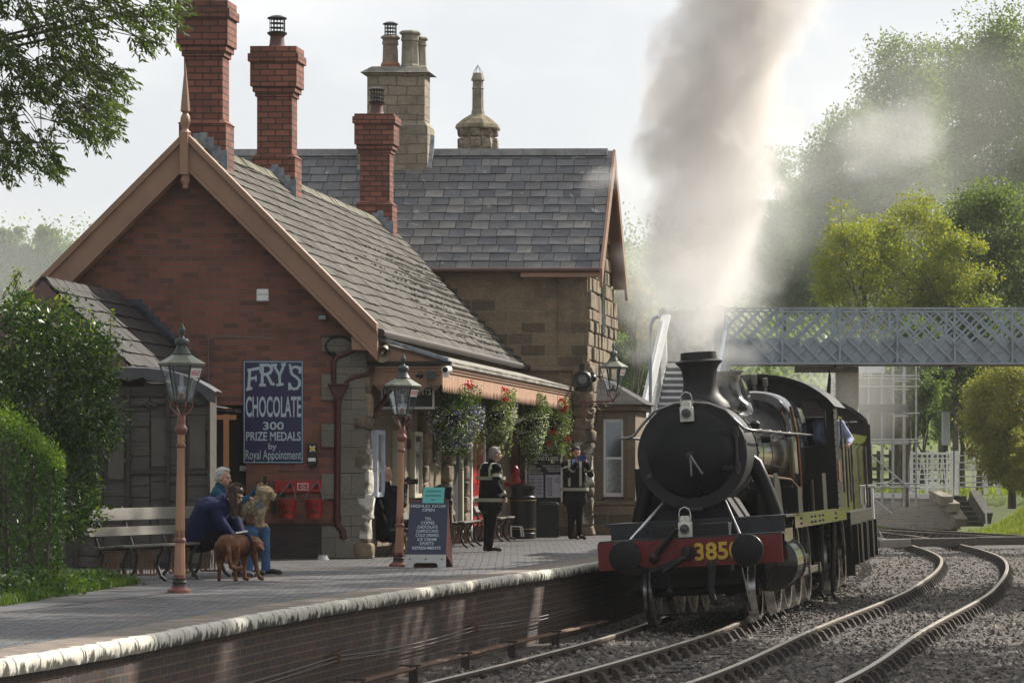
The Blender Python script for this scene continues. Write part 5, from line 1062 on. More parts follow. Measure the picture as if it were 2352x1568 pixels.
# front footplate and running plates
mb = MB(); mb.box(-1.22, 1.30, .72, .75, 1.27, 1.49); mb.box(-1.30, 1.32, .02, .74, 1.25, 1.275); mb.box(-1.30, 1.33, .72, 2.2, 1.47, 1.51)
rivets(mb, [(x, .715, z) for x in (-1.1,-.98,1.02,1.14) for z in (1.33,1.43)], .014); mb.build('front_platform', plate_blue, en, bevel=.008)
mb = MB()
for s in (-1, 1): mb.box(min(s*.6,s*1.33), max(s*.6,s*1.33), 2.2, 11.7, 1.47, 1.51); mb.box(min(s*1.29,s*1.315), max(s*1.29,s*1.315), 2.2, 11.7, 1.29, 1.47)
mb.build('running_plate', black_gloss, en, bevel=.005)
mb = MB(); rivets(mb, [(1.318, y, z) for y in (3.2,5.0,5.6,6.4,7.0,9.5) for z in (1.35,1.43)], .02); mb.box(-.55,.55,.2,11.5,.75,1.45); mb.box(-1.28,1.28,.05,.25,.55,.87) if False else None; mb.build('frames', black_matt, en)
# smokebox, door, saddle
mb = MB(); mb.lathe([(.74,.93),(BR-.005,.94),(BR,.96),(BR,1.0),(BR-.03,1.02),(BR-.03,2.62),(BR-.01,2.63),(BR-.01,2.70),(BR-.05,2.71)], (0,0,BC), 64, 'y')
sb = mb.build('smokebox', smoke_black, en, smooth=35)
mb = MB()
for k in range(44): a = 2*math.pi*k/44; rivets(mb, [(.975*BR*math.cos(a), .95, BC+.975*BR*math.sin(a))], .015); rivets(mb, [((BR-.027)*math.cos(a), 1.07, BC+(BR-.027)*math.sin(a)), ((BR-.01)*math.cos(a), 2.665, BC+(BR-.01)*math.sin(a))], .019)
mb.build('smokebox_rivets', smoke_black, sb, smooth=60)
mb = MB(); mb.lathe([(.645,.935),(.64,.905),(.60,.88),(.50,.845),(.35,.815),(.18,.80),(.01,.795)], (0,0,BC+.03), 56, 'y'); dr = mb.build('smokebox_door', door_black, en, smooth=40)
mb = MB(); cz_ = BC+.03
for z in (cz_+.25, cz_-.24): mb.hexa([(.05,.775+.05,z-.025),(.66,.86,z-.035),(.66,.90,z-.035),(.05,.83+.02,z-.025)], [(.05,.80,z+.02),(.66,.86,z+.035),(.66,.90,z+.035),(.05,.85,z+.02)]); mb.lathe([(.045,-.06),(.045,.06)], (.66,.86,z), 10)
mb.tube([(.66,.86,cz_-.34),(.66,.86,cz_+.34)], .022, 8); mb.lathe([(.05,.73),(.05,.80)], (-.02,0,cz_-.03), 12, 'y'); mb.ball((-.02,.72,cz_-.03), .03)
mh = MB(); mh.tube([(0,.72,cz_-.04),(.15,.70,cz_-.29)], [.020,.015], 6); mh.ball((.155,.7,cz_-.3),.024); mh.cut(); mh.tube([(0,.74,cz_-.05),(0,.72,cz_-.33)], [.020,.015], 6); mh.build('door_handle', M('handle_steel', (.20,.20,.205), .3, .9, var=.2), dr, smooth=50, split=True); mb.cut(); mb.lathe([(.04,.86),(.04,.93)], (-.64,0,cz_-.30), 10, 'y'); mb.cut(); mb.box(-.12,.12,.84,.93,BC-.80,BC-.75); mb.build('door_fitting', M('worn_fittings', (.06,.058,.058), .35, .7, var=.4), dr, smooth=40, split=True)
mb = MB(); mb.hexa([(-.62,1.1,1.5),(.62,1.1,1.5),(.62,2.6,1.5),(-.62,2.6,1.5)], [(-.42,1.1,1.85),(.42,1.1,1.85),(.42,2.6,1.85),(-.42,2.6,1.85)]); mb.build('saddle', black_matt, en)
mb = MB(); mb.tube([(-.86,.10,1.27),(-.44,1.02,1.80)], .022, 8); mb.cut(); mb.tube([(.72,.10,1.27),(.42,1.02,1.78)], .022, 8); mb.build('front_stay', steel, en, smooth=50, split=True)
# chimney
mb = MB(); mb.lathe([(.43,3.12),(.40,3.2),(.33,3.27),(.275,3.34),(.25,3.45),(.245,3.55),(.262,3.68),(.285,3.74),(.345,3.80),(.35,3.815),(.30,3.84),(.27,3.845),(.262,3.95),(.235,3.955),(.23,3.8)], (.05,2.0,0), 40); mb.build('funnel', smoke_black, en, smooth=35)
# boiler barrel, bands, firebox
mb = MB(); mb.lathe([(.70,2.68),(.735,2.70),(.74,4.3),(.83,7.2),(.83,7.3)], (0,0,BC), 64, 'y'); bo = mb.build('boiler', black_gloss, en, smooth=35)
mb = MB()
for y, r in ((2.8,.737),(3.9,.740),(5.0,.762),(6.1,.796),(6.95,.822)): mb.cut(); mb.lathe([(r-.01,y-.022),(r+.004,y-.02),(r+.004,y+.02),(r-.01,y+.022)], (0,0,BC+.0), 64, 'y')
mb.build('boiler_band', black_gloss, bo, smooth=30, split=True)
mb = MB(); vs = []; n_ = 36
for y, k in ((7.05,.86),(7.12,.97),(7.22,1.0),(9.7,1.0)):
    for j in range(n_):
        a = 2*math.pi*j/n_; c, s_ = math.cos(a), math.sin(a); e = .55
        vs.append((.90*k*math.copysign(abs(c)**e, c), y, BC+.06+.98*k*math.copysign(abs(s_)**e, s_)))
mb.mesh(vs, [(i*n_+j, i*n_+(j+1) % n_, (i+1)*n_+(j+1) % n_, (i+1)*n_+j) for i in range(3) for j in range(n_)]+[tuple(range(n_))]); mb.build('firebox', black_gloss, en, smooth=40)
mb = MB(); mb.lathe([(.44,3.1),(.40,3.24),(.30,3.32),(.25,3.42),(.235,3.6),(.25,3.70),(.31,3.745),(.31,3.765),(.2,3.77),(.01,3.77)], (0,5.7,0), 32); sv = mb.build('safety_valve_cover', black_gloss, en, smooth=40)
mb = MB()
for dx in (-.12, .12): mb.lathe([(.035,3.76),(.035,3.79),(.02,3.80)], (dx,5.7,0), 8)
mb.hexa([(-.1,5.9,3.2),(.40,5.9,3.1),(.40,6.6,3.1),(-.1,6.6,3.2)], [(-.05,5.95,3.66),(.24,5.98,3.66),(.26,6.4,3.6),(-.05,6.4,3.6)]); mb.build('top_feed', black_gloss, sv, smooth=45, bevel=.06, seg=3)
mb = MB()
for x, h in ((.1,.30),(.28,.22)): mb.lathe([(.03,3.45),(.03,3.5+h*.4),(.05,3.5+h*.45),(.05,3.5+h),(.02,3.52+h)], (x,9.3,0), 10)
mb.build('whistle', oily, en, smooth=40)
# handrails, steam pipes, lamps
mb = MB(); zr = BC+.30
mb.tube([(-1.02,.95,zr),(-.90,.90,zr+.0),(-.82,.88,zr+.03),(-.70,.87,zr+.17),(-.5,.86,zr+.36),(-.2,.86,zr+.455),(.05,.86,zr+.46),(.3,.86,zr+.42),(.52,.86,zr+.32),(.68,.87,zr+.14),(.78,.89,zr+.03),(.9,.93,zr),(.94,1.3,zr),(.95,2.6,zr),(.93,5,zr),(.98,7.2,zr),(1.0,9.6,zr)], .021, 8); mb.tube([(-1.02,.95,zr),(-.95,1.4,zr),(-.95,9.6,zr)], .021, 8)
for y in (1.5,2.9,4.4,5.9,7.4): mb.ball((.94,y,zr), .035); mb.tube([(.7,y,zr),(.94,y,zr)], .015, 6)
mb.build('handrail', M('handrail_steel', (.22,.22,.22), .3, .9, var=.2), en, smooth=60)
mb = MB()
for s in (-1, 1): mb.cut(); mb.tube([(s*.60,2.3,BC-.05),(s*.76,2.3,BC-.18),(s*.86,2.32,BC-.45),(s*.99,2.34,1.6),(s*1.02,2.34,1.48)], [.115,.12,.12,.12,.12], 16)
mb.build('steam_pipe', black_semi, en, smooth=50, split=True)
mb = MB(); mb.tube([(.80,3.3,BC-.35),(.84,4.6,BC-.38),(.9,6.2,BC-.42),(.98,7.0,BC-.6)], .022, 8); mb.tube([(.90,6.9,BC+.75),(.98,7.0,BC+.2),(.99,7.0,BC-.6),(.95,7.0,BC-.9)], .024, 8); mb.build('copper_pipework', copper, en, smooth=50)
mb = MB(); mb.lathe([(.07,0),(.09,.02),(.09,.10),(.05,.14)], (.70,3.15,BC+.34), 10); mb.lathe([(.06,0),(.06,.14)], (.78,3.3,BC+.2), 10, 'x'); mb.build('clack_valve', black_semi, en, smooth=40)
def engine_lamp(x, y, z, lab):
    mb = MB(); mb.box(x-.095, x+.095, y-.10, y+.08, z, z+.215); lb = mb.build('headlamp', lamp_white, en, bevel=.012); tag(lb, lab)
    mb = MB(); mb.box(x-.068, x+.068, y-.08, y+.06, z+.215, z+.28); mb.box(x-.055, x+.055, y-.07, y+.05, z+.28, z+.305); mb.lathe([(.085,y-.115),(.085,y-.10)], (x,0,z+.12), 20, 'y'); mb.build('lamp_top', lamp_white, lb, bevel=.008)
    mb = MB(); mb.lathe([(.062,y-.155),(.07,y-.13),(.07,y-.11)], (x,0,z+.12), 18, 'y'); mb.ball((x,y-.135,z+.12), (.055,.03,.055), 14, 9); mb.build('lens', M('lamp_lens', (.06,.06,.07), .08) if 'lamp_lens' not in bpy.data.materials else bpy.data.materials['lamp_lens'], lb, smooth=60)
    mb = MB(); mb.tube([(x-.08,y,z+.21),(x-.08,y,z+.34),(x-.06,y,z+.40),(x,y,z+.43),(x+.06,y,z+.40),(x+.08,y,z+.34),(x+.08,y,z+.21)], .011, 6); mb.box(x-.06, x+.06, y+.08, y+.1, z-.12, z+.2); mb.build('handle', steel, lb, smooth=50)
engine_lamp(-.02, .79, BC+.48, 'white lamp on the smokebox door top'); engine_lamp(-.06, .16, 1.27, 'white lamp on the footplate above the red beam')
# cylinders, wheels, motion
mb = MB()
for s in (-1, 1): mb.cut(); mb.lathe([(.30,1.55),(.40,1.57),(.40,1.66),(.38,1.68),(.38,2.9),(.40,2.92),(.40,3.0),(.2,3.05)], (s*.98,0,.80), 28, 'y'); mb.box(min(s*.65,s*1.2), max(s*.65,s*1.2), 1.65, 2.95, .9, 1.47); mb.lathe([(.08,1.50),(.1,1.56)], (s*.98,0,.80), 12, 'y')
mb.build('cylinder', black_gloss, en, smooth=40, split=True)
mb = MB(); mb.hexa([(1.30,1.6,1.47),(1.33,1.6,1.47),(1.33,3.1,1.47),(1.30,3.1,1.47)], [(1.22,1.5,1.48),(1.33,1.5,1.5),(1.33,3.1,1.5),(1.22,3.1,1.5)]); mb.build('cylinder_lagging', black_gloss, en)
def wheel(x, y, r, s, n, parent, crank=None, name='wheel'):
    mb = MB(); mb.lathe([(r-.07,-.06),(r+.03,-.065),(r+.03,-.04),(r,-.03),(r-.01,.065),(r-.07,.06),(r-.07,-.06)], (0,0,0), 40, 'x'); w_ = mb.build(name, M('tyre_steel', (.50,.50,.52), .28, 1, var=.2) if 'tyre_steel' not in bpy.data.materials else bpy.data.materials['tyre_steel'], parent, smooth=35); w_.location = (x, y, r); w_.rotation_euler = (0, 0, 0 if s > 0 else math.pi); w_.scale = (1, 1/YS if parent is en else 1, 1)
    mb = MB()
    for k in range(n): a = 2*math.pi*k/n; mb.bar((0,.08*math.cos(a),.08*math.sin(a)), (0,(r-.06)*math.cos(a),(r-.06)*math.sin(a)), .05, .035, up=(1,0,0))
    mb.lathe([(.10,-.07),(.12,-.05),(.12,.07),(.06,.10)], (0,0,0), 16, 'x'); mb.build('spokes', black_semi, w_, smooth=40)
    if crank is not None: pass
    return w_
for s in (-1, 1):
    wheel(s*.75, 1.38, .48, s, 10, en, name='front_wheel')
    for y in (4.05, 5.72, 7.38, 9.2): wheel(s*.75, y, .705, s, 14, en, name='driving_wheel')
mb = MB()
for s in (-1, 1):
    x = s*.98; mb.bar((x,4.05,.55), (x,9.2,.55), .05, .11); mb.bar((x+s*.06,3.3,.80), (x+s*.06,5.72,.55), .05, .10); mb.bar((x,2.9,.80), (x,3.6,.80), .06); mb.box(x-.05,x+.05,3.1,4.3,.92,.98); mb.box(x-.05,x+.05,3.1,4.3,.64,.70)
    for y in (4.05,5.72,7.38,9.2): mb.lathe([(.09,-.05),(.09,.06)], (x,y,.55), 12, 'x')
    mb.box(x-.08,x+.08,3.35,3.7,.62,1.0)
mb.build('connecting_rods', oily, en, bevel=.008)
mb = MB(); mb.tube([(-.8,1.38,.48),(.8,1.38,.48)], .08, 10)
for y in (4.05,5.72,7.38,9.2): mb.tube([(-.8,y,.7),(.8,y,.7)], .09, 10)
mb.tube([(-.62,.85,.16),(.52,.85,.16)], .02, 6); mb.bar((-.70,.55,.8), (-.75,.80,.16), .03); mb.bar((.66,.55,.8), (.73,.80,.16), .03); mb.box(-.62,.62,.8,10.5,.55,1.0); mb.build('undergear', black_matt, en)
# splashers, sandbox, cab
mb = MB()
for s in (-1, 1):
    for y in (4.05, 5.72, 7.38):
        vs = []; 
        for q in range(17): a = math.pi*q/16; vs.append((s*.62, y+.82*math.cos(a), 1.5+max(0, .82*math.sin(a)-.62)*1.9)); 
        n_ = len(vs); vs += [(s*.92, b, c) for a, b, c in vs]; mb.mesh(vs, [(i, i+1, n_+i+1, n_+i) for i in range(n_-1)]+[tuple(range(n_, 2*n_))])
    mb.lathe([(.62,-.02),(.62,.02)], (s*.93,3.55,1.5), 28, 'x') if s > 0 else None
mb.box(-1.1,-.6,2.75,3.3,1.5,2.3); mb.box(.75,1.1,5.2,5.9,1.5,1.9); mb.box(1.0,1.25,8.0,8.7,1.5,2.1); mb.tube([(1.15,6.9,1.5),(1.15,6.9,2.0)], .05, 8)
mb.build('splasher', black_semi, en, smooth=40)
mb = MB(); cy0, cy1 = 9.6, 11.7; hw = 1.36; ev_, tp = 3.18, 3.80
aw_ = math.degrees(math.asin(.86*math.sin(R(64))/hw)); arc = [(hw*math.sin(R(a))/math.sin(R(64)), ev_+(tp-ev_)*(math.cos(R(a))-math.cos(R(64)))/(1-math.cos(R(64)))) for a in sorted(list(range(-64, 65, 8))+[aw_])]
wx = [(.80,2.55),(1.22,2.55),(1.22,3.12),(1.10,3.32),(.86,3.32),(.80,3.2)]
# front sheet in strips round the window
mb.face([(-hw,cy0,1.5),(hw,cy0,1.5),(hw,cy0,2.55),(-hw,cy0,2.55)]); mb.face([(-hw,cy0,2.55),(.80,cy0,2.55),(.80,cy0,3.2),(.86,cy0,3.32)]+[(x, cy0, z) for x, z in arc[::-1] if x <= .8601]); mb.face([(1.22,cy0,2.55),(hw,cy0,2.55),(hw,cy0,ev_),(1.22,cy0,3.12)])
mb.face([(1.22,cy0,3.12),(hw,cy0,ev_)]+[(x, cy0, z) for x, z in arc[::-1] if .8599 < x < hw-.001]+[(.86,cy0,3.32),(1.10,cy0,3.32)])
for s in (-1, 1): mb.box(min(s*hw,s*(hw-.03)), max(s*hw,s*(hw-.03)), cy0, cy0+.75, 1.5, ev_); mb.box(min(s*hw,s*(hw-.03)), max(s*hw,s*(hw-.03)), cy0+.75, cy1-.5, 1.5, 2.5)
mb.face([(-hw,cy1-.6,1.5),(hw,cy1-.6,1.5),(hw,cy1-.6,2.3),(-hw,cy1-.6,2.3)])
cb = mb.build('cab', black_semi, en)
mb = MB(); n_ = len(arc); vs = [(x*1.03, y, z+.02) for y in (cy0-.12, cy1) for x, z in arc]; mb.mesh(vs, [(i, i+1, n_+i+1, n_+i) for i in range(n_-1)]); vs = [(x*1.03, y, z-.05) for y in (cy0-.12,) for x, z in arc]; mb.mesh([(x*1.03, cy0-.12, z+.02) for x, z in arc]+vs, [(i+1, i, n_+i, n_+i+1) for i in range(n_-1)]); rivets(mb, [(x, cy0-.01, z-.07) for x, z in arc], .016); mb.build('cab_roof', black_semi, cb, smooth=30)
mb = MB(); mb.tube([(wx[i][0], cy0-.01, wx[i][1]) for i in (0,1,2,3,4,5,0)], .022, 6); mb.build('window_rim', black_gloss, cb, smooth=60)
mb = MB(); mb.tube([(hw+.05,cy0+.8,1.75),(hw+.05,cy0+.8,3.0)], .02, 8); mb.tube([(hw+.05,cy1+.1,1.6),(hw+.05,cy1+.1,2.9)], .02, 8); mb.build('cab_handrail', oily, cb, smooth=60)
mb = MB(); rivets(mb, [(hw+.003, cy0+.05, 1.55+.11*k) for k in range(15)], .014); mb.build('cab_rivets', black_semi, cb); mb = MB(); mb.box(hw, hw+.02, cy0+.2, cy0+.62, 1.95, 2.3); mb.build('number_plate', M('plate_brass', (.20,.08,.05), .35, .6), cb)
# tender
tn_ = thing('tender', 'black tender with lined side panel coupled behind the steam engine', 'tender', (0,0,0)); TX = 10.75
E_ = Matrix.Translation((2.58, 46.3, RAILZ-.045)) @ Matrix.Rotation(-R(LPSI), 4, 'Z') @ Matrix.Rotation(-R(3.3), 4, 'Y')
c = E_ @ Vector((0.03, TX, 0)); tn_.location = c; tn_.rotation_euler = (0, -R(3.0), -R(9.4))
mb = MB(); mb.box(-1.2,1.2,.1,6.6,1.42,2.62); vs = []
for s in (-1, 1): mb.hexa([(s*1.2,.1,2.62),(s*1.17,.1,2.62),(s*1.17,6.6,2.62),(s*1.2,6.6,2.62)], [(s*1.30,.1,2.80),(s*1.27,.1,2.80),(s*1.27,6.6,2.80),(s*1.30,6.6,2.80)])
mb.box(-1.15,1.17,.1,.14,2.4,3.1); mb.box(1.14,1.17,.1,1.2,2.62,3.1); td = mb.build('tank', black_gloss, tn_, bevel=.01)
mb = MB(); rivets(mb, [(x, .095, z) for x in (.80,.92,1.04) for z in (2.7,2.8,2.9,2.6)], .018); rivets(mb, [(1.175, y, 2.7+.1*k) for y in (.3,.5) for k in range(3)], .018); mb.box(1.195,1.215,.1,6.6,1.42,1.5); mb.box(1.195,1.215,.1,6.6,2.55,2.6); mb.build('beading', black_gloss, td)
mb = MB(); mb.box(-1.28,1.3,0,6.8,1.33,1.42); mb.box(1.25,1.3,0,6.8,.75,1.33); mb.box(-1.3,-1.25,0,6.8,.75,1.33); mb.box(-.6,.6,.2,6.6,.6,1.33)
for y in (.2,1.3,1.6,3.0,3.4,4.9,5.2,6.4): mb.box(1.28,1.4,y,y+.18,.5,1.2)
mb.build('tender_frame', black_semi, tn_, bevel=.008)
for s in (-1, 1):
    for y in (1.2, 3.2, 5.2): wheel(s*.75, y, .62, s, 12, tn_)
mb = MB(); mb.tube([(1.28,.0,1.5),(1.28,0,2.7)], .022, 8); mb.cut(); mb.tube([(1.3,1.3,1.45),(1.3,1.3,2.6)], .022, 8); mb.cut(); mb.tube([(1.28,5.9,1.45),(1.28,5.9,2.6)], .022, 8); mb.build('handrail', oily, tn_, smooth=60, split=True)
mb = MB(); mb.tube([(.95,.2,2.6),(1.02,.2,3.5)], .018, 6); mb.tube([(1.02,.2,3.5),(1.05,.2,3.75),(1.06,.2,3.95)], [.04,.03,.004], 6); mb.build('fire_iron', black_semi, tn_)
mb = MB(); rr = random.Random(4)
for k in range(90): mb.ball((rr.uniform(-.95,.95), rr.uniform(.4,4.5), 2.6+rr.uniform(0,.25)), rr.uniform(.08,.16), 6, 4)
mb.build('coal', M('coal', (.015,.015,.016), .4, var=.4), tn_)
# coach
ch_ = thing('railway_coach', 'dark railway coach with arched roof and white steps behind the tender', 'coach', (0,0,0)); ch_.location = tn_.location+Vector((math.sin(R(9.0))*7.35-.02, 7.27, 0)); ch_.rotation_euler = (0, -R(2.6), -R(6.2))
coach_m = M('coach_dark', (.030,.018,.017), .4, var=.3, scale=3)
mb = MB(); mb.box(-1.33,1.33,0,17,1.05,3.1); a2 = [(1.38*math.sin(R(a))/math.sin(R(62)), 3.06+.62*(math.cos(R(a))-math.cos(R(62)))/(1-math.cos(R(62)))) for a in range(-62, 63, 8)]
mb.face([(x, 0, z) for x, z in a2][::-1]); mb.build('body', coach_m, ch_)
mb = MB(); n_ = len(a2); vs = [(x, y, z) for y in (-.12, 17) for x, z in a2]+[(x*.97, y, z-.07) for y in (-.12, 17) for x, z in a2]; mb.mesh(vs, [(i, i+1, n_+i+1, n_+i) for i in range(n_-1)]+[(i+1, i, 2*n_+i, 2*n_+i+1) for i in range(n_-1)]); mb.build('roof', M('coach_roof', (.035,.035,.035), .6, var=.3), ch_, smooth=40)
mb = MB()
for k in range(9): x = -1.3+k*.32; mb.cut(); mb.box(x, x+.03, -.03, 0, 1.1, 3.15)
for k in range(14): mb.cut(); mb.box(1.33, 1.37, .3+k*1.15, .36+k*1.15, 1.1, 3.05)
mb.build('panel_strip', M('coach_strip', (.05,.035,.03), .5, var=.3), ch_, split=True)
mb = MB()
for k in range(7): mb.cut(); mb.box(1.331, 1.345, .8+k*2.3, 2.2+k*2.3, 2.0, 2.8)
mb.build('window', M('coach_glass', (.015,.016,.018), .35), ch_, split=True); mb = MB(); mb.box(-1.25,1.25,.1,16.8,.75,1.05)
for y in (1.5,4,12.5,15): mb.box(-.95,.95,y,y+1,.05,.8)
mb.build('underframe', black_matt, ch_)
mb = MB()
for dx in (1.05, 1.2, 1.35): mb.tube([(dx,-.2,1.12),(dx,-.2,1.86)], .028, 8)
mb.tube([(1.0,-.2,1.15),(1.4,-.2,1.15)], .04, 8); mb.tube([(1.0,-.2,1.84),(1.4,-.2,1.84)], .028, 8); mb.tube([(1.45,-.1,.95),(1.5,-.1,.85),(1.45,-.1,.78),(1.38,-.1,.82)], .02, 6); mb.build('corner_steps', white_paint, ch_, smooth=50)
# ------------------------------------------------------------------ footbridge
fb_m = M('bridge_paint', (.27,.32,.37), .5, var=.12, scale=3, dirt=(.18,.20,.22), dpos=(.55,.75)); fb_w = M('bridge_white', (.62,.62,.60), .5, var=.1)
fb = thing('footbridge', 'blue grey lattice footbridge with stairs spanning the railway tracks behind the engine', 'footbridge', (6, 94, 0))
BZ0, BZ1 = 4.42, 6.02; bx0_, pw_ = 6.12, 1.655; np_ = 11
for Yg in (94.0, 95.9):
    g = tag(bpy.data.objects.new('lattice_girder', None)); COL.objects.link(g); g.parent = fb
    mb = MB(); mb.box(bx0_, bx0_+np_*pw_, Yg-.09, Yg+.09, BZ1-.05, BZ1); mb.box(bx0_, bx0_+np_*pw_, Yg-.10, Yg+.10, BZ0-.03, BZ0+.03)
    for k in range(np_+1): x = bx0_+k*pw_; mb.box(x-.03, x+.03, Yg-.10, Yg+.06, BZ0+.03, BZ1-.05)
    mb.build('chord', fb_m, g, lambda v: v-fb.location)
    mb = MB(); mb.box(bx0_, bx0_+np_*pw_, Yg+.012, Yg+.03, BZ0+.03, BZ0+(.50 if Yg < 95 else .3))
    for k in range(np_*3 if Yg < 95 else 0): x = bx0_+(k+.5)*pw_/3; mb.lathe([(pw_/6,Yg+.016),(pw_/6,Yg+.026)], (x,0,BZ0+.47), 16, 'y')
    mb.build('web_plate', fb_m, g, lambda v: v-fb.location)
    mb = MB(); h = BZ1-BZ0; st_ = pw_/3.5
    for k in range(-4, int(np_*3.5)+5):
        for s, yy in ((1,-.02),(-1,-.05)):
            xa = bx0_+k*st_; xb = xa+s*h*1.0; za, zb = BZ0, BZ1
            lo, hi = bx0_, bx0_+np_*pw_
            def cl(xa, za, xb, zb):
                pts = []
                for (x, z, x2, z2) in ((xa,za,xb,zb),(xb,zb,xa,za)):
                    if x < lo: f = (lo-x)/(x2-x); x, z = lo, z+(z2-z)*f
                    if x > hi: f = (hi-x)/(x2-x); x, z = hi, z+(z2-z)*f
                    pts.append((x, z))
                return pts
            if max(xa, xb) <= lo or min(xa, xb) >= hi: continue
            (p, q), (p2, q2) = cl(xa, za, xb, zb)
            if abs(p-p2) > .02: mb.bar((p,Yg+yy,q), (p2,Yg+yy,q2), .062, .018, up=(0,1,0))
    mb.build('lattice', fb_m, g, lambda v: v-fb.location)
mb = MB(); mb.box(bx0_, bx0_+np_*pw_, 94.0, 95.9, BZ0-.02, BZ0+.04); mb.box(8.2, 10.0, 94.3, 94.8, BZ0-.25, BZ0-.08); mb.box(15.4, 17.6, 94.3, 94.8, BZ0-.25, BZ0-.1)
for k in range(0, np_+1, 2): mb.box(bx0_+k*pw_-.1, bx0_+k*pw_+.1, 94.0, 95.9, BZ0-.14, BZ0-.03)
mb.build('deck', M('deck_timber', (.11,.10,.09), .8), fb, world=True)
mb = MB(); mb.lathe([(.34,-1.2),(.34,BZ0-.1)], (9.75,95.0,0), 24); mb.build('column', M('column_paint', (.48,.47,.43), .6, var=.1), fb, world=True, smooth=40)
mb = MB(); p = at(1652, 700, 93.9); mb.box(p.x-.16, p.x+.14, 93.85, 94.1, BZ0-.1, BZ1+.05); mb.build('end_post', fb_w, fb, world=True)
# stairs: descend towards the camera on the station side
S1 = Vector((5.35, 94.2, BZ0)); S0 = Vector((4.05, 86.6, 0.0)); nst = 24; sw_ = .85
mb = MB()
for k in range(nst): p = S0+(S1-S0)*((k+.5)/nst); mb.box(p.x-sw_, p.x+sw_, p.y-.19, p.y+.17, p.z-.04, p.z+.03)
mb.build('stair_treads', M('stair_tread', (.55,.56,.56), .7, var=.15), fb, world=True)  # light tone puts the light falling on the treads into the colour
mb = MB()
for k in range(nst): p = S0+(S1-S0)*((k+.5)/nst); mb.box(p.x-sw_, p.x+sw_, p.y+.13, p.y+.15, p.z+.03, p.z+.15)
mb.build('stair_risers', M('stair_riser', (.10,.11,.12), .8, var=.2), fb, world=True)  # dark tone puts the shade on the risers into the colour
for s in (-1, 1):
    mb = MB(); a, b_ = S0+Vector((s*(sw_+.05),0,-.12)), S1+Vector((s*(sw_+.05),0,-.12)); mb.bar(a, b_, .07, .32); mb.bar(a+Vector((0,0,1.5)), b_+Vector((0,0,1.5)), .26 if s < 0 else .09, .07); mb.bar(a+Vector((0,0,.2)), a+Vector((0,0,1.9)), .34 if s < 0 else .12, .2)
    for k in range(40):
        f = k/40; p = a+(b_-a)*f; q = p+(b_-a)*.12; mb.bar(p+Vector((.015*s,0,.15)), q+Vector((.015*s,0,1.45-.5)), .05, .012) if False else None
        mb.bar(p+Vector((0,0,.15)), a+(b_-a)*min(1, f+.09)+Vector((0,0,1.45)), .02, .06); mb.bar(a+(b_-a)*min(1, f+.09)+Vector((.02,0,.15)), p+Vector((.02,0,1.45)), .02, .06)
    mb.bar(a+Vector((s*.03,0,.75)), b_+Vector((s*.03,0,.75)), .02, 1.45) if s < 0 else None
    mb.build('stair_parapet', fb_w if s < 0 else fb_m, fb, world=True)
mb = MB(); p = S1; mb.box(p.x-1.0, bx0_, 94.0, 95.9, BZ0-.1, BZ0); mb.box(p.x-1.0, bx0_, 95.85, 95.95, BZ0, BZ1); mb.box(p.x-1.03, p.x-.93, 94.2, 95.9, BZ0, BZ1); mb.build('landing', M('hazed_landing_paint', (.58,.57,.53), .7, var=.15), fb, world=True)  # landing colour made paler to stand for the whitish haze
lpole = thing('lamp_pole', 'thin white curved lamp pole beside the footbridge stairs', 'lamp', at(1495, 1180, 84)); mb = MB(); mb.tube([at(1494,1190,84), at(1494,780,84), at(1496,745,84), at(1502,731,84), at(1512,727,84)], .045, 8); mb.build('pole', fb_m, lpole, world=True, smooth=50)
# scaffolding and sheeting beyond the bridge
sc = thing('scaffolding', 'grey sheeted steel scaffolding standing beyond the footbridge', 'scaffolding', at(2020, 1150, 112)); SY = 112; sk = SY/F; tube_m = M('scaffold_tube', (.42,.42,.41), .45, .5, var=.2)
mb = MB()
for dy in (0, 3.2):
    for x in (1932, 1962, 1995, 2025, 2052, 2075, 2104): mb.tube([at(x,1165,SY)+Vector((0,dy,0)), at(x,836,SY)+Vector((0,dy,0))], .035, 6)
    for y in (862, 868, 888, 950, 1010, 1016, 1110, 1118): mb.tube([at(1925,y,SY)+Vector((0,dy-.05,0)), at(2112,y+random.uniform(-2,2),SY)+Vector((0,dy-.05,0))], .03, 6)
for a, b_ in (((1930,1180),(2060,1095)),((1935,1090),(2050,1180)),((1960,1010),(2100,1130))): mb.tube([at(*a,SY-.1), at(*b_,SY-.1)], .03, 6)
mb.build('tubes', tube_m, sc, world=True); mb = MB(); a, b_ = at(1935,870,SY+1), at(2052,1008,SY+1); mb.box(a.x, b_.x, SY+1, SY+1.06, b_.z, a.z); a, b_ = at(1962,838,SY-.1), at(2033,856,SY-.1); mb.build('sheeting', M('grey_sheet', (.24,.235,.225), .8, var=.25, scale=1.2, stretch=(3,1,.6)), sc, world=True); mb = MB(); mb.box(a.x, b_.x, SY-.1, SY-.06, b_.z, a.z); mb.build('board', M('pale_sheet', (.5,.53,.56), .6), sc, world=True)
mb = MB(); a, b_ = at(1940,928,SY-.3), at(2085,944,SY-.3); mb.box(a.x, b_.x, SY-.3, SY+.8, b_.z, a.z); mb.build('platform_boards', timber_grey, sc, world=True)
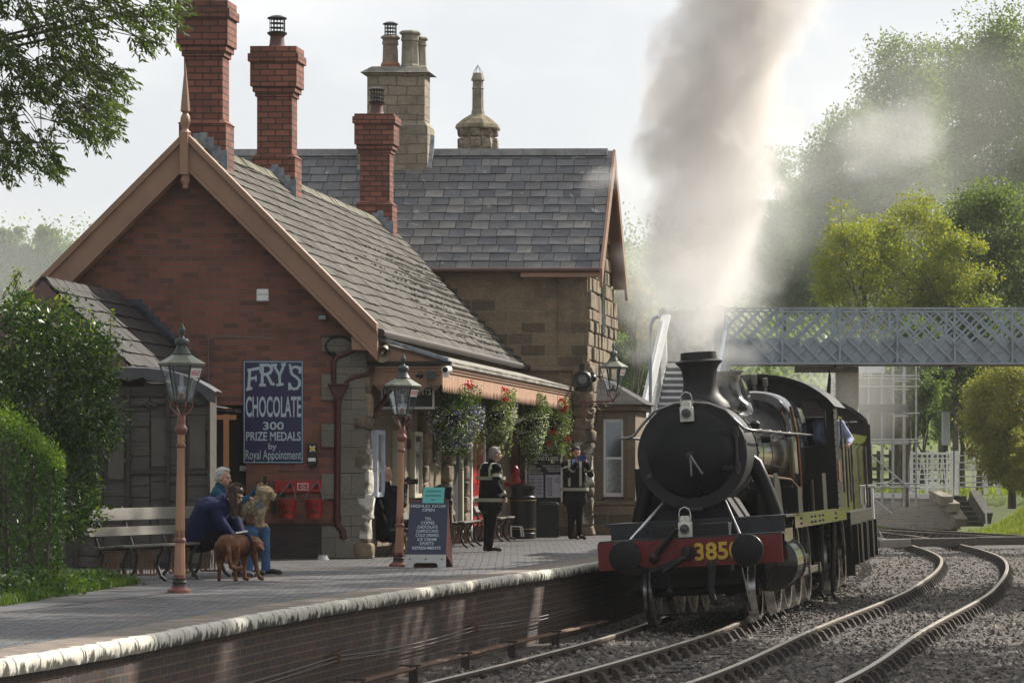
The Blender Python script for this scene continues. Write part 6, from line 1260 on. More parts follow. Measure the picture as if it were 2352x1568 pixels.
# far platform with gate, ramp steps, rails
FY = 120; fp = thing('far_platform', 'far platform end of brick paled for haze, with white coping and black ramp steps', 'platform', at(2090, 1198, FY)); fk = FY/F
mb = MB(); a, b_ = at(1900,1143,FY), at(2208,1215,FY); mb.hexa([(a.x,FY+2,b_.z),(b_.x,FY,b_.z),(b_.x,FY+6,b_.z),(a.x,FY+8,b_.z)], [(a.x,FY+2,a.z),(at(2172,0,FY).x,FY,a.z-.05),(at(2172,0,FY).x,FY+6,a.z),(a.x,FY+8,a.z)]); mb.build('brick_face', brick_haze_pale, fp, world=True)
mb = MB(); p0 = at(1900,1131,FY); q0 = at(2166,1133,FY); mb.hexa([(p0.x,FY+1.9,a.z),(q0.x,FY-.1,a.z-.03),(q0.x,FY+.7,a.z),(p0.x,FY+2.7,a.z)], [(p0.x,FY+1.9,p0.z),(q0.x,FY-.1,q0.z),(q0.x,FY+.7,q0.z),(p0.x,FY+2.7,p0.z)]); mb.build('coping', white_paint, fp, world=True)
mb = MB()
stone_block = M('block_stone', (.28,.25,.20), .85, var=.3, scale=4, dirt=(.15,.13,.10))
for (xa, ya, xb, yb) in ((2152,1137,2172,1150),(2166,1148,2188,1166),(2180,1164,2206,1200)): mb.cut(); mb.bar(at((xa+xb)/2-14,(ya)/1,FY-.2), at((xa+xb)/2+14,yb,FY-1.2), .5, .35)
mb.build('ramp_block', stone_block, fp, world=True, bevel=.03, split=True); mb = MB(); mb.bar(at(2236,1138,FY-.2), at(2268,1190,FY-1.6), .35, .45); mb.build('ramp_kerb', M('dark_block', (.10,.09,.08), .85, var=.3), fp, world=True)
mb = MB()
for k in range(6): y = 1140+k*11.5; x = 2174+k*8; p = at(x, y, FY-.2*k); q = at(x+46, y, FY-.2*k); mb.cut(); mb.box(p.x, q.x, FY-.2*k, FY-.2*k+.25, p.z-.17, p.z)
mb.build('step', M('black_step', (.03,.028,.025), .8), fp, world=True, split=True); mb = MB()
for k in range(6): y = 1139.5+k*11.5; x = 2174+k*8; p = at(x, y, FY-.2*k-.02); q = at(x+46, y, FY-.2*k-.02); mb.cut(); mb.box(p.x, q.x, FY-.2*k-.02, FY-.2*k+.25, p.z, p.z+.025)
mb.build('step_edge', timber_grey, fp, world=True, split=True)
gt = thing('white_gate', 'pair of white timber gates on the far platform beside the steps', 'gate', at(2140, 1135, FY+1)); gy = FY+1; mb = MB()
for x, w_ in ((2094,7),(2142,7),(2186,7),(2198,9)): p, q = at(x-w_/2,1035,gy), at(x+w_/2,1137,gy); mb.cut(); mb.box(p.x, q.x, gy, gy+.12, q.z, p.z)
mb.build('post', white_paint, gt, world=True, split=True)
for x0, x1 in ((2098,2138),(2146,2183)):
    mb = MB()
    for y in (1040,1052,1064,1076,1088,1100,1112,1124): mb.bar(at(x0,y,gy), at(x1,y,gy), .05, .05)
    for x in (x0+8, x1-8): mb.bar(at(x,1036,gy-.04), at(x,1134,gy-.04), .07, .05)
    xm = (x0+x1)/2; mb.bar(at(xm,1040,gy-.06), at(x0+9,1130,gy-.06), .06, .04); mb.bar(at(xm,1040,gy-.06), at(x1-9,1130,gy-.06), .06, .04); mb.bar(at(x0,1118,gy-.05), at(x1,1118,gy-.05), .1, .09); mb.bar(at(x0,1042,gy-.05), at(x1,1042,gy-.05), .1, .06); mb.build('gate_leaf', white_paint, gt, world=True)
fr = thing('rail_fence', 'white and grey rail fence running right of the white gates', 'fence', at(2245, 1135, FY+1)); mb = MB()
for x in (2232, 2262, 2290): p = at(x,1040,gy); q = at(x+7,1135,gy); mb.cut(); mb.box(p.x, q.x, gy, gy+.1, q.z, p.z)
mb.build('post', white_paint, fr, world=True, split=True); mb = MB()
for y in (1046,1062,1078,1094,1108,1118): mb.tube([at(2200,y,gy), at(2345,y-2,gy)], .025, 6)
mb.build('bar', tube_m, fr, world=True)
ff = thing('post_fence', 'brown timber post and rail fence behind the scaffolding', 'fence', at(2050, 1130, FY+14)); mb = MB(); gy = FY+14
for k in range(9): x = 1930+k*28; p = at(x,1035,gy); q = at(x+8,1130,gy); mb.cut(); mb.box(p.x, q.x, gy, gy+.12, q.z, p.z)
mb.build('post', timber_dark, ff, world=True, split=True); mb = MB()
for y in (1045, 1075, 1100): mb.bar(at(1915,y,gy-.05), at(2180,y+3,gy-.05), .05, .12)
mb.build('rail', timber_grey, ff, world=True)
rb = thing('relay_box', 'tall pale grey relay box on a dark post by the far bushes', 'cabinet', at(2173, 1035, FY+5)); gy = FY+5; mb = MB(); p, q = at(2165,945,gy), at(2182,1022,gy); mb.box(p.x, q.x, gy, gy+.3, q.z, p.z); mb.build('cabinet_body', M('relay_grey', (.42,.45,.50), .5, var=.1), rb, world=True, bevel=.02); mb = MB(); p, q = at(2168,1022,gy), at(2178,1132,gy); mb.box(p.x, q.x, gy+.05, gy+.25, q.z, p.z); mb.build('post', black_matt, rb, world=True)
mk = thing('marker_post', 'thin white marker post at the foot of the grass bank', 'post', at(2265, 1200, FY-3)); mb = MB(); mb.tube([at(2262,1145,FY-3), at(2266,1202,FY-3)], .035, 6); mb.build('post', white_paint, mk, world=True)
# ------------------------------------------------------------------ foliage
def leafmesh(name, Cn, size, mat, parent=None, aspect=.5, D=None, spread=1.0, flat=0.0, base=None):
    Cn = np.asarray(Cn, dtype=float); n = len(Cn)
    if base is not None: Cn = Cn-np.array(base)
    d = rng.normal(size=(n, 3)); d[:, 2] *= (1-flat)
    if D is not None: d = np.asarray(D)+d*spread*.5
    d /= np.linalg.norm(d, axis=1)[:, None]+1e-9
    r = rng.normal(size=(n, 3)); s = np.cross(d, r); s /= np.linalg.norm(s, axis=1)[:, None]+1e-9
    nn = np.cross(d, s); L_ = (np.ones(n)*size*rng.uniform(.65, 1.3, n))[:, None]
    p0 = Cn-d*L_*.5; p2 = Cn+d*L_*.5; m = Cn-d*L_*.08+nn*L_*.08
    p1 = m+s*L_*aspect*.5; p3 = m-s*L_*aspect*.5
    V = np.stack([p0, p1, p2, p3], 1).reshape(-1, 3)
    me = bpy.data.meshes.new(name); me.vertices.add(4*n); me.vertices.foreach_set('co', V.ravel()); me.loops.add(4*n); me.loops.foreach_set('vertex_index', np.arange(4*n, dtype=np.int32))
    me.polygons.add(n); me.polygons.foreach_set('loop_start', np.arange(0, 4*n, 4, dtype=np.int32)); me.polygons.foreach_set('loop_total', np.full(n, 4, dtype=np.int32))
    me.materials.append(mat); me.update(calc_edges=True); return link(name, me, parent)
def crown_pts(c, rad, ncl, nleaf, clr, shell=.75, low=-.8):
    c = np.array(c); rad = np.array(rad); out = []; cl = []
    while len(cl) < ncl:
        v = rng.normal(size=3); v /= np.linalg.norm(v)
        if v[2] < low: continue
        f = shell+(1-shell)*rng.random() if rng.random() < .8 else rng.random()**.5
        k = 1+.42*mnoise.noise((v[0]*1.7+c[0], v[1]*1.7+c[1], v[2]*1.9))
        cl.append(c+v*rad*f*k)
    for p in cl:
        k = int(nleaf/ncl*rng.uniform(.5, 1.6)); q = rng.normal(size=(k, 3)); q /= np.linalg.norm(q, axis=1)[:, None]; q *= (rng.random(k)**.45)[:, None]*clr*1.75*rng.uniform(.55, 1.35); q[:, 2] *= .7; out.append(p+q)
    return np.concatenate(out), cl
bark = M('bark', (.09,.075,.06), .95, var=.4, scale=6, bump=1, stretch=(1,1,.3))
def tree(label, base, c, rad, ncl, nleaf, clr, lsize, mat, group=None, trunk_r=.25, nlimb=10, name='tree', low=-.75):
    t = thing(name, label, 'tree', base, 0, group); P_, cl = crown_pts(c, rad, ncl, nleaf, clr, low=low)
    leafmesh('crown', P_, lsize, mat, t, .55, base=base)
    mb = MB(); b_ = Vector(base); c_ = Vector(c); h = c_-b_
    mid = b_+h*.45+Vector((random.uniform(-.4,.4), 0, 0)); mb.tube([b_-Vector((0,0,.3)), b_+h*.2, mid, c_], [trunk_r*1.3, trunk_r, trunk_r*.75, trunk_r*.3], 8)
    for k in range(nlimb):
        e = Vector(cl[random.randrange(len(cl))]); s_ = b_+h*random.uniform(.35,.95); m_ = (s_+e)/2+Vector((random.uniform(-.3,.3),random.uniform(-.3,.3),random.uniform(.0,.5)))
        mb.tube([s_, m_, e], [trunk_r*.38, trunk_r*.24, trunk_r*.06], 5)
    mb.build('trunk', bark, t, world=True, smooth=60); return t
lf_dark = MLEAF('leaf_dark', (.020,.045,.012), (.045,.085,.018), .25); lf_mid = MLEAF('leaf_mid', (.095,.135,.05), (.165,.20,.08), .5); lf_ash = MLEAF('leaf_ash', (.04,.06,.022), (.09,.13,.03), .4)
lf_yel = MLEAF('leaf_yellow', (.17,.205,.04), (.29,.30,.055), .5, c3=(.36,.28,.04)); lf_hedge = MLEAF('leaf_hedge', (.03,.07,.012), (.07,.13,.02), .3); lf_shrub = MLEAF('leaf_shrub', (.024,.052,.014), (.05,.095,.02), .28, .4, c3=(.20,.26,.03))
lf_aut = MLEAF('leaf_autumn', (.22,.17,.02), (.32,.22,.03), .45); lf_brown = MLEAF('leaf_bronze', (.17,.185,.055), (.29,.28,.085), .55, c3=(.32,.20,.07)); lf_far = MLEAF('leaf_far', (.09,.135,.06), (.15,.19,.08), .5)
# overhanging ash at top left
nt_ = thing('ash_tree', 'leafy ash branches hanging in from a tree left of the station', 'tree', (-10.5, 35.5, 0))
outl = [(-10,430),(60,395),(130,385),(175,345),(235,310),(265,260),(270,210),(300,140),(330,110),(395,60),(405,-20)]
def inside_tree(x, y):
    for (xa, ya), (xb, yb) in zip(outl, outl[1:]):
        if min(ya, yb) <= y <= max(ya, yb): return x < xa+(xb-xa)*((y-ya)/(yb-ya) if yb != ya else 0)+random.gauss(0, 6)
    return y < -20 and x < 430
LP, LD = [], []; mbw = MB(); root_p = Vector((-9.6, 35.6, 4.4))
for k in range(5600):
    x, y = random.uniform(-420, 400), random.uniform(-330, 405)
    if not inside_tree(x, y): continue
    if mnoise.noise((x/75, y/75, 2.2)) < -.13: continue
    Y = random.uniform(34.6, 37); p = at(x, y, Y); d = (p-at(-150, -40, 35.8)); d = Vector((d.x*.25+random.uniform(-.5,.6), random.uniform(-.6,.6), d.z*.12+random.uniform(-.75,.25))).normalized(); Ls = random.uniform(.14,.27)
    if k % 4 == 0: mbw.tube([p-d*.3-Vector((random.uniform(0,.2),0,-.08)), p-d*.1-Vector((.02,0,-.03)), p+d*Ls], [.006,.005,.002], 4, False)
    for j in range(6):
        q = p+d*Ls*(j/5); sd = d.cross(Vector((random.uniform(-.4,.4), random.uniform(-.6,.2), 1))).normalized()
        for s in (-1, 1):
            dd_ = (d*.8+sd*s*.8-Vector((0,0,.35))).normalized(); LP.append(q+dd_*.045); LD.append(dd_)
LP = [p for p in LP]; leafmesh('crown', LP, .082, lf_ash, nt_, .32, D=LD, spread=.5, base=nt_.location)
for e in ((-60,60),(120,210),(40,330),(250,60),(-120,240),(180,40),(330,20),(150,330),(-200,100)):
    q = at(e[0], e[1], 35.8); mbw.tube([root_p, root_p+(q-root_p)*.5+Vector((0,0,.35)), q], [.07,.035,.008], 6)
mbw.tube([(-10.5,35.5,-.2),(-10.3,35.5,2.5),root_p,(-9.3,35.6,6.5)], [.28,.24,.2,.1], 10); mbw.build('trunk', bark, nt_, world=True, smooth=60)
# dark shrub and hedge at left
sh_ = thing('shrub', 'tall dark green leafy shrub beside the old van body at left', 'shrub', at(110, 1330, 39.2)); pts = []
for (x, y, rx, ry, n_) in ((60,800,110,110,26),(150,790,80,90,18),(215,830,60,60,12),(60,930,110,90,20),(180,930,75,90,16),(215,1010,45,70,8),(120,1000,90,70,12),(250,900,30,70,6),(60,740,60,50,10),(20,860,80,120,16),(120,1110,90,130,24),(185,1120,40,110,12),(240,960,40,60,8)):
    for k in range(n_):
        a = random.random()*6.28; f = random.random()**.5; c = at(x+rx*f*math.cos(a), y+ry*f*math.sin(a), 39.2+random.uniform(-.7,.7)); q = rng.normal(size=(75, 3))*.10; pts.append(np.array(c)+q)
leafmesh('foliage', np.concatenate(pts), .085, lf_shrub, sh_, .36, flat=.2, base=sh_.location); mb = MB()
for k in range(14): p = at(random.uniform(0,200), random.uniform(760,980), 39.2); mb.tube([sh_.location+Vector((random.uniform(-.2,.2),0,0)), (sh_.location+p)/2+Vector((random.uniform(-.2,.2),0,.2)), p], [.03,.02,.006], 5)
for k in range(16):                          # long shoots sticking out
    x, y = random.choice(((70,700),(210,780),(235,790),(170,760),(30,690),(240,840),(120,720))); p = at(x+random.uniform(-30,20), y+random.uniform(-10,20), 39.1); d = Vector((random.uniform(-.2,.9), 0, random.uniform(.0,.7))).normalized(); mb.tube([p, p+d*.2, p+d*.38-Vector((0,0,.03))], [.006,.005,.002], 4)
    for j in range(12): sh_q = p+d*(.06+.027*j); pts.append(np.array([sh_q+Vector((random.uniform(-.04,.04), random.uniform(-.04,.04), random.uniform(-.04,.04)))]))
mb.build('stems', bark, sh_, world=True); leafmesh('young_shoots', np.concatenate(pts[-192:]), .09, MLEAF('leaf_shoot', (.14,.2,.025), (.22,.28,.04), .4), sh_, .34, base=sh_.location)
hg = thing('hedge', 'clipped bright green hedge at the left edge beside the asphalt path', 'hedge', at(60, 1390, 35)); pts = []
for k in range(9000):
    x = random.uniform(-260, 150); top = 975+max(0, x-40)*.9+12*mnoise.noise((x/30, 0, 0)); y = random.uniform(top, 1385)
    edge = 148+8*mnoise.noise((y/40, 3, 1))-max(0, 1080-y)*.25
    if x > edge: continue
    pts.append(at(x, y, 35.1+random.uniform(0, 1.1)+.25*max(0,(x-60)/90)))
leafmesh('foliage', np.array(pts), .055, lf_hedge, hg, .5, base=hg.location); pts2 = []
for k in range(2600): x = random.uniform(-200, 150); pts2.append(at(x, 970+max(0, x-30)*.9+random.gauss(0,14)-random.random()**2*25, 35.2+random.uniform(0,1)))
leafmesh('shoots', np.array(pts2), .06, MLEAF('leaf_hedge_tip', (.10,.18,.02), (.17,.26,.03), .4), hg, .35, base=hg.location)
mb = MB(); a = at(-260, 1000, 35.7); b_ = at(125, 1385, 35.7)
for k in range(30): x = random.uniform(-230,120); p = at(x,1385,35.6); mb.tube([p, at(x+random.uniform(-20,20), 1200, 35.6), at(x+random.uniform(-40,30), 1010, 35.6)], [.03,.02,.005], 5)
mb.build('stems', bark, hg, world=True)
wd = thing('weeds', 'low leafy weeds and grass growing at the foot of the hedge and shrub', 'weeds', at(220, 1350, 37.5)); wd['kind'] = 'stuff'; pts = []; DD = []
for k in range(150):
    f = random.random(); x = 20+f*250+random.gauss(0,18); Yg = 34.0+f*5.6+random.uniform(-.3,.5); c = at(x, 0, Yg); c.z = 0; hgt = random.uniform(.1,.38)*(1-f*.5)
    for j in range(26): pts.append(c+Vector((random.gauss(0,.09), random.gauss(0,.09), random.random()*hgt))); DD.append(Vector((random.gauss(0,.5),random.gauss(0,.5),random.uniform(-.3,.7))))
leafmesh('leaves', np.array(pts), .065, MLEAF('leaf_weed', (.04,.09,.02), (.09,.15,.03), .35), wd, .6, D=DD, spread=.8, base=wd.location); pts = []; DD = []
for k in range(2600):
    f = random.random(); x = 0+f*310+random.gauss(0,8); Yg = 33.1+f*6.3+random.uniform(-.15,.35); c = at(x, 0, Yg); l_ = random.uniform(.05,.14); c.z = l_*.45; pts.append(c); DD.append(Vector((random.gauss(0,.35),random.gauss(0,.35),1)))
leafmesh('grass', np.array(pts), .14, MLEAF('leaf_grass', (.06,.11,.02), (.12,.18,.03), .35), wd, .09, D=DD, spread=.1, base=wd.location)
# distant and right-hand trees
def dtree(label, x, y, rx, ry, Y, mat, n=11000, ncl=110, ls=.26, gz=None, group=None, clr=None, name='tree', low=-.75, ry_d=None):
    n = int(n*1.6); ls *= .72; ncl = int(ncl*1.25)
    k = Y/F; c = at(x, y, Y); base = Vector((c.x, Y, gz if gz is not None else max(-1, c.z-ry*k*1.35))); rr_ = (rx*k, (ry_d or min(rx, ry)*k*.9), ry*k)
    return tree(label, base, c, rr_, ncl, n, clr or max(rx, ry)*k*.13, ls, mat, group, trunk_r=.02*ry*k+.08, name=name, low=low)
G1 = 'trees on the hillside beyond the footbridge'
dtree('green tree with sparse branch tips at left end of hillside row', 1945, 480, 105, 215, 138, lf_mid, 17000, 150, .22, 1, G1)
dtree('tall hazy tree with narrow top behind the drifting steam wisp', 2065, 330, 95, 250, 150, lf_mid, 16000, 150, .23, 2, G1)
dtree('rounded hillside tree top right of the steam wisp', 2165, 330, 90, 230, 156, lf_mid, 16000, 150, .23, 2, G1)
dtree('tallest dense green tree at the right edge of the hillside row', 2300, 320, 120, 285, 140, lf_mid, 24000, 200, .22, 2, G1)
dtree('green tree partly outside the right picture edge on the hillside', 2440, 300, 120, 280, 146, lf_mid, 12000, 100, .24, 2, G1)
dtree('broad dark tree between the yellow tree and the right edge', 2270, 600, 130, 180, 128, lf_mid, 20000, 160, .2, 1, G1)
dtree('dark lower tree behind the yellow tree, under the hillside crowns', 2060, 560, 130, 150, 134, lf_far, 14000, 120, .22, 1, G1)
dtree('bright yellow green tree just above the footbridge lattice', 1985, 650, 105, 165, 123, lf_yel, 11500, 80, .16, .4, None, low=-1, clr=.42)
dtree('bright yellow green tree standing right behind the taller yellow one', 2085, 605, 105, 160, 125, lf_yel, 11000, 80, .16, .4, None, low=-1, clr=.42)
dtree('smaller yellow green bush at the right of the bright tree', 2195, 665, 85, 140, 124, lf_yel, 8000, 70, .16, .4, None, low=-1)
G2 = 'hazy trees on the far hill behind the smoke'
for x, y, rx, ry, Y, lab in ((1775,490,90,130,215,'hazy blue green tree right of the smoke column on the far hill'),(1690,560,80,120,225,'faint tree half hidden behind the smoke column base'),(1850,520,70,110,205,'hazy tree between smoke column and the green hillside tree'),(1800,650,110,75,150,'pale green low bush above the left end of the footbridge'),(1590,640,80,90,220,'faint tree behind the white steam above the engine funnel')):
    dtree(lab, x, y, rx, ry, Y, lf_far, 9000, 90, .3, None, G2)
dtree('yellow autumn tree beside the stone house gable', 1462, 715, 55, 75, 150, lf_aut, 7000, 70, .2, 0); dtree('hazy green tree under the yellow autumn tree by the stairs', 1480, 860, 80, 110, 155, lf_far, 9000, 90, .22, 0)
G3 = 'hazy trees far left beyond the station roof'
for x, y, rx, ry, lab in ((20,590,55,65,'hazy distant tree at the left picture edge above the shrub'),(125,600,60,75,'hazy distant tree with round crown left of the gable roof'),(70,680,110,70,'hazy lower tree mass just above the dark shrub')):
    dtree(lab, x, y, rx, ry, 230, lf_far, 8000, 80, .32, 0, G3)
dtree('large bronze leaved bush at the right edge beyond the white gates', 2325, 965, 100, 150, 113, lf_brown, 24000, 200, .14, .3, None, name='bush', low=-1)
dtree('bronze bush overhanging the bank below the larger bush', 2385, 1060, 75, 80, 111, lf_brown, 9000, 80, .13, .2, None, name='bush', low=-1)
dtree('dark tree in the shade behind the scaffolding', 2120, 930, 70, 110, 136, lf_far, 9000, 80, .2, .5, 'dark trees behind scaffolding'); dtree('dark tree right of the scaffolding near the relay box', 2210, 920, 70, 120, 130, lf_far, 9000, 80, .2, .5, 'dark trees behind scaffolding')
dtree('green tree filling the gap behind the footbridge lattice, right part', 2250, 820, 130, 130, 124, lf_mid, 14000, 120, .2, 0, 'dark trees behind scaffolding', low=-1)
dtree('green bush between the scaffolding and the yellow tree trunk', 2080, 850, 90, 110, 118, lf_far, 9000, 90, .18, .3, 'dark trees behind scaffolding', low=-1)
dtree('green bush behind the bridge column and tender', 1960, 960, 70, 120, 145, lf_far, 8000, 80, .2, .5, 'dark trees behind scaffolding')
# trees on the bank right of the line, beyond the picture edge: they shade the yard
BT = (('broad tall', 14.2,50,19,4.2), ('slender tall', 14.6,43.5,18,3.8), ('high dense', 18.5,48.5,20,4.4), ('low bushy', 16,64,8,3.2), ('small leafy', 12.2,36,10,3.2), ('rounded low', 20,69,8,4))
for nm, X, Y, h, r in BT:
    tree(nm+' tree on the bank right of the tracks outside the view', (X,Y,-.5), (X,Y,h*.66), (r,r,h*.34), 75, 8000, r*.16, .40, lf_mid, 'bank trees right of the line', .2, 8)
# terrain beyond the tracks
def hill(X, Y):
    a = max(0, min(1, (Y-121.6)/1.6)); z = -1.1+1.6*a
    z += max(0, Y-150)*.13+max(0, X-26)*.22*a; b = max(0, min(1, (X-17.3)/5)); z2 = -1.1+1.9*b+max(0, X-21)*.2
    return max(z, z2)+.12*mnoise.noise((X*.35, Y*.35, 5))
mb = MB(); xs = frange(-60, 90, 2.5)+[]; ys = frange(102, 330, 3); n_ = len(xs)
mb.mesh([(x, y, hill(x, y)-.15) for y in ys for x in xs], [(j*n_+i, j*n_+i+1, (j+1)*n_+i+1, (j+1)*n_+i) for j in range(len(ys)-1) for i in range(n_-1)])
hm = M('hill_grass', (.10,.135,.03), .95, var=.35, scale=.8, bump=.4, dirt=(.15,.13,.06), dpos=(.55,.7)); tag(mb.build('hill', hm, smooth=80), kind='structure')
fw = []
while len(fw) < 420:
    X = random.uniform(-75, 80); Y = random.uniform(158, 300)
    if -.14 < (X/Y) < .30 or X/Y < -.10: r = random.uniform(1.6, 3.4); fw.append(np.array((X, Y, hill(X, Y)+r*.8))+rng.normal(size=(220, 3))*np.array((r, r, r*.8))*.5)
tag(leafmesh('far_wood', np.concatenate(fw), .36, lf_far, None, .7), 'far woodland covering the hill behind the station and footbridge', 'woodland', kind='stuff')
mb = MB(); xs = frange(10.5, 60, 1.5); ys = frange(20, 118, 2); n_ = len(xs)
def bank(x, y):
    l = interp(T2, y)+2.6+max(0, 70-y)*.045; l += (max(16.4, l)-l)*max(0, min(1, (y-84)/12)); b = max(0, min(1, (x-l)/5)); return -1.12+2.4*b*b*(3-2*b)+max(0, x-l-5)*.15+.1*mnoise.noise((x*.5, y*.5, 1))
mb.mesh([(x, y, bank(x, y)) for y in ys for x in xs], [(j*n_+i, j*n_+i+1, (j+1)*n_+i+1, (j+1)*n_+i) for j in range(len(ys)-1) for i in range(n_-1)])
bm_ = M('bank_earth', (.24,.15,.085), .95, var=.3, scale=.9, bump=.5, dirt=(.14,.18,.035), dpos=(.5,.6)); tag(mb.build('bank', bm_, smooth=80), kind='structure')
gpts = []; DD = []
for k in range(9000):
    Y = random.uniform(98, 119); X = random.uniform(16.6, 22); z = max(bank(X, Y), hill(X, Y)-.15 if Y > 102 else -9); gpts.append((X, Y, z+.12)); DD.append((random.gauss(0,.4), random.gauss(0,.4), 1))
for k in range(7000):
    Y = random.uniform(109, 121); X = random.uniform(16.4, 20.5); z = max(bank(X, Y) if Y < 118 else -9, hill(X, Y)-.15); gpts.append((X, Y, z+.12)); DD.append((random.gauss(0,.4), random.gauss(0,.4), 1))
for k in range(9000):
    Y = random.uniform(121, 134); X = random.uniform(9, 22); gpts.append((X, Y, hill(X, Y)+.02)); DD.append((random.gauss(0,.4), random.gauss(0,.4), 1))
tag(leafmesh('bank_grass', np.array(gpts), .34, MLEAF('long_grass', (.16,.22,.035), (.26,.28,.06), .4), None, .12, D=DD, spread=.2), 'bright long grass on the bank right of the steps', 'grass', kind='stuff')
# ------------------------------------------------------------------ hanging baskets
petal_w = MLEAF('white_petal', (.7,.7,.68), (.8,.8,.8), .3); petal_b = MLEAF('blue_petal', (.10,.09,.38), (.2,.17,.5), .3); petal_r = MLEAF('red_petal', (.48,.012,.02), (.6,.02,.025), .2); lf_bask = MLEAF('leaf_basket', (.035,.07,.018), (.08,.13,.03), .35)
def basket(label, x, ytop, v, wpx, hpx, blue, red, white, fern=0, bright=0):
    p = Bm((CU-.12, v, 0)); Y = p.y; k = Y/F; c = Vector((p.x, Y, 1.4+(1075-ytop-hpx*.42)*k)); w, h = wpx*k/2, hpx*k
    t = thing('hanging_basket', label, 'flower basket', c, 0, 'hanging flower baskets'); pts = []; DD = []
    for q in range(3200):
        a = random.random()*6.28; r = w*random.random()**.5; z = random.uniform(-.56, .42); k_ = 1.0 if z > -.1 else max(.25, 1-(-.1-z)*1.3); pts.append((r*k_*math.cos(a)+.05*mnoise.noise((z*6,a,1)), r*k_*math.sin(a)*.8, z*h+.10*w*mnoise.noise((a*2, z*3, v)))); DD.append((math.cos(a)*.5, math.sin(a)*.5, -.6 if z < 0 else .3))
    for q in range(16):
        a = -random.random()*3.6+.2; l_ = random.uniform(.25, .62)*h; r = w*random.uniform(.3, 1.0); x0, y0, z0 = r*math.cos(a), r*.8*math.sin(a), -h*random.uniform(.1,.3)
        for j in range(26): f = j/25; pts.append((x0*(1-.1*f)+random.gauss(0,.018), y0+random.gauss(0,.018), z0-l_*f)); DD.append((random.gauss(0,.5), random.gauss(0,.5), -.6))
    leafmesh('foliage', pts, .05, lf_bask if not bright else lf_mid, t, .5, D=DD, spread=1.2)
    for nm, n_, m_, zl, zh, sz in (('white_flowers', white, petal_w, -.5, .12, .03), ('blue_flowers', blue, petal_b, -.45, .15, .034)):
        if not n_: continue
        pts = []
        for q in range(n_): a = -random.random()*3.4+.1; z = random.uniform(zl, zh); k_ = (1.03 if z > -.1 else max(.3, 1-(-.1-z)*1.3)); pts.append((w*k_*math.cos(a)*random.uniform(.85,1.05), w*.82*k_*math.sin(a), z*h))
        leafmesh(nm, pts, sz, m_, t, .9)
    if red:
        pts = []
        for (dx, dz) in red: pts += [(dx*w*2+random.gauss(0,.03), -w*.8+random.gauss(0,.03), dz*h+random.gauss(0,.028)) for q in range(45)]
        leafmesh('red_flowers', pts, .035, petal_r, t, .9)
    if fern:
        pts = []; DD = []
        for q in range(420): a = random.random()*6.28; f = random.random(); pts.append((math.cos(a)*f*w*1.3, math.sin(a)*f*w, h*.48-f*f*h*.35)); DD.append((math.cos(a), math.sin(a), .6-f*1.8))
        leafmesh('fern_fronds', pts, .13, lf_mid, t, .1, D=DD, spread=.2)
    mb = MB(); mb.lathe([(.02,-.2),(.12,-.15),(.18,-.02),(.19,.03)], n=14); mb.build('basket', black_matt, t); mb = MB()
    for a in (.3, 2.4, 4.5): mb.tube([(.18*math.cos(a),.18*math.sin(a),.03), (0,0,max(.2, 2.72-c.z))], .006, 4)
    mb.build('chain', black_metal, t)
basket('large trailing flower basket with blue lobelia nearest the white security camera', 1048, 885, 2.3, 128, 165, 420, [(.22,.44),(.27,.40)], 420); basket('flower basket with red geraniums on top, second along the canopy', 1143, 893, 7.1, 92, 130, 30, [(-.02,.44),(.12,.42),(.24,.38),(.2,.24)], 330, 0, 1)
basket('flower basket with long fern fronds on top and white trailing flowers', 1222, 905, 11.8, 78, 150, 0, [], 480, 1); basket('flower basket with many red geraniums at the far end of canopy', 1278, 915, 15.4, 84, 128, 0, [(.2,.40),(.3,.26),(.22,.2),(-.35,.26),(-.36,.1),(-.02,-.18),(.36,-.3),(-.15,-.38)], 240, 0, 1)
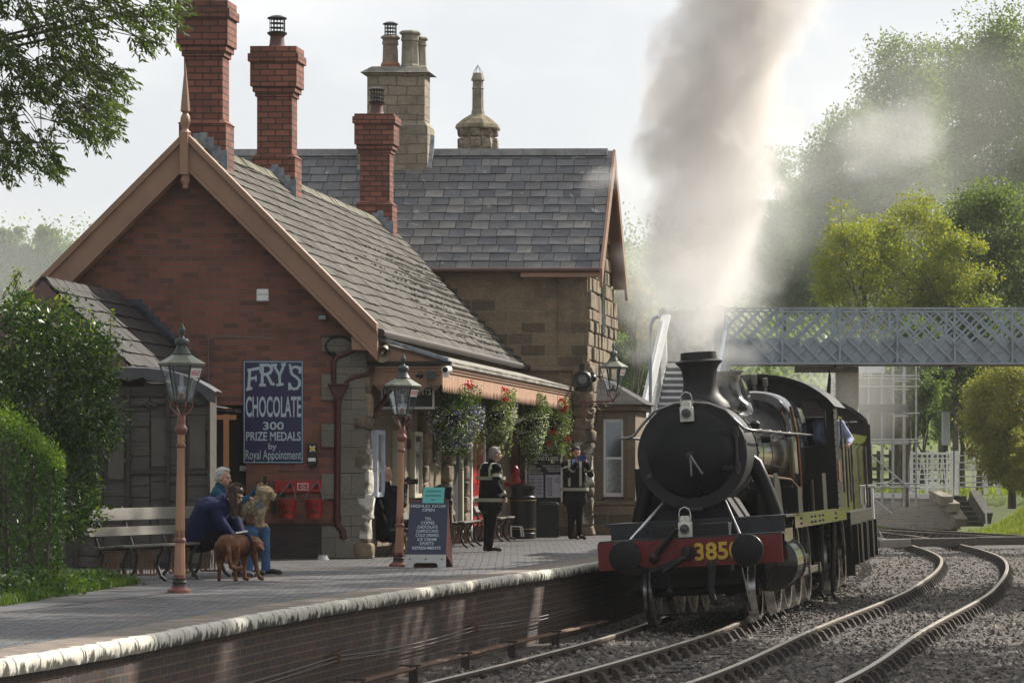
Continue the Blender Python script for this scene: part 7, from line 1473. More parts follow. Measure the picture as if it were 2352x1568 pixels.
# ------------------------------------------------------------------ people and dogs
def cloth(name, col, sc=9, bump=.35, rough=.85, var=.2): m = M(name, col, rough, var=var, scale=sc, bump=bump); m.node_tree.nodes['Principled BSDF'].inputs['Specular IOR Level'].default_value = .15; return m
def blob(name, mb, mat, parent, voxel=.012, it=2, disp=None):
    o = mb.build(name, mat, parent, uv=False); r = o.modifiers.new('remesh', 'REMESH'); r.mode = 'VOXEL'; r.voxel_size = voxel; r.use_smooth_shade = True
    s = o.modifiers.new('smooth', 'SMOOTH'); s.factor = .5; s.iterations = it
    if disp:
        tx = bpy.data.textures.new(name+'_tex', 'CLOUDS'); tx.noise_scale = disp[1]; tx.noise_depth = 2; d = o.modifiers.new('displace', 'DISPLACE'); d.texture = tx; d.strength = disp[0]; d.mid_level = .5
    return o
def hand(mb, w, d, n, side, curl=.5, s=1.0):             # w wrist, d pointing direction, n palm normal, side: +1/-1 thumb side
    w = Vector(w); d = Vector(d).normalized(); n = Vector(n); n = (n-d*n.dot(d)).normalized(); x = d.cross(n)*side
    mb.cap(w, w+d*.05*s, .022*s, .026*s); 
    for k in range(4):
        b = w+d*(.075-.006*abs(k-1.3))*s+x*(.027-.018*k)*s; mb.cap(w+d*.02*s+x*(.018-.012*k)*s, b, .015*s, .0125*s, 6); L_ = (.040,.046,.042,.034)[k]*s; a = curl*(1+.12*k)
        e = b+(d*math.cos(a)+n*math.sin(a))*L_; f = e+(d*math.cos(a*2.1)+n*math.sin(a*2.1))*L_*.85; mb.cap(b, e, .0105*s, .0095*s, 6); mb.cap(e, f, .0095*s, .008*s, 6)
    b = w+d*.025*s+x*.026*s; e = b+(d*.6+x*.75+n*.3).normalized()*.04*s; f = e+(d*.9+x*.1+n*.5).normalized()*.033*s; mb.cap(w+d*.01*s, b, .017*s, .015*s, 6); mb.cap(b, e, .014*s, .0115*s, 6); mb.cap(e, f, .0115*s, .009*s, 6)
def person(label, loc, J, topm, legm, shoem, hairm=None, face=(0,-1,0), hair='short', g=1.0, skinm=None, coat=0, curl=.5, palm=((0,0,-1),(0,0,-1)), hd=None, arm=1.0, hairline=.0):
    t = thing('person', label, 'person', loc); V_ = {k: Vector(v) for k, v in J.items()}; sk = skinm or skin
    f = Vector(face).normalized(); up = Vector((0,0,1)); up = (V_['head']-V_['neck']).normalized()*.5+up*.5; up = (up-f*up.dot(f)).normalized(); r = f.cross(up); Rm = Matrix((r, f, up)).transposed(); H = V_['head']
    def hp(x, y, z): return H+Rm @ Vector((x, y, z))
    mb = MB(); mb.ball(hp(0,-.012,.025), (.077,.096,.098), 14, 10, Rm); mb.ball(hp(0,.028,-.045), (.060,.066,.075), 12, 8, Rm); mb.ball(hp(0,.055,-.085), (.032,.03,.028), 10, 7, Rm)
    mb.cap(hp(0,.092,-.005), hp(0,.112,-.035), .010, .014, 8); mb.ball(hp(0,.075,.018), (.055,.02,.014), 10, 6, Rm); mb.ball(hp(0,.084,-.068), (.024,.012,.011), 8, 6, Rm); 
    for s in (-1, 1): mb.ball(hp(s*.078,-.008,-.02), (.012,.022,.034), 8, 6, Rm); mb.ball(hp(s*.04,.05,-.035), (.025,.03,.03), 8, 6, Rm)
    mb.cap(V_['neck']-up*.05, hp(0,-.02,-.05), .060, .054); mb.cap(V_['pel'], V_['chest'], .11*g, .12*g); mb.cap(V_['shL'], V_['shR'], .06, .06)
    for s in 'LR':
        mb.cap(V_['sh'+s], V_['el'+s], .05, .042); mb.cap(V_['el'+s], V_['wr'+s], .042, .029); d = V_['wr'+s]-V_['el'+s]; d = Vector(hd[0 if s == 'L' else 1]) if hd else d
        hand(mb, V_['wr'+s], d, palm[0 if s == 'L' else 1], -1 if s == 'L' else 1, curl); mb.cap(V_['hip'+s], V_['kn'+s], .075, .055); mb.cap(V_['kn'+s], V_['an'+s], .055, .04); mb.cap(V_['an'+s], V_['toe'+s], .035, .03)
    body = blob('body', mb, sk, t, .0095, 2)
    mb = MB()
    for s in (-1, 1): mb.ball(hp(s*.031,.079,-.008), (.013,.010,.008), 8, 6, Rm)
    mb.build('eyes', M('eye', (.05,.035,.03), .2) if 'eye' not in bpy.data.materials else bpy.data.materials['eye'], t, smooth=80); mb = MB(); mb.ball(hp(0,.093,-.070), (.022,.006,.005), 8, 5, Rm); mb.build('mouth', M('lips', (.30,.11,.10), .5) if 'lips' not in bpy.data.materials else bpy.data.materials['lips'], t, smooth=80)
    mb = MB(); mb.cap(V_['pel']+Vector((0,0,.02)), V_['chest'], .150*g, .165*g, 14); mb.cap(V_['chest'], V_['neck']-up*.08, .15*g, .10, 14); mb.cap(V_['shL'], V_['shR'], .085*(.5+.5*g), .085*(.5+.5*g), 12); mb.cap(V_['neck']-up*.05, V_['neck']-up*.005, .078, .072, 12)
    side = (V_['shR']-V_['shL']).normalized()
    for q in (-.07, .07): mb.cap(V_['pel']+side*q*g, V_['chest']+side*q*1.3, .125*g, .135*g, 12)
    if coat:
        for q in (-.07, .07): mb.cap(V_['pel']+side*q*g, V_['pel']+side*q*1.1*g-Vector((0,0,coat)), .14*g, .15*g, 14)
    for s in 'LR': mb.cap(V_['sh'+s], V_['el'+s], .082*arm, .068*arm, 12); e = V_['el'+s]+(V_['wr'+s]-V_['el'+s])*.93; mb.cap(V_['el'+s], e, .067*arm, .050*arm, 12); mb.cap(e-(V_['wr'+s]-V_['el'+s])*.05, e, .052*arm, .054*arm, 12)
    tp_ = blob('jacket', mb, topm, t, .014, 3); mb = MB(); mb.cap(V_['hipL'], V_['hipR'], .125*g, .125*g, 12)
    for s in 'LR': mb.cap(V_['hip'+s], V_['kn'+s], .112*(.4+.6*g), .082, 12); e = V_['kn'+s]+(V_['an'+s]-V_['kn'+s])*.93; mb.cap(V_['kn'+s], e, .080, .066, 12); mb.cap(e, e+(V_['an'+s]-V_['kn'+s])*.06, .068, .070, 12)
    blob('trousers', mb, legm, t, .014, 3)
    for s in 'LR':
        mb = MB(); d = (V_['toe'+s]-V_['an'+s]); d.z = 0; d.normalize(); a = V_['an'+s]; a0 = Vector((a.x, a.y, .055)); mb.cap(a0-d*.03, a0+d*.10, .046, .042, 10); mb.cap(a0+d*.10, a0+d*.185-Vector((0,0,.012)), .043, .036, 10); mb.cap(a0-d*.02, a-Vector((0,0,-.02)), .048, .05, 10)
        o = blob('shoe', mb, shoem, t, .012, 2)
    if hair != 'none':
        mb = MB(); mb.ball(hp(0,-.026,.034), (.085,.097,.100), 16, 10, Rm); mb.ball(hp(0,-.05,-.02), (.074,.070,.07), 12, 8, Rm)
        if hair == 'short': mb.ball(hp(0,.03,.095-hairline), (.06,.055,.03), 10, 7, Rm)
        if hair == 'long':
            mb.ball(hp(0,.01,.07), (.080,.085,.055), 12, 8, Rm)
            for s in (-1, 1):
                for q in range(4): p = hp(s*.082,.02-.03*q,.02); mb.cap(p, p+Vector((.0+.008*q,-.01,-.16)), .018, .018, 8); mb.cap(p+Vector((.008*q,-.01,-.16)), p+Vector((.02+.01*q,-.02,-.31)), .018, .008, 8)
        if hair == 'fringe':
            mb = MB()
            for s in (-1, 1): mb.ball(hp(s*.06,-.045,.0), (.025,.06,.05), 10, 7, Rm)
            mb.ball(hp(0,-.08,.0), (.07,.03,.055), 10, 7, Rm)
        blob('hair', mb, hairm, t, .012, 2, (.012,.03))
    return t, hp, Rm, V_
hair_grey = M('grey_hair', (.42,.42,.42), .7, var=.25, scale=30); hair_brown = M('brown_hair', (.065,.042,.030), .55, var=.35, scale=26, stretch=(4,4,.6)); hair_dark = M('dark_hair', (.05,.035,.03), .7, var=.3, scale=30); hair_salt = M('salt_hair', (.30,.28,.27), .8, var=.4, scale=30)
navy_c = cloth('navy_cloth', (.012,.017,.058), 6, .6); teal_c = cloth('teal_cloth', (.018,.065,.11)); jeans = cloth('blue_jeans', (.055,.11,.22), 6, .5, .85, .35); black_c = cloth('black_cloth', (.010,.010,.012)); puff_c = cloth('black_puffer', (.010,.010,.013), 5, .3, .45); uni_c = cloth('black_uniform', (.012,.012,.014), 6, .4, .7); shoe_b = M('black_shoe', (.013,.013,.014), .3); shoe_g = M('grey_shoe', (.05,.05,.055), .7); hiviz = M('reflective_tape', (.42,.42,.33), .5, var=.12)
WO = Vector((-3.92, 41.7, 0))
pw_t, hp, Rm, V_ = person('woman in navy hoodie bending from the bench to the red dog', WO, dict(pel=(-.09,-.02,.52), chest=(.06,-.08,.80), neck=(.29,-.13,.97), head=(.395,-.16,1.07), shL=(.20,.10,.91), shR=(.12,-.30,.88), elL=(.40,.0,.70), elR=(.27,-.40,.66), wrL=(.50,-.18,.52), wrR=(.41,-.36,.48), hipL=(0,.10,.50), hipR=(0,-.10,.50), knL=(.42,.12,.50), knR=(.38,-.12,.48), anL=(.44,.12,.09), anR=(.42,-.08,.09), toeL=(.6,.12,.03), toeR=(.58,-.1,.03)), navy_c, black_c, shoe_g, hair_brown, face=(.86,-.28,-.42), hair='long', g=1.5, coat=.0, arm=1.25)
mb = MB()
for s in (-1, 1): mb.ball(hp(s*.034,.094,.0), (.030,.010,.021), 10, 6, Rm); mb.tube([hp(s*.06,.085,.008), hp(s*.078,.0,.005)], .004, 5)
mb.build('sunglasses', black_paint, pw_t, smooth=60)
sp_ = []; sd_ = []
for q in range(700):
    s = random.choice((-1, 1)); f = random.random(); a = random.random(); p0 = hp(s*(.070+.02*random.random()), .035-.12*a, .06-.02*a); sp_.append(p0+Vector((.02*f+.01*a, -.01, -.34*f))); sd_.append(Vector((.06, 0, -1)))
for q in range(500):
    v = Vector((random.gauss(0,1), random.gauss(0,1)-.5, abs(random.gauss(0,1))+.1)).normalized(); sp_.append(hp(v.x*.086, v.y*.098-.02, v.z*.10+.035)); sd_.append(Rm @ Vector((v.x*.8, -.5, -.5)))
leafmesh('hair_strands', np.array(sp_), .10, MLEAF('strand', (.05,.033,.024), (.13,.09,.065), .1, .5), pw_t, .07, D=sd_, spread=.15)
mb = MB(); mb.cap((.10,-.16,.93), (.22,-.05,1.0), .075, .085); mb.cap((.12,.0,.95), (.22,-.05,1.0), .075, .08); blob('hood', mb, navy_c, pw_t, .014, 3)
MO = Vector((-3.84, 42.6, 0)); hz_ = 1.285
pm_t, hp, Rm, V_ = person('grey haired man in teal jacket and jeans holding the curly dog on his lap', MO, dict(pel=(-.02,0,.54), chest=(.0,0,.90), neck=(.03,0,1.17), head=(.075,-.01,1.285), shL=(.02,.19,1.06), shR=(.0,-.19,1.05), elL=(.36,.24,.96), elR=(.22,-.27,.88), wrL=(.52,.12,1.12), wrR=(.40,-.16,1.01), hipL=(.0,.10,.51), hipR=(.0,-.10,.51), knL=(.60,.13,.585), knR=(.46,-.16,.575), anL=(.62,.14,.09), anR=(.42,-.18,.09), toeL=(.78,.12,.03), toeR=(.58,-.2,.03)), teal_c, jeans, shoe_b, hair_grey, face=(.93,-.3,-.12), hair='short', g=1.12, curl=.7, palm=((.6,-.6,0),(0,.3,-1)), hd=((.35,-.1,.9),(1,.3,0)))
phn = thing('phone', 'phone held up by the grey haired man on the bench', 'phone', MO+Vector((.60,.08,1.21))); mb = MB(); mb.box(-.035,.035,-.006,.006,-.06,.10); o = mb.build('case', M('phone_case', (.12,.075,.05), .4), phn, bevel=.004); mb = MB(); mb.face([(-.03,-.008,-.05),(.03,-.008,-.05),(.03,-.008,.09),(-.03,-.008,.09)]); mb.build('screen', M('phone_screen', (.012,.012,.014), .1), phn); phn.rotation_euler = (0, R(8), R(35))
# curly dog on the lap (faces right)
cdg = thing('curly_dog', 'beige curly coated dog standing on the lap of the seated man', 'dog', MO+Vector((.38,-.12,.67))); cdg.scale = (1.12, 1.0, .96); curl_m = M('curly_coat', (.48,.38,.27), .95, var=.4, scale=38, bump=1)
mb = MB(); mb.cap((-.13,0,.20), (.13,0,.23), .105, .11, 14); mb.cap((.13,0,.25), (.20,0,.36), .085, .075, 12); mb.ball((.225,-.01,.43), (.095,.09,.095), 14, 10); mb.ball((.30,-.03,.385), (.055,.05,.05), 10, 8); mb.ball((.215,-.088,.40), (.035,.022,.075), 8, 7); mb.ball((.22,.078,.40), (.035,.022,.075), 8, 7); mb.ball((.19,-.01,.47), (.07,.075,.05), 10, 7)
for x, y, k in ((.15,-.06,0),(.17,.06,0),(-.13,-.07,1),(-.11,.07,1)):
    if k: mb.cap((x,y,.18), (x+.04,y,.09), .085, .055); mb.cap((x+.04,y,.09), (x-.03,y,.03), .05, .04); mb.cap((x-.03,y,.03), (x+.05,y,-.015), .04, .036)
    else: mb.cap((x,y,.18), (x-.005,y,.06), .062, .046); mb.cap((x-.005,y,.06), (x+.01,y,-.01), .045, .04); mb.cap((x+.01,y,-.01), (x+.05,y,-.018), .035, .03)
mb.cap((-.2,0,.26), (-.27,.02,.31), .04, .035)
blob('body', mb, curl_m, cdg, .011, 1, (.032,.022)); mb = MB(); mb.ball((.355,-.035,.39), (.016,.018,.014)); mb.ball((.29,-.085,.425), (.011,.008,.011)); mb.ball((.31,.03,.425), (.011,.008,.011)); mb.build('nose_and_eyes', black_paint, cdg, smooth=60)
mb = MB()
mb.lathe([(.118,-.01),(.124,0),(.118,.01)], (.03,0,.22), 18, 'x'); mb.hexa([(.13,-.12,.18),(.21,-.11,.24),(.21,.11,.24),(.13,.12,.18)], [(.11,-.115,.26),(.17,-.11,.34),(.17,.11,.34),(.11,.115,.26)]); mb.build('harness', M('harness_print', (.06,.075,.14), .8, var=.6, scale=40, col2=(.20,.22,.26)), cdg, smooth=50)
# red dog
rdg = thing('red_dog', 'reddish brown dog seen from behind being stroked by the woman', 'dog', (-3.52, 40.35, 0)); rdg.scale = (1.12, 1.12, 1.12); red_m = M('red_coat', (.135,.048,.018), .75, var=.35, scale=22, bump=.5, stretch=(1,1,.35))
mb = MB(); mb.cap((0,.02,.405), (.11,.20,.41), .125, .115, 14); mb.cap((.11,.20,.41), (.21,.34,.39), .118, .125, 14); mb.cap((.21,.34,.42), (.285,.30,.43), .075, .068); mb.ball((.31,.24,.40), (.064,.072,.066), 12, 9); mb.cap((.325,.20,.385), (.375,.13,.355), .040, .028); mb.ball((.30,.185,.385), (.03,.02,.07), 8, 7); mb.ball((.365,.27,.385), (.02,.03,.06), 8, 7)
for sx, yo in ((-.085,.04),(.085,-.03)):
    hx = sx*.85; mb.cap((hx,.03+yo*.3,.38), (sx,.09+yo,.24), .085, .05); mb.cap((sx,.09+yo,.24), (sx*1.05,.0+yo,.145), .045, .028); mb.cap((sx*1.05,.0+yo,.145), (sx*1.1,.02+yo,.035), .026, .024); mb.cap((sx*1.1,.02+yo,.03), (sx*1.15,-.02+yo+.06,.022), .028, .024)
for a, b_, c, d in (((.15,.32,.36),(.16,.33,.20),(.16,.32,.10),(.17,.30,.03)),((.25,.34,.36),(.29,.30,.21),(.31,.25,.12),(.345,.20,.035))): mb.cap(a, b_, .062, .036); mb.cap(b_, c, .034, .028); mb.cap(c, d, .027, .024); mb.cap(d, Vector(d)+Vector((.03,-.03,-.008)), .027, .024)
pts = [(.02,-.09,.40),(.035,-.16,.33),(.04,-.18,.24),(.06,-.17,.17),(.11,-.15,.14),(.16,-.13,.155)]
for a, b_ in zip(pts, pts[1:]): mb.cap(a, b_, .032, .028)
blob('body', mb, red_m, rdg, .010, 2, (.008,.03)); mb = MB(); mb.ball((.385,.115,.352), (.013,.013,.011)); mb.ball((.30,.17,.425), (.009,.007,.009)); mb.ball((.355,.20,.42), (.009,.007,.009)); mb.build('nose_and_eyes', black_paint, rdg, smooth=60); mb = MB(); mb.lathe([(.126,-.010),(.131,0),(.126,.010)], (0,0,0), 18, 'y'); o = mb.build('harness', navy_c, rdg, smooth=50); o.location = (.155,.26,.41); o.rotation_euler = (0,0,-.55); mb = MB()
for k in range(4): mb.ball((.10+.03*k,.10+.04*k,.535+.005*k), (.022,.02,.012), 7, 5)
mb.build('harness_tags', white_paint, rdg, smooth=60)
def fur(name, segs, n, size, mat, parent, asp, down=(0,0,-.3), sprd=.8):
    P_ = []; D_ = []
    for a, b_, r0, r1 in segs:
        a, b_ = Vector(a), Vector(b_); ax = (b_-a); k = int(n*((ax.length+r0)*max(r0, r1)))
        for q in range(k):
            f = random.random(); c = a+ax*f; v = Vector((random.gauss(0,1), random.gauss(0,1), random.gauss(0,1))); u = ax.normalized(); v = (v-u*v.dot(u)*(1 if .08 < f < .92 else .3)).normalized(); P_.append(c+v*(r0+(r1-r0)*f)*1.0); D_.append(v*.35-u*.5+Vector(down))
    leafmesh(name, np.array(P_), size, mat, parent, asp, D=D_, spread=sprd)
fur('curls', [((-.14,0,.20),(.14,0,.24),.115,.12),((.13,0,.25),(.20,0,.36),.10,.085),((.215,-.01,.40),(.23,-.01,.45),.10,.10),((.30,-.03,.385),(.33,-.03,.385),.055,.05),((.15,-.06,.18),(.15,-.06,.0),.07,.05),((-.12,-.07,.18),(-.12,-.07,.0),.085,.045)], 42000, .032, MLEAF('curl_tuft', (.40,.31,.21), (.58,.48,.35), .1, .9), cdg, .55, (0,0,-.1), 2.0)
fur('coat', [((0,.02,.405),(.11,.20,.41),.122,.113),((.11,.20,.41),(.21,.34,.39),.115,.122),((.21,.34,.42),(.285,.30,.43),.074,.067),((-.072,.03,.38),(-.085,.12,.24),.083,.05),((.072,.02,.38),(.085,.08,.24),.083,.05),((.30,.22,.41),(.31,.25,.39),.064,.064)], 30000, .020, MLEAF('coat_hair', (.09,.032,.012), (.20,.075,.028), .1, .7), rdg, .12, (0,0,-.35), .5)
# man in black puffer on the wall bench
PO = Vector((-1.98, 52.0, 0)); person('bald man in black puffer coat seated under the canopy holding a camera', PO, dict(pel=(0,0,.52), chest=(.0,0,.86), neck=(-.02,.0,1.15), head=(-.01,.01,1.31), shL=(-.12,.16,1.04), shR=(.12,-.14,1.04), elL=(.08,.30,.86), elR=(.24,-.12,.84), wrL=(.25,.22,1.14), wrR=(.27,.10,1.12), hipL=(-.05,.1,.5), hipR=(.08,-.08,.5), knL=(.36,.26,.5), knR=(.45,.06,.5), anL=(.4,.28,.09), anR=(.48,.08,.09), toeL=(.52,.36,.03), toeR=(.6,.15,.03)), puff_c, black_c, shoe_b, None, face=(.75,.62,.05), hair='none', g=1.25, coat=.12, arm=1.15, curl=.9)
cmr = thing('camera', 'black camera raised by the bald seated man beside the lamp post', 'camera', PO+Vector((.32,.18,1.19))); mb = MB(); mb.box(-.06,.06,-.05,.05,-.05,.05); mb.lathe([(.04,.06),(.045,.15),(.038,.16)], n=14, axis='x'); mb.box(-.03,.04,-.02,.02,.05,.075); mb.build('camera_body', black_paint, cmr, bevel=.006)
# uniformed guards
def tape(t, segs):
    mb = MB()
    for c, rx, ry, h, rot in segs:
        vs = []; n_ = 28
        for z in (-h/2, h/2):
            for j in range(n_): a = 2*math.pi*j/n_; v = Vector((rx*math.cos(a), ry*math.sin(a), z)); vs.append(Vector(c)+rot @ v)
        mb.mesh(vs, [(j, (j+1) % n_, n_+(j+1) % n_, n_+j) for j in range(n_)])
    mb.build('reflective_stripes', hiviz, t, smooth=60)
def along(a, b_): return (Vector(b_)-Vector(a)).to_track_quat('Z', 'Y').to_matrix()
I3 = Matrix.Identity(3); rg = Matrix.Rotation(R(-30), 3, 'Z')
g1, hp, Rm, V_ = person('white haired guard in black reflective jacket looking away toward the engine', (-.36, 54.7, 0), dict(pel=(0,0,1.0), chest=(0,0,1.28), neck=(.03,.0,1.50), head=(.085,.01,1.635), shL=(-.12,.17,1.40), shR=(.10,-.17,1.40), elL=(-.12,.30,1.14), elR=(.10,-.27,1.13), wrL=(.08,.30,.98), wrR=(.22,-.19,.93), hipL=(-.06,.09,.92), hipR=(.04,-.09,.92), knL=(-.04,.10,.50), knR=(.03,-.09,.50), anL=(-.06,.1,.09), anR=(-.02,-.09,.09), toeL=(.12,.15,.03), toeR=(.16,-.04,.03)), uni_c, black_c, shoe_b, hair_salt, face=(.93,.32,.0), hair='short', g=1.2, coat=.20, curl=1.1)
tape(g1, [((0,0,1.235), .265, .205, .055, rg), ((0,0,.87), .29, .24, .06, rg), ((.10,-.235,1.26), .086, .086, .06, along(V_['shR'], V_['elR'])), ((.19,-.21,.985), .066, .066, .055, along(V_['elR'], V_['wrR']))])
mb = MB()
for s in (-1, 1):
    pts = [rg @ Vector((s*.10, y, z)) for y, z in ((-.205,1.25),(-.195,1.38),(-.12,1.475),(.0,1.49),(.12,1.46),(.19,1.38),(.205,1.25))]
    for a, b_ in zip(pts, pts[1:]): mb.bar(a, b_, .05, .012, up=(pts[3]-Vector((0,0,1.2))))
mb.build('braces', hiviz, g1)
g2, hp, Rm, V_ = person('dark haired guard in reflective jacket photographing with a blue phone', (1.23, 64.0, 0), dict(pel=(0,0,1.02), chest=(0,-.01,1.34), neck=(.0,-.02,1.58), head=(.03,-.05,1.71), shL=(.19,-.03,1.47), shR=(-.19,.0,1.47), elL=(.31,-.20,1.28), elR=(-.14,-.24,1.27), wrL=(.22,-.40,1.50), wrR=(.03,-.40,1.50), hipL=(.09,0,.95), hipR=(-.09,0,.95), knL=(.09,-.02,.52), knR=(-.07,-.02,.52), anL=(.09,.0,.09), anR=(-.07,.02,.09), toeL=(.19,-.14,.03), toeR=(.05,-.13,.03)), uni_c, black_c, shoe_b, hair_dark, face=(.32,-.93,-.16), hair='short', g=1.15, coat=.22, curl=.85, palm=((-.7,-.2,.3),(.7,-.2,.3)), hd=((-.25,-.1,1),(.25,-.1,1)), hairline=.012)
tape(g2, [((0,-.005,.99), .275, .205, .06, I3), ((.26,-.13,1.36), .088, .088, .05, along(V_['shL'], V_['elL'])), ((-.17,-.12,1.36), .088, .088, .05, along(V_['shR'], V_['elR'])), ((.265,-.30,1.39), .066, .066, .05, along(V_['elL'], V_['wrL'])), ((-.06,-.32,1.38), .066, .066, .05, along(V_['elR'], V_['wrR']))])
mb = MB()
for s in (-1, 1):
    pts = [Vector((s*.11, y, z)) for y, z in ((-.205,1.05),(-.20,1.25),(-.185,1.42),(-.11,1.54),(.0,1.56))]
    for a, b_ in zip(pts, pts[1:]): mb.bar(a, b_, .05, .012, up=(0,-1,.4))
mb.build('braces', hiviz, g2); mb = MB(); mb.hexa([(-.05,-.17,1.42),(.05,-.17,1.42),(.04,-.10,1.42),(-.04,-.10,1.42)], [(-.06,-.10,1.58),(.06,-.10,1.58),(.05,-.02,1.60),(-.05,-.02,1.60)]); mb.build('shirt_collar', cloth('blue_shirt', (.22,.30,.48)), g2); mb = MB(); mb.hexa([(-.022,-.18,1.30),(.022,-.18,1.30),(.022,-.17,1.30),(-.022,-.17,1.30)], [(-.018,-.178,1.52),(.018,-.178,1.52),(.018,-.168,1.52),(-.018,-.168,1.52)]); mb.build('tie', cloth('blue_tie', (.02,.05,.2)), g2)
p2 = thing('phone', 'blue cased phone held up by the dark haired guard', 'phone', Vector((1.23,64,0))+Vector((.125,-.43,1.59))); mb = MB(); mb.box(-.085,.085,-.012,.012,-.05,.05); mb.build('case', M('blue_case', (.012,.035,.22), .4), p2, bevel=.006); mb = MB(); mb.lathe([(.012,-.016),(.012,-.012)], (.05,0,.02), 10, 'y'); mb.build('lens', black_paint, p2)
# driver in the cab
dl = E_ @ Vector((1.0, 9.3, 0)); dz = 1.55; person('driver in light blue shirt leaning from the engine cab', dl, dict(pel=(0,0,1.35+dz-.45), chest=(.02,0,1.70+dz-.45), neck=(.03,-.02,1.93+dz-.45), head=(.04,-.06,2.05+dz-.45), shL=(.22,.02,1.83+dz-.45), shR=(-.17,-.02,1.83+dz-.45), elL=(.40,.10,1.58+dz-.45), elR=(-.2,-.2,1.6+dz-.45), wrL=(.34,-.14,1.5+dz-.45), wrR=(-.05,-.3,1.5+dz-.45), hipL=(.1,0,1.3+dz-.45), hipR=(-.1,0,1.3+dz-.45), knL=(.1,-.05,.9+dz-.45), knR=(-.1,-.05,.9+dz-.45), anL=(.1,0,.45+dz-.45), anR=(-.1,0,.45+dz-.45), toeL=(.1,-.15,.4+dz-.45), toeR=(-.1,-.15,.4+dz-.45)), cloth('light_blue_shirt', (.36,.40,.58)), black_c, shoe_b, hair_dark, face=(.2,-.95,-.1), hair='short', g=1.05)
# ------------------------------------------------------------------ smoke, steam and haze
def volmat(name, col, aniso=.2):
    m = bpy.data.materials.new(name); m.use_nodes = True; t = m.node_tree; t.nodes.clear(); o = t.nodes.new('ShaderNodeOutputMaterial')
    v = t.nodes.new('ShaderNodeVolumePrincipled'); v.inputs['Color'].default_value = c4(col); v.inputs['Anisotropy'].default_value = aniso; v.inputs['Density'].default_value = 0; t.links.new(v.outputs[0], o.inputs['Volume']); return m, t, v
def mth(t, op, a, b=None, c=None, clamp=False):
    n = t.nodes.new('ShaderNodeMath'); n.operation = op; n.use_clamp = clamp
    for i, s in enumerate((a, b, c)):
        if s is None: continue
        if isinstance(s, (int, float)): n.inputs[i].default_value = s
        else: t.links.new(s, n.inputs[i])
    return n.outputs[0]
def curve(t, s, pts):
    n = t.nodes.new('ShaderNodeFloatCurve'); cv = n.mapping.curves[0]
    cv.points[0].location = pts[0]; cv.points[1].location = pts[-1]
    for p in pts[1:-1]: cv.points.new(*p)
    n.mapping.update(); t.links.new(s, n.inputs['Value']); return n.outputs[0]
# the column from the funnel, object space: z up from the funnel mouth
SM = E_ @ Vector((.05, 2.0*YS, 3.95)); sk_ = SM.y/F
tab = [(795,1597,36,1.0),(740,1598,85,1.0),(680,1605,125,.9),(600,1616,155,.9),(520,1626,165,1.0),(440,1632,178,1.1),(360,1640,190,1.1),(280,1645,192,1.1),(190,1665,192,1.1),(100,1688,188,1.0),(0,1722,180,1.0),(-110,1756,168,.9),(-230,1790,170,.7)]
Hs = (1075-tab[-1][0])*sk_+1.4-SM.z; z0s = SM.z
def nrm(y): return max(0, min(1, (1.4+(1075-y)*sk_-z0s)/Hs))
sm_m, t, v = volmat('smoke', (.80,.775,.755), .45)
tcn = t.nodes.new('ShaderNodeTexCoord'); sx = t.nodes.new('ShaderNodeSeparateXYZ'); t.links.new(tcn.outputs['Object'], sx.inputs[0])
zt = mth(t, 'DIVIDE', sx.outputs[2], Hs, clamp=True)
xc = curve(t, zt, [(nrm(y), ((x-1176)*sk_-SM.x+1)/4) for y, x, w, d in tab]); xc = mth(t, 'MULTIPLY_ADD', xc, 4, -1)
wr_ = curve(t, zt, [(nrm(y), w*sk_/2) for y, x, w, d in tab]); wr_ = mth(t, 'MULTIPLY', wr_, 2)
dx = mth(t, 'SUBTRACT', sx.outputs[0], xc); yc = mth(t, 'MULTIPLY', mth(t, 'POWER', zt, 1.2), 1.6); dy = mth(t, 'SUBTRACT', sx.outputs[1], yc)
rr_ = mth(t, 'SQRT', mth(t, 'ADD', mth(t, 'MULTIPLY', dx, dx), mth(t, 'MULTIPLY', dy, dy))); rn = mth(t, 'DIVIDE', rr_, wr_)
n1 = noi(t, 1.25, 8, .6, stretch=(1,1,.85)); n2 = noi(t, .6, 3, .5)
e = mth(t, 'ADD', mth(t, 'SUBTRACT', 1.0, rn), mth(t, 'MULTIPLY', mth(t, 'SUBTRACT', n1, .5), 2.1)); 
den = mth(t, 'MULTIPLY', mth(t, 'MAXIMUM', mth(t, 'SUBTRACT', e, .08), 0), 9.0, clamp=False); den = mth(t, 'MINIMUM', den, 1.9); den = mth(t, 'MULTIPLY', den, mth(t, 'MULTIPLY_ADD', n2, 1.2, .2))
fade = curve(t, zt, [(0, .4), (.06,.35), (.2,.6), (.4,1.0), (1,1.0)]); den = mth(t, 'MULTIPLY', den, fade); t.links.new(den, v.inputs['Density'])
brown = ramp(t, mth(t, 'ADD', zt, mth(t, 'MULTIPLY', mth(t, 'SUBTRACT', n2, .5), .5)), .12, .6, (.96,.95,.94), (.89,.858,.835)); t.links.new(brown, v.inputs['Color'])
mb = MB(); vs = []; n_ = 10
for y, x, w, d in tab:
    z = 1.4+(1075-y)*sk_-z0s; z = max(z, 0.0); w_ = w*sk_*1.5+.12; f = z/Hs
    for j in range(n_): a = 2*math.pi*j/n_; vs.append(((x-1176)*sk_-SM.x+w_*math.cos(a), 1.6*f**1.2+w_*math.sin(a), z))
k = len(tab); mb.mesh(vs, [(i*n_+j, i*n_+(j+1) % n_, (i+1)*n_+(j+1) % n_, (i+1)*n_+j) for i in range(k-1) for j in range(n_)]+[tuple(reversed(range(n_))), tuple(range((k-1)*n_, k*n_))])
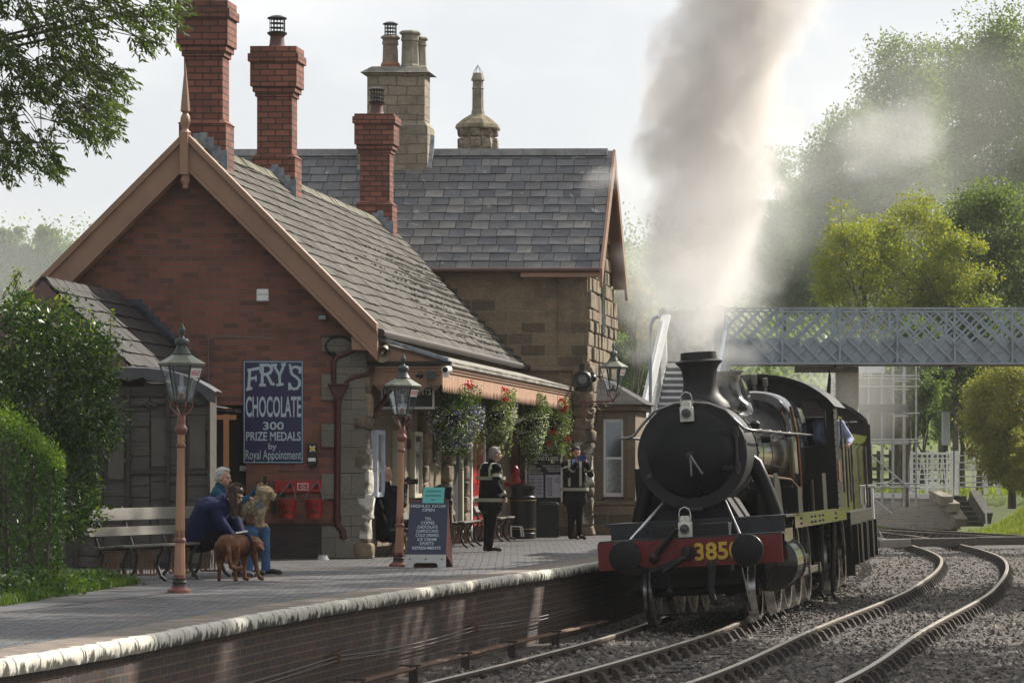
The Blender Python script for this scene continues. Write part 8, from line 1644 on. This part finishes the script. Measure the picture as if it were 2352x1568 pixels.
sm_m.cycles.volume_step_rate = .35; o = mb.build('smoke', sm_m, uv=False); o.location = SM; tag(o, 'thick grey brown smoke column rising from the engine funnel', 'smoke', kind='stuff')
def puff(name, label, c, rad, dens, col=(.985,.985,.985), ns=.5, amp=1.6, seed=0, det=5):
    m, t, v = volmat(name+'_vapour', col, .55); tcn = t.nodes.new('ShaderNodeTexCoord'); vl = t.nodes.new('ShaderNodeVectorMath'); vl.operation = 'DIVIDE'; vl.inputs[1].default_value = rad; t.links.new(tcn.outputs['Object'], vl.inputs[0])
    ln = t.nodes.new('ShaderNodeVectorMath'); ln.operation = 'LENGTH'; t.links.new(vl.outputs[0], ln.inputs[0])
    mpn = t.nodes.new('ShaderNodeMapping'); mpn.inputs['Location'].default_value = (seed*3.1, seed*1.7, seed); t.links.new(tcn.outputs['Object'], mpn.inputs[0]); n1 = noi(t, ns, det, .55, vec=mpn.outputs[0])
    e = mth(t, 'ADD', mth(t, 'SUBTRACT', .62, ln.outputs['Value']), mth(t, 'MULTIPLY', mth(t, 'SUBTRACT', n1, .5), amp)); t.links.new(mth(t, 'MULTIPLY', mth(t, 'MINIMUM', mth(t, 'MAXIMUM', e, 0), .5), dens), v.inputs['Density'])
    mb = MB(); mb.ball((0,0,0), rad, 14, 9); o = mb.build(name, m, uv=False); o.location = c; return tag(o, label, 'steam', kind='stuff')
puff('steam', 'white steam around the base of the smoke above the funnel', at(1605, 640, 50), (2.3,1.2,2.2), 1.4, ns=1.0, seed=1)
puff('steam', 'pale steam wisp drifting in front of the hillside trees', at(2050, 305, 66), (1.9,1.2,1.5), 1.0, ns=.7, amp=2.0, seed=2)
puff('steam', 'thin steam curling past the stone house gable end', at(1400, 410, 56), (.75,.6,.55), 1.2, ns=1.6, amp=2.2, seed=3)
puff('steam', 'white steam drifting over the footbridge stairs', at(1590, 720, 88), (3.2,2.5,2.4), .24, ns=.45, seed=4)
puff('steam', 'faint steam leaking above the safety valve cover', at(1690, 815, 51.5), (.75,.5,.35), .9, ns=2.0, seed=5)
puff('drifting_smoke', 'broad veil of drifting smoke before the far hill and trees', at(2030, 380, 131), (18,3.5,13.5), .24, (.97,.975,.975), .12, 1.0, 6, 3)
puff('drifting_smoke', 'pale mist veiling the distant trees left of the station roof', at(60, 640, 190), (20,8,9), .14, (.97,.98,.98), .08, .8, 11, 3)
puff('drifting_smoke', 'dense pale smoke bank hiding the far hill behind the funnel', at(1610, 560, 124), (8,6,8.5), .42, (.98,.985,.985), .18, 1.1, 9, 4)
puff('drifting_smoke', 'thin smoke haze under the footbridge around the scaffolding', at(1940, 880, 108), (3.8,3.5,4.2), .28, (.97,.97,.96), .2, 1.0, 7, 3)
hzm, t, v = volmat('air_haze', (.86,.90,.94), .3); v.inputs['Density'].default_value = .00022
mb = MB(); mb.box(-140, 140, -12, 345, -2.3, 60); tag(mb.build("haze", hzm, uv=False), 'thin pale haze in the air around the station and trees', 'haze', kind='stuff')
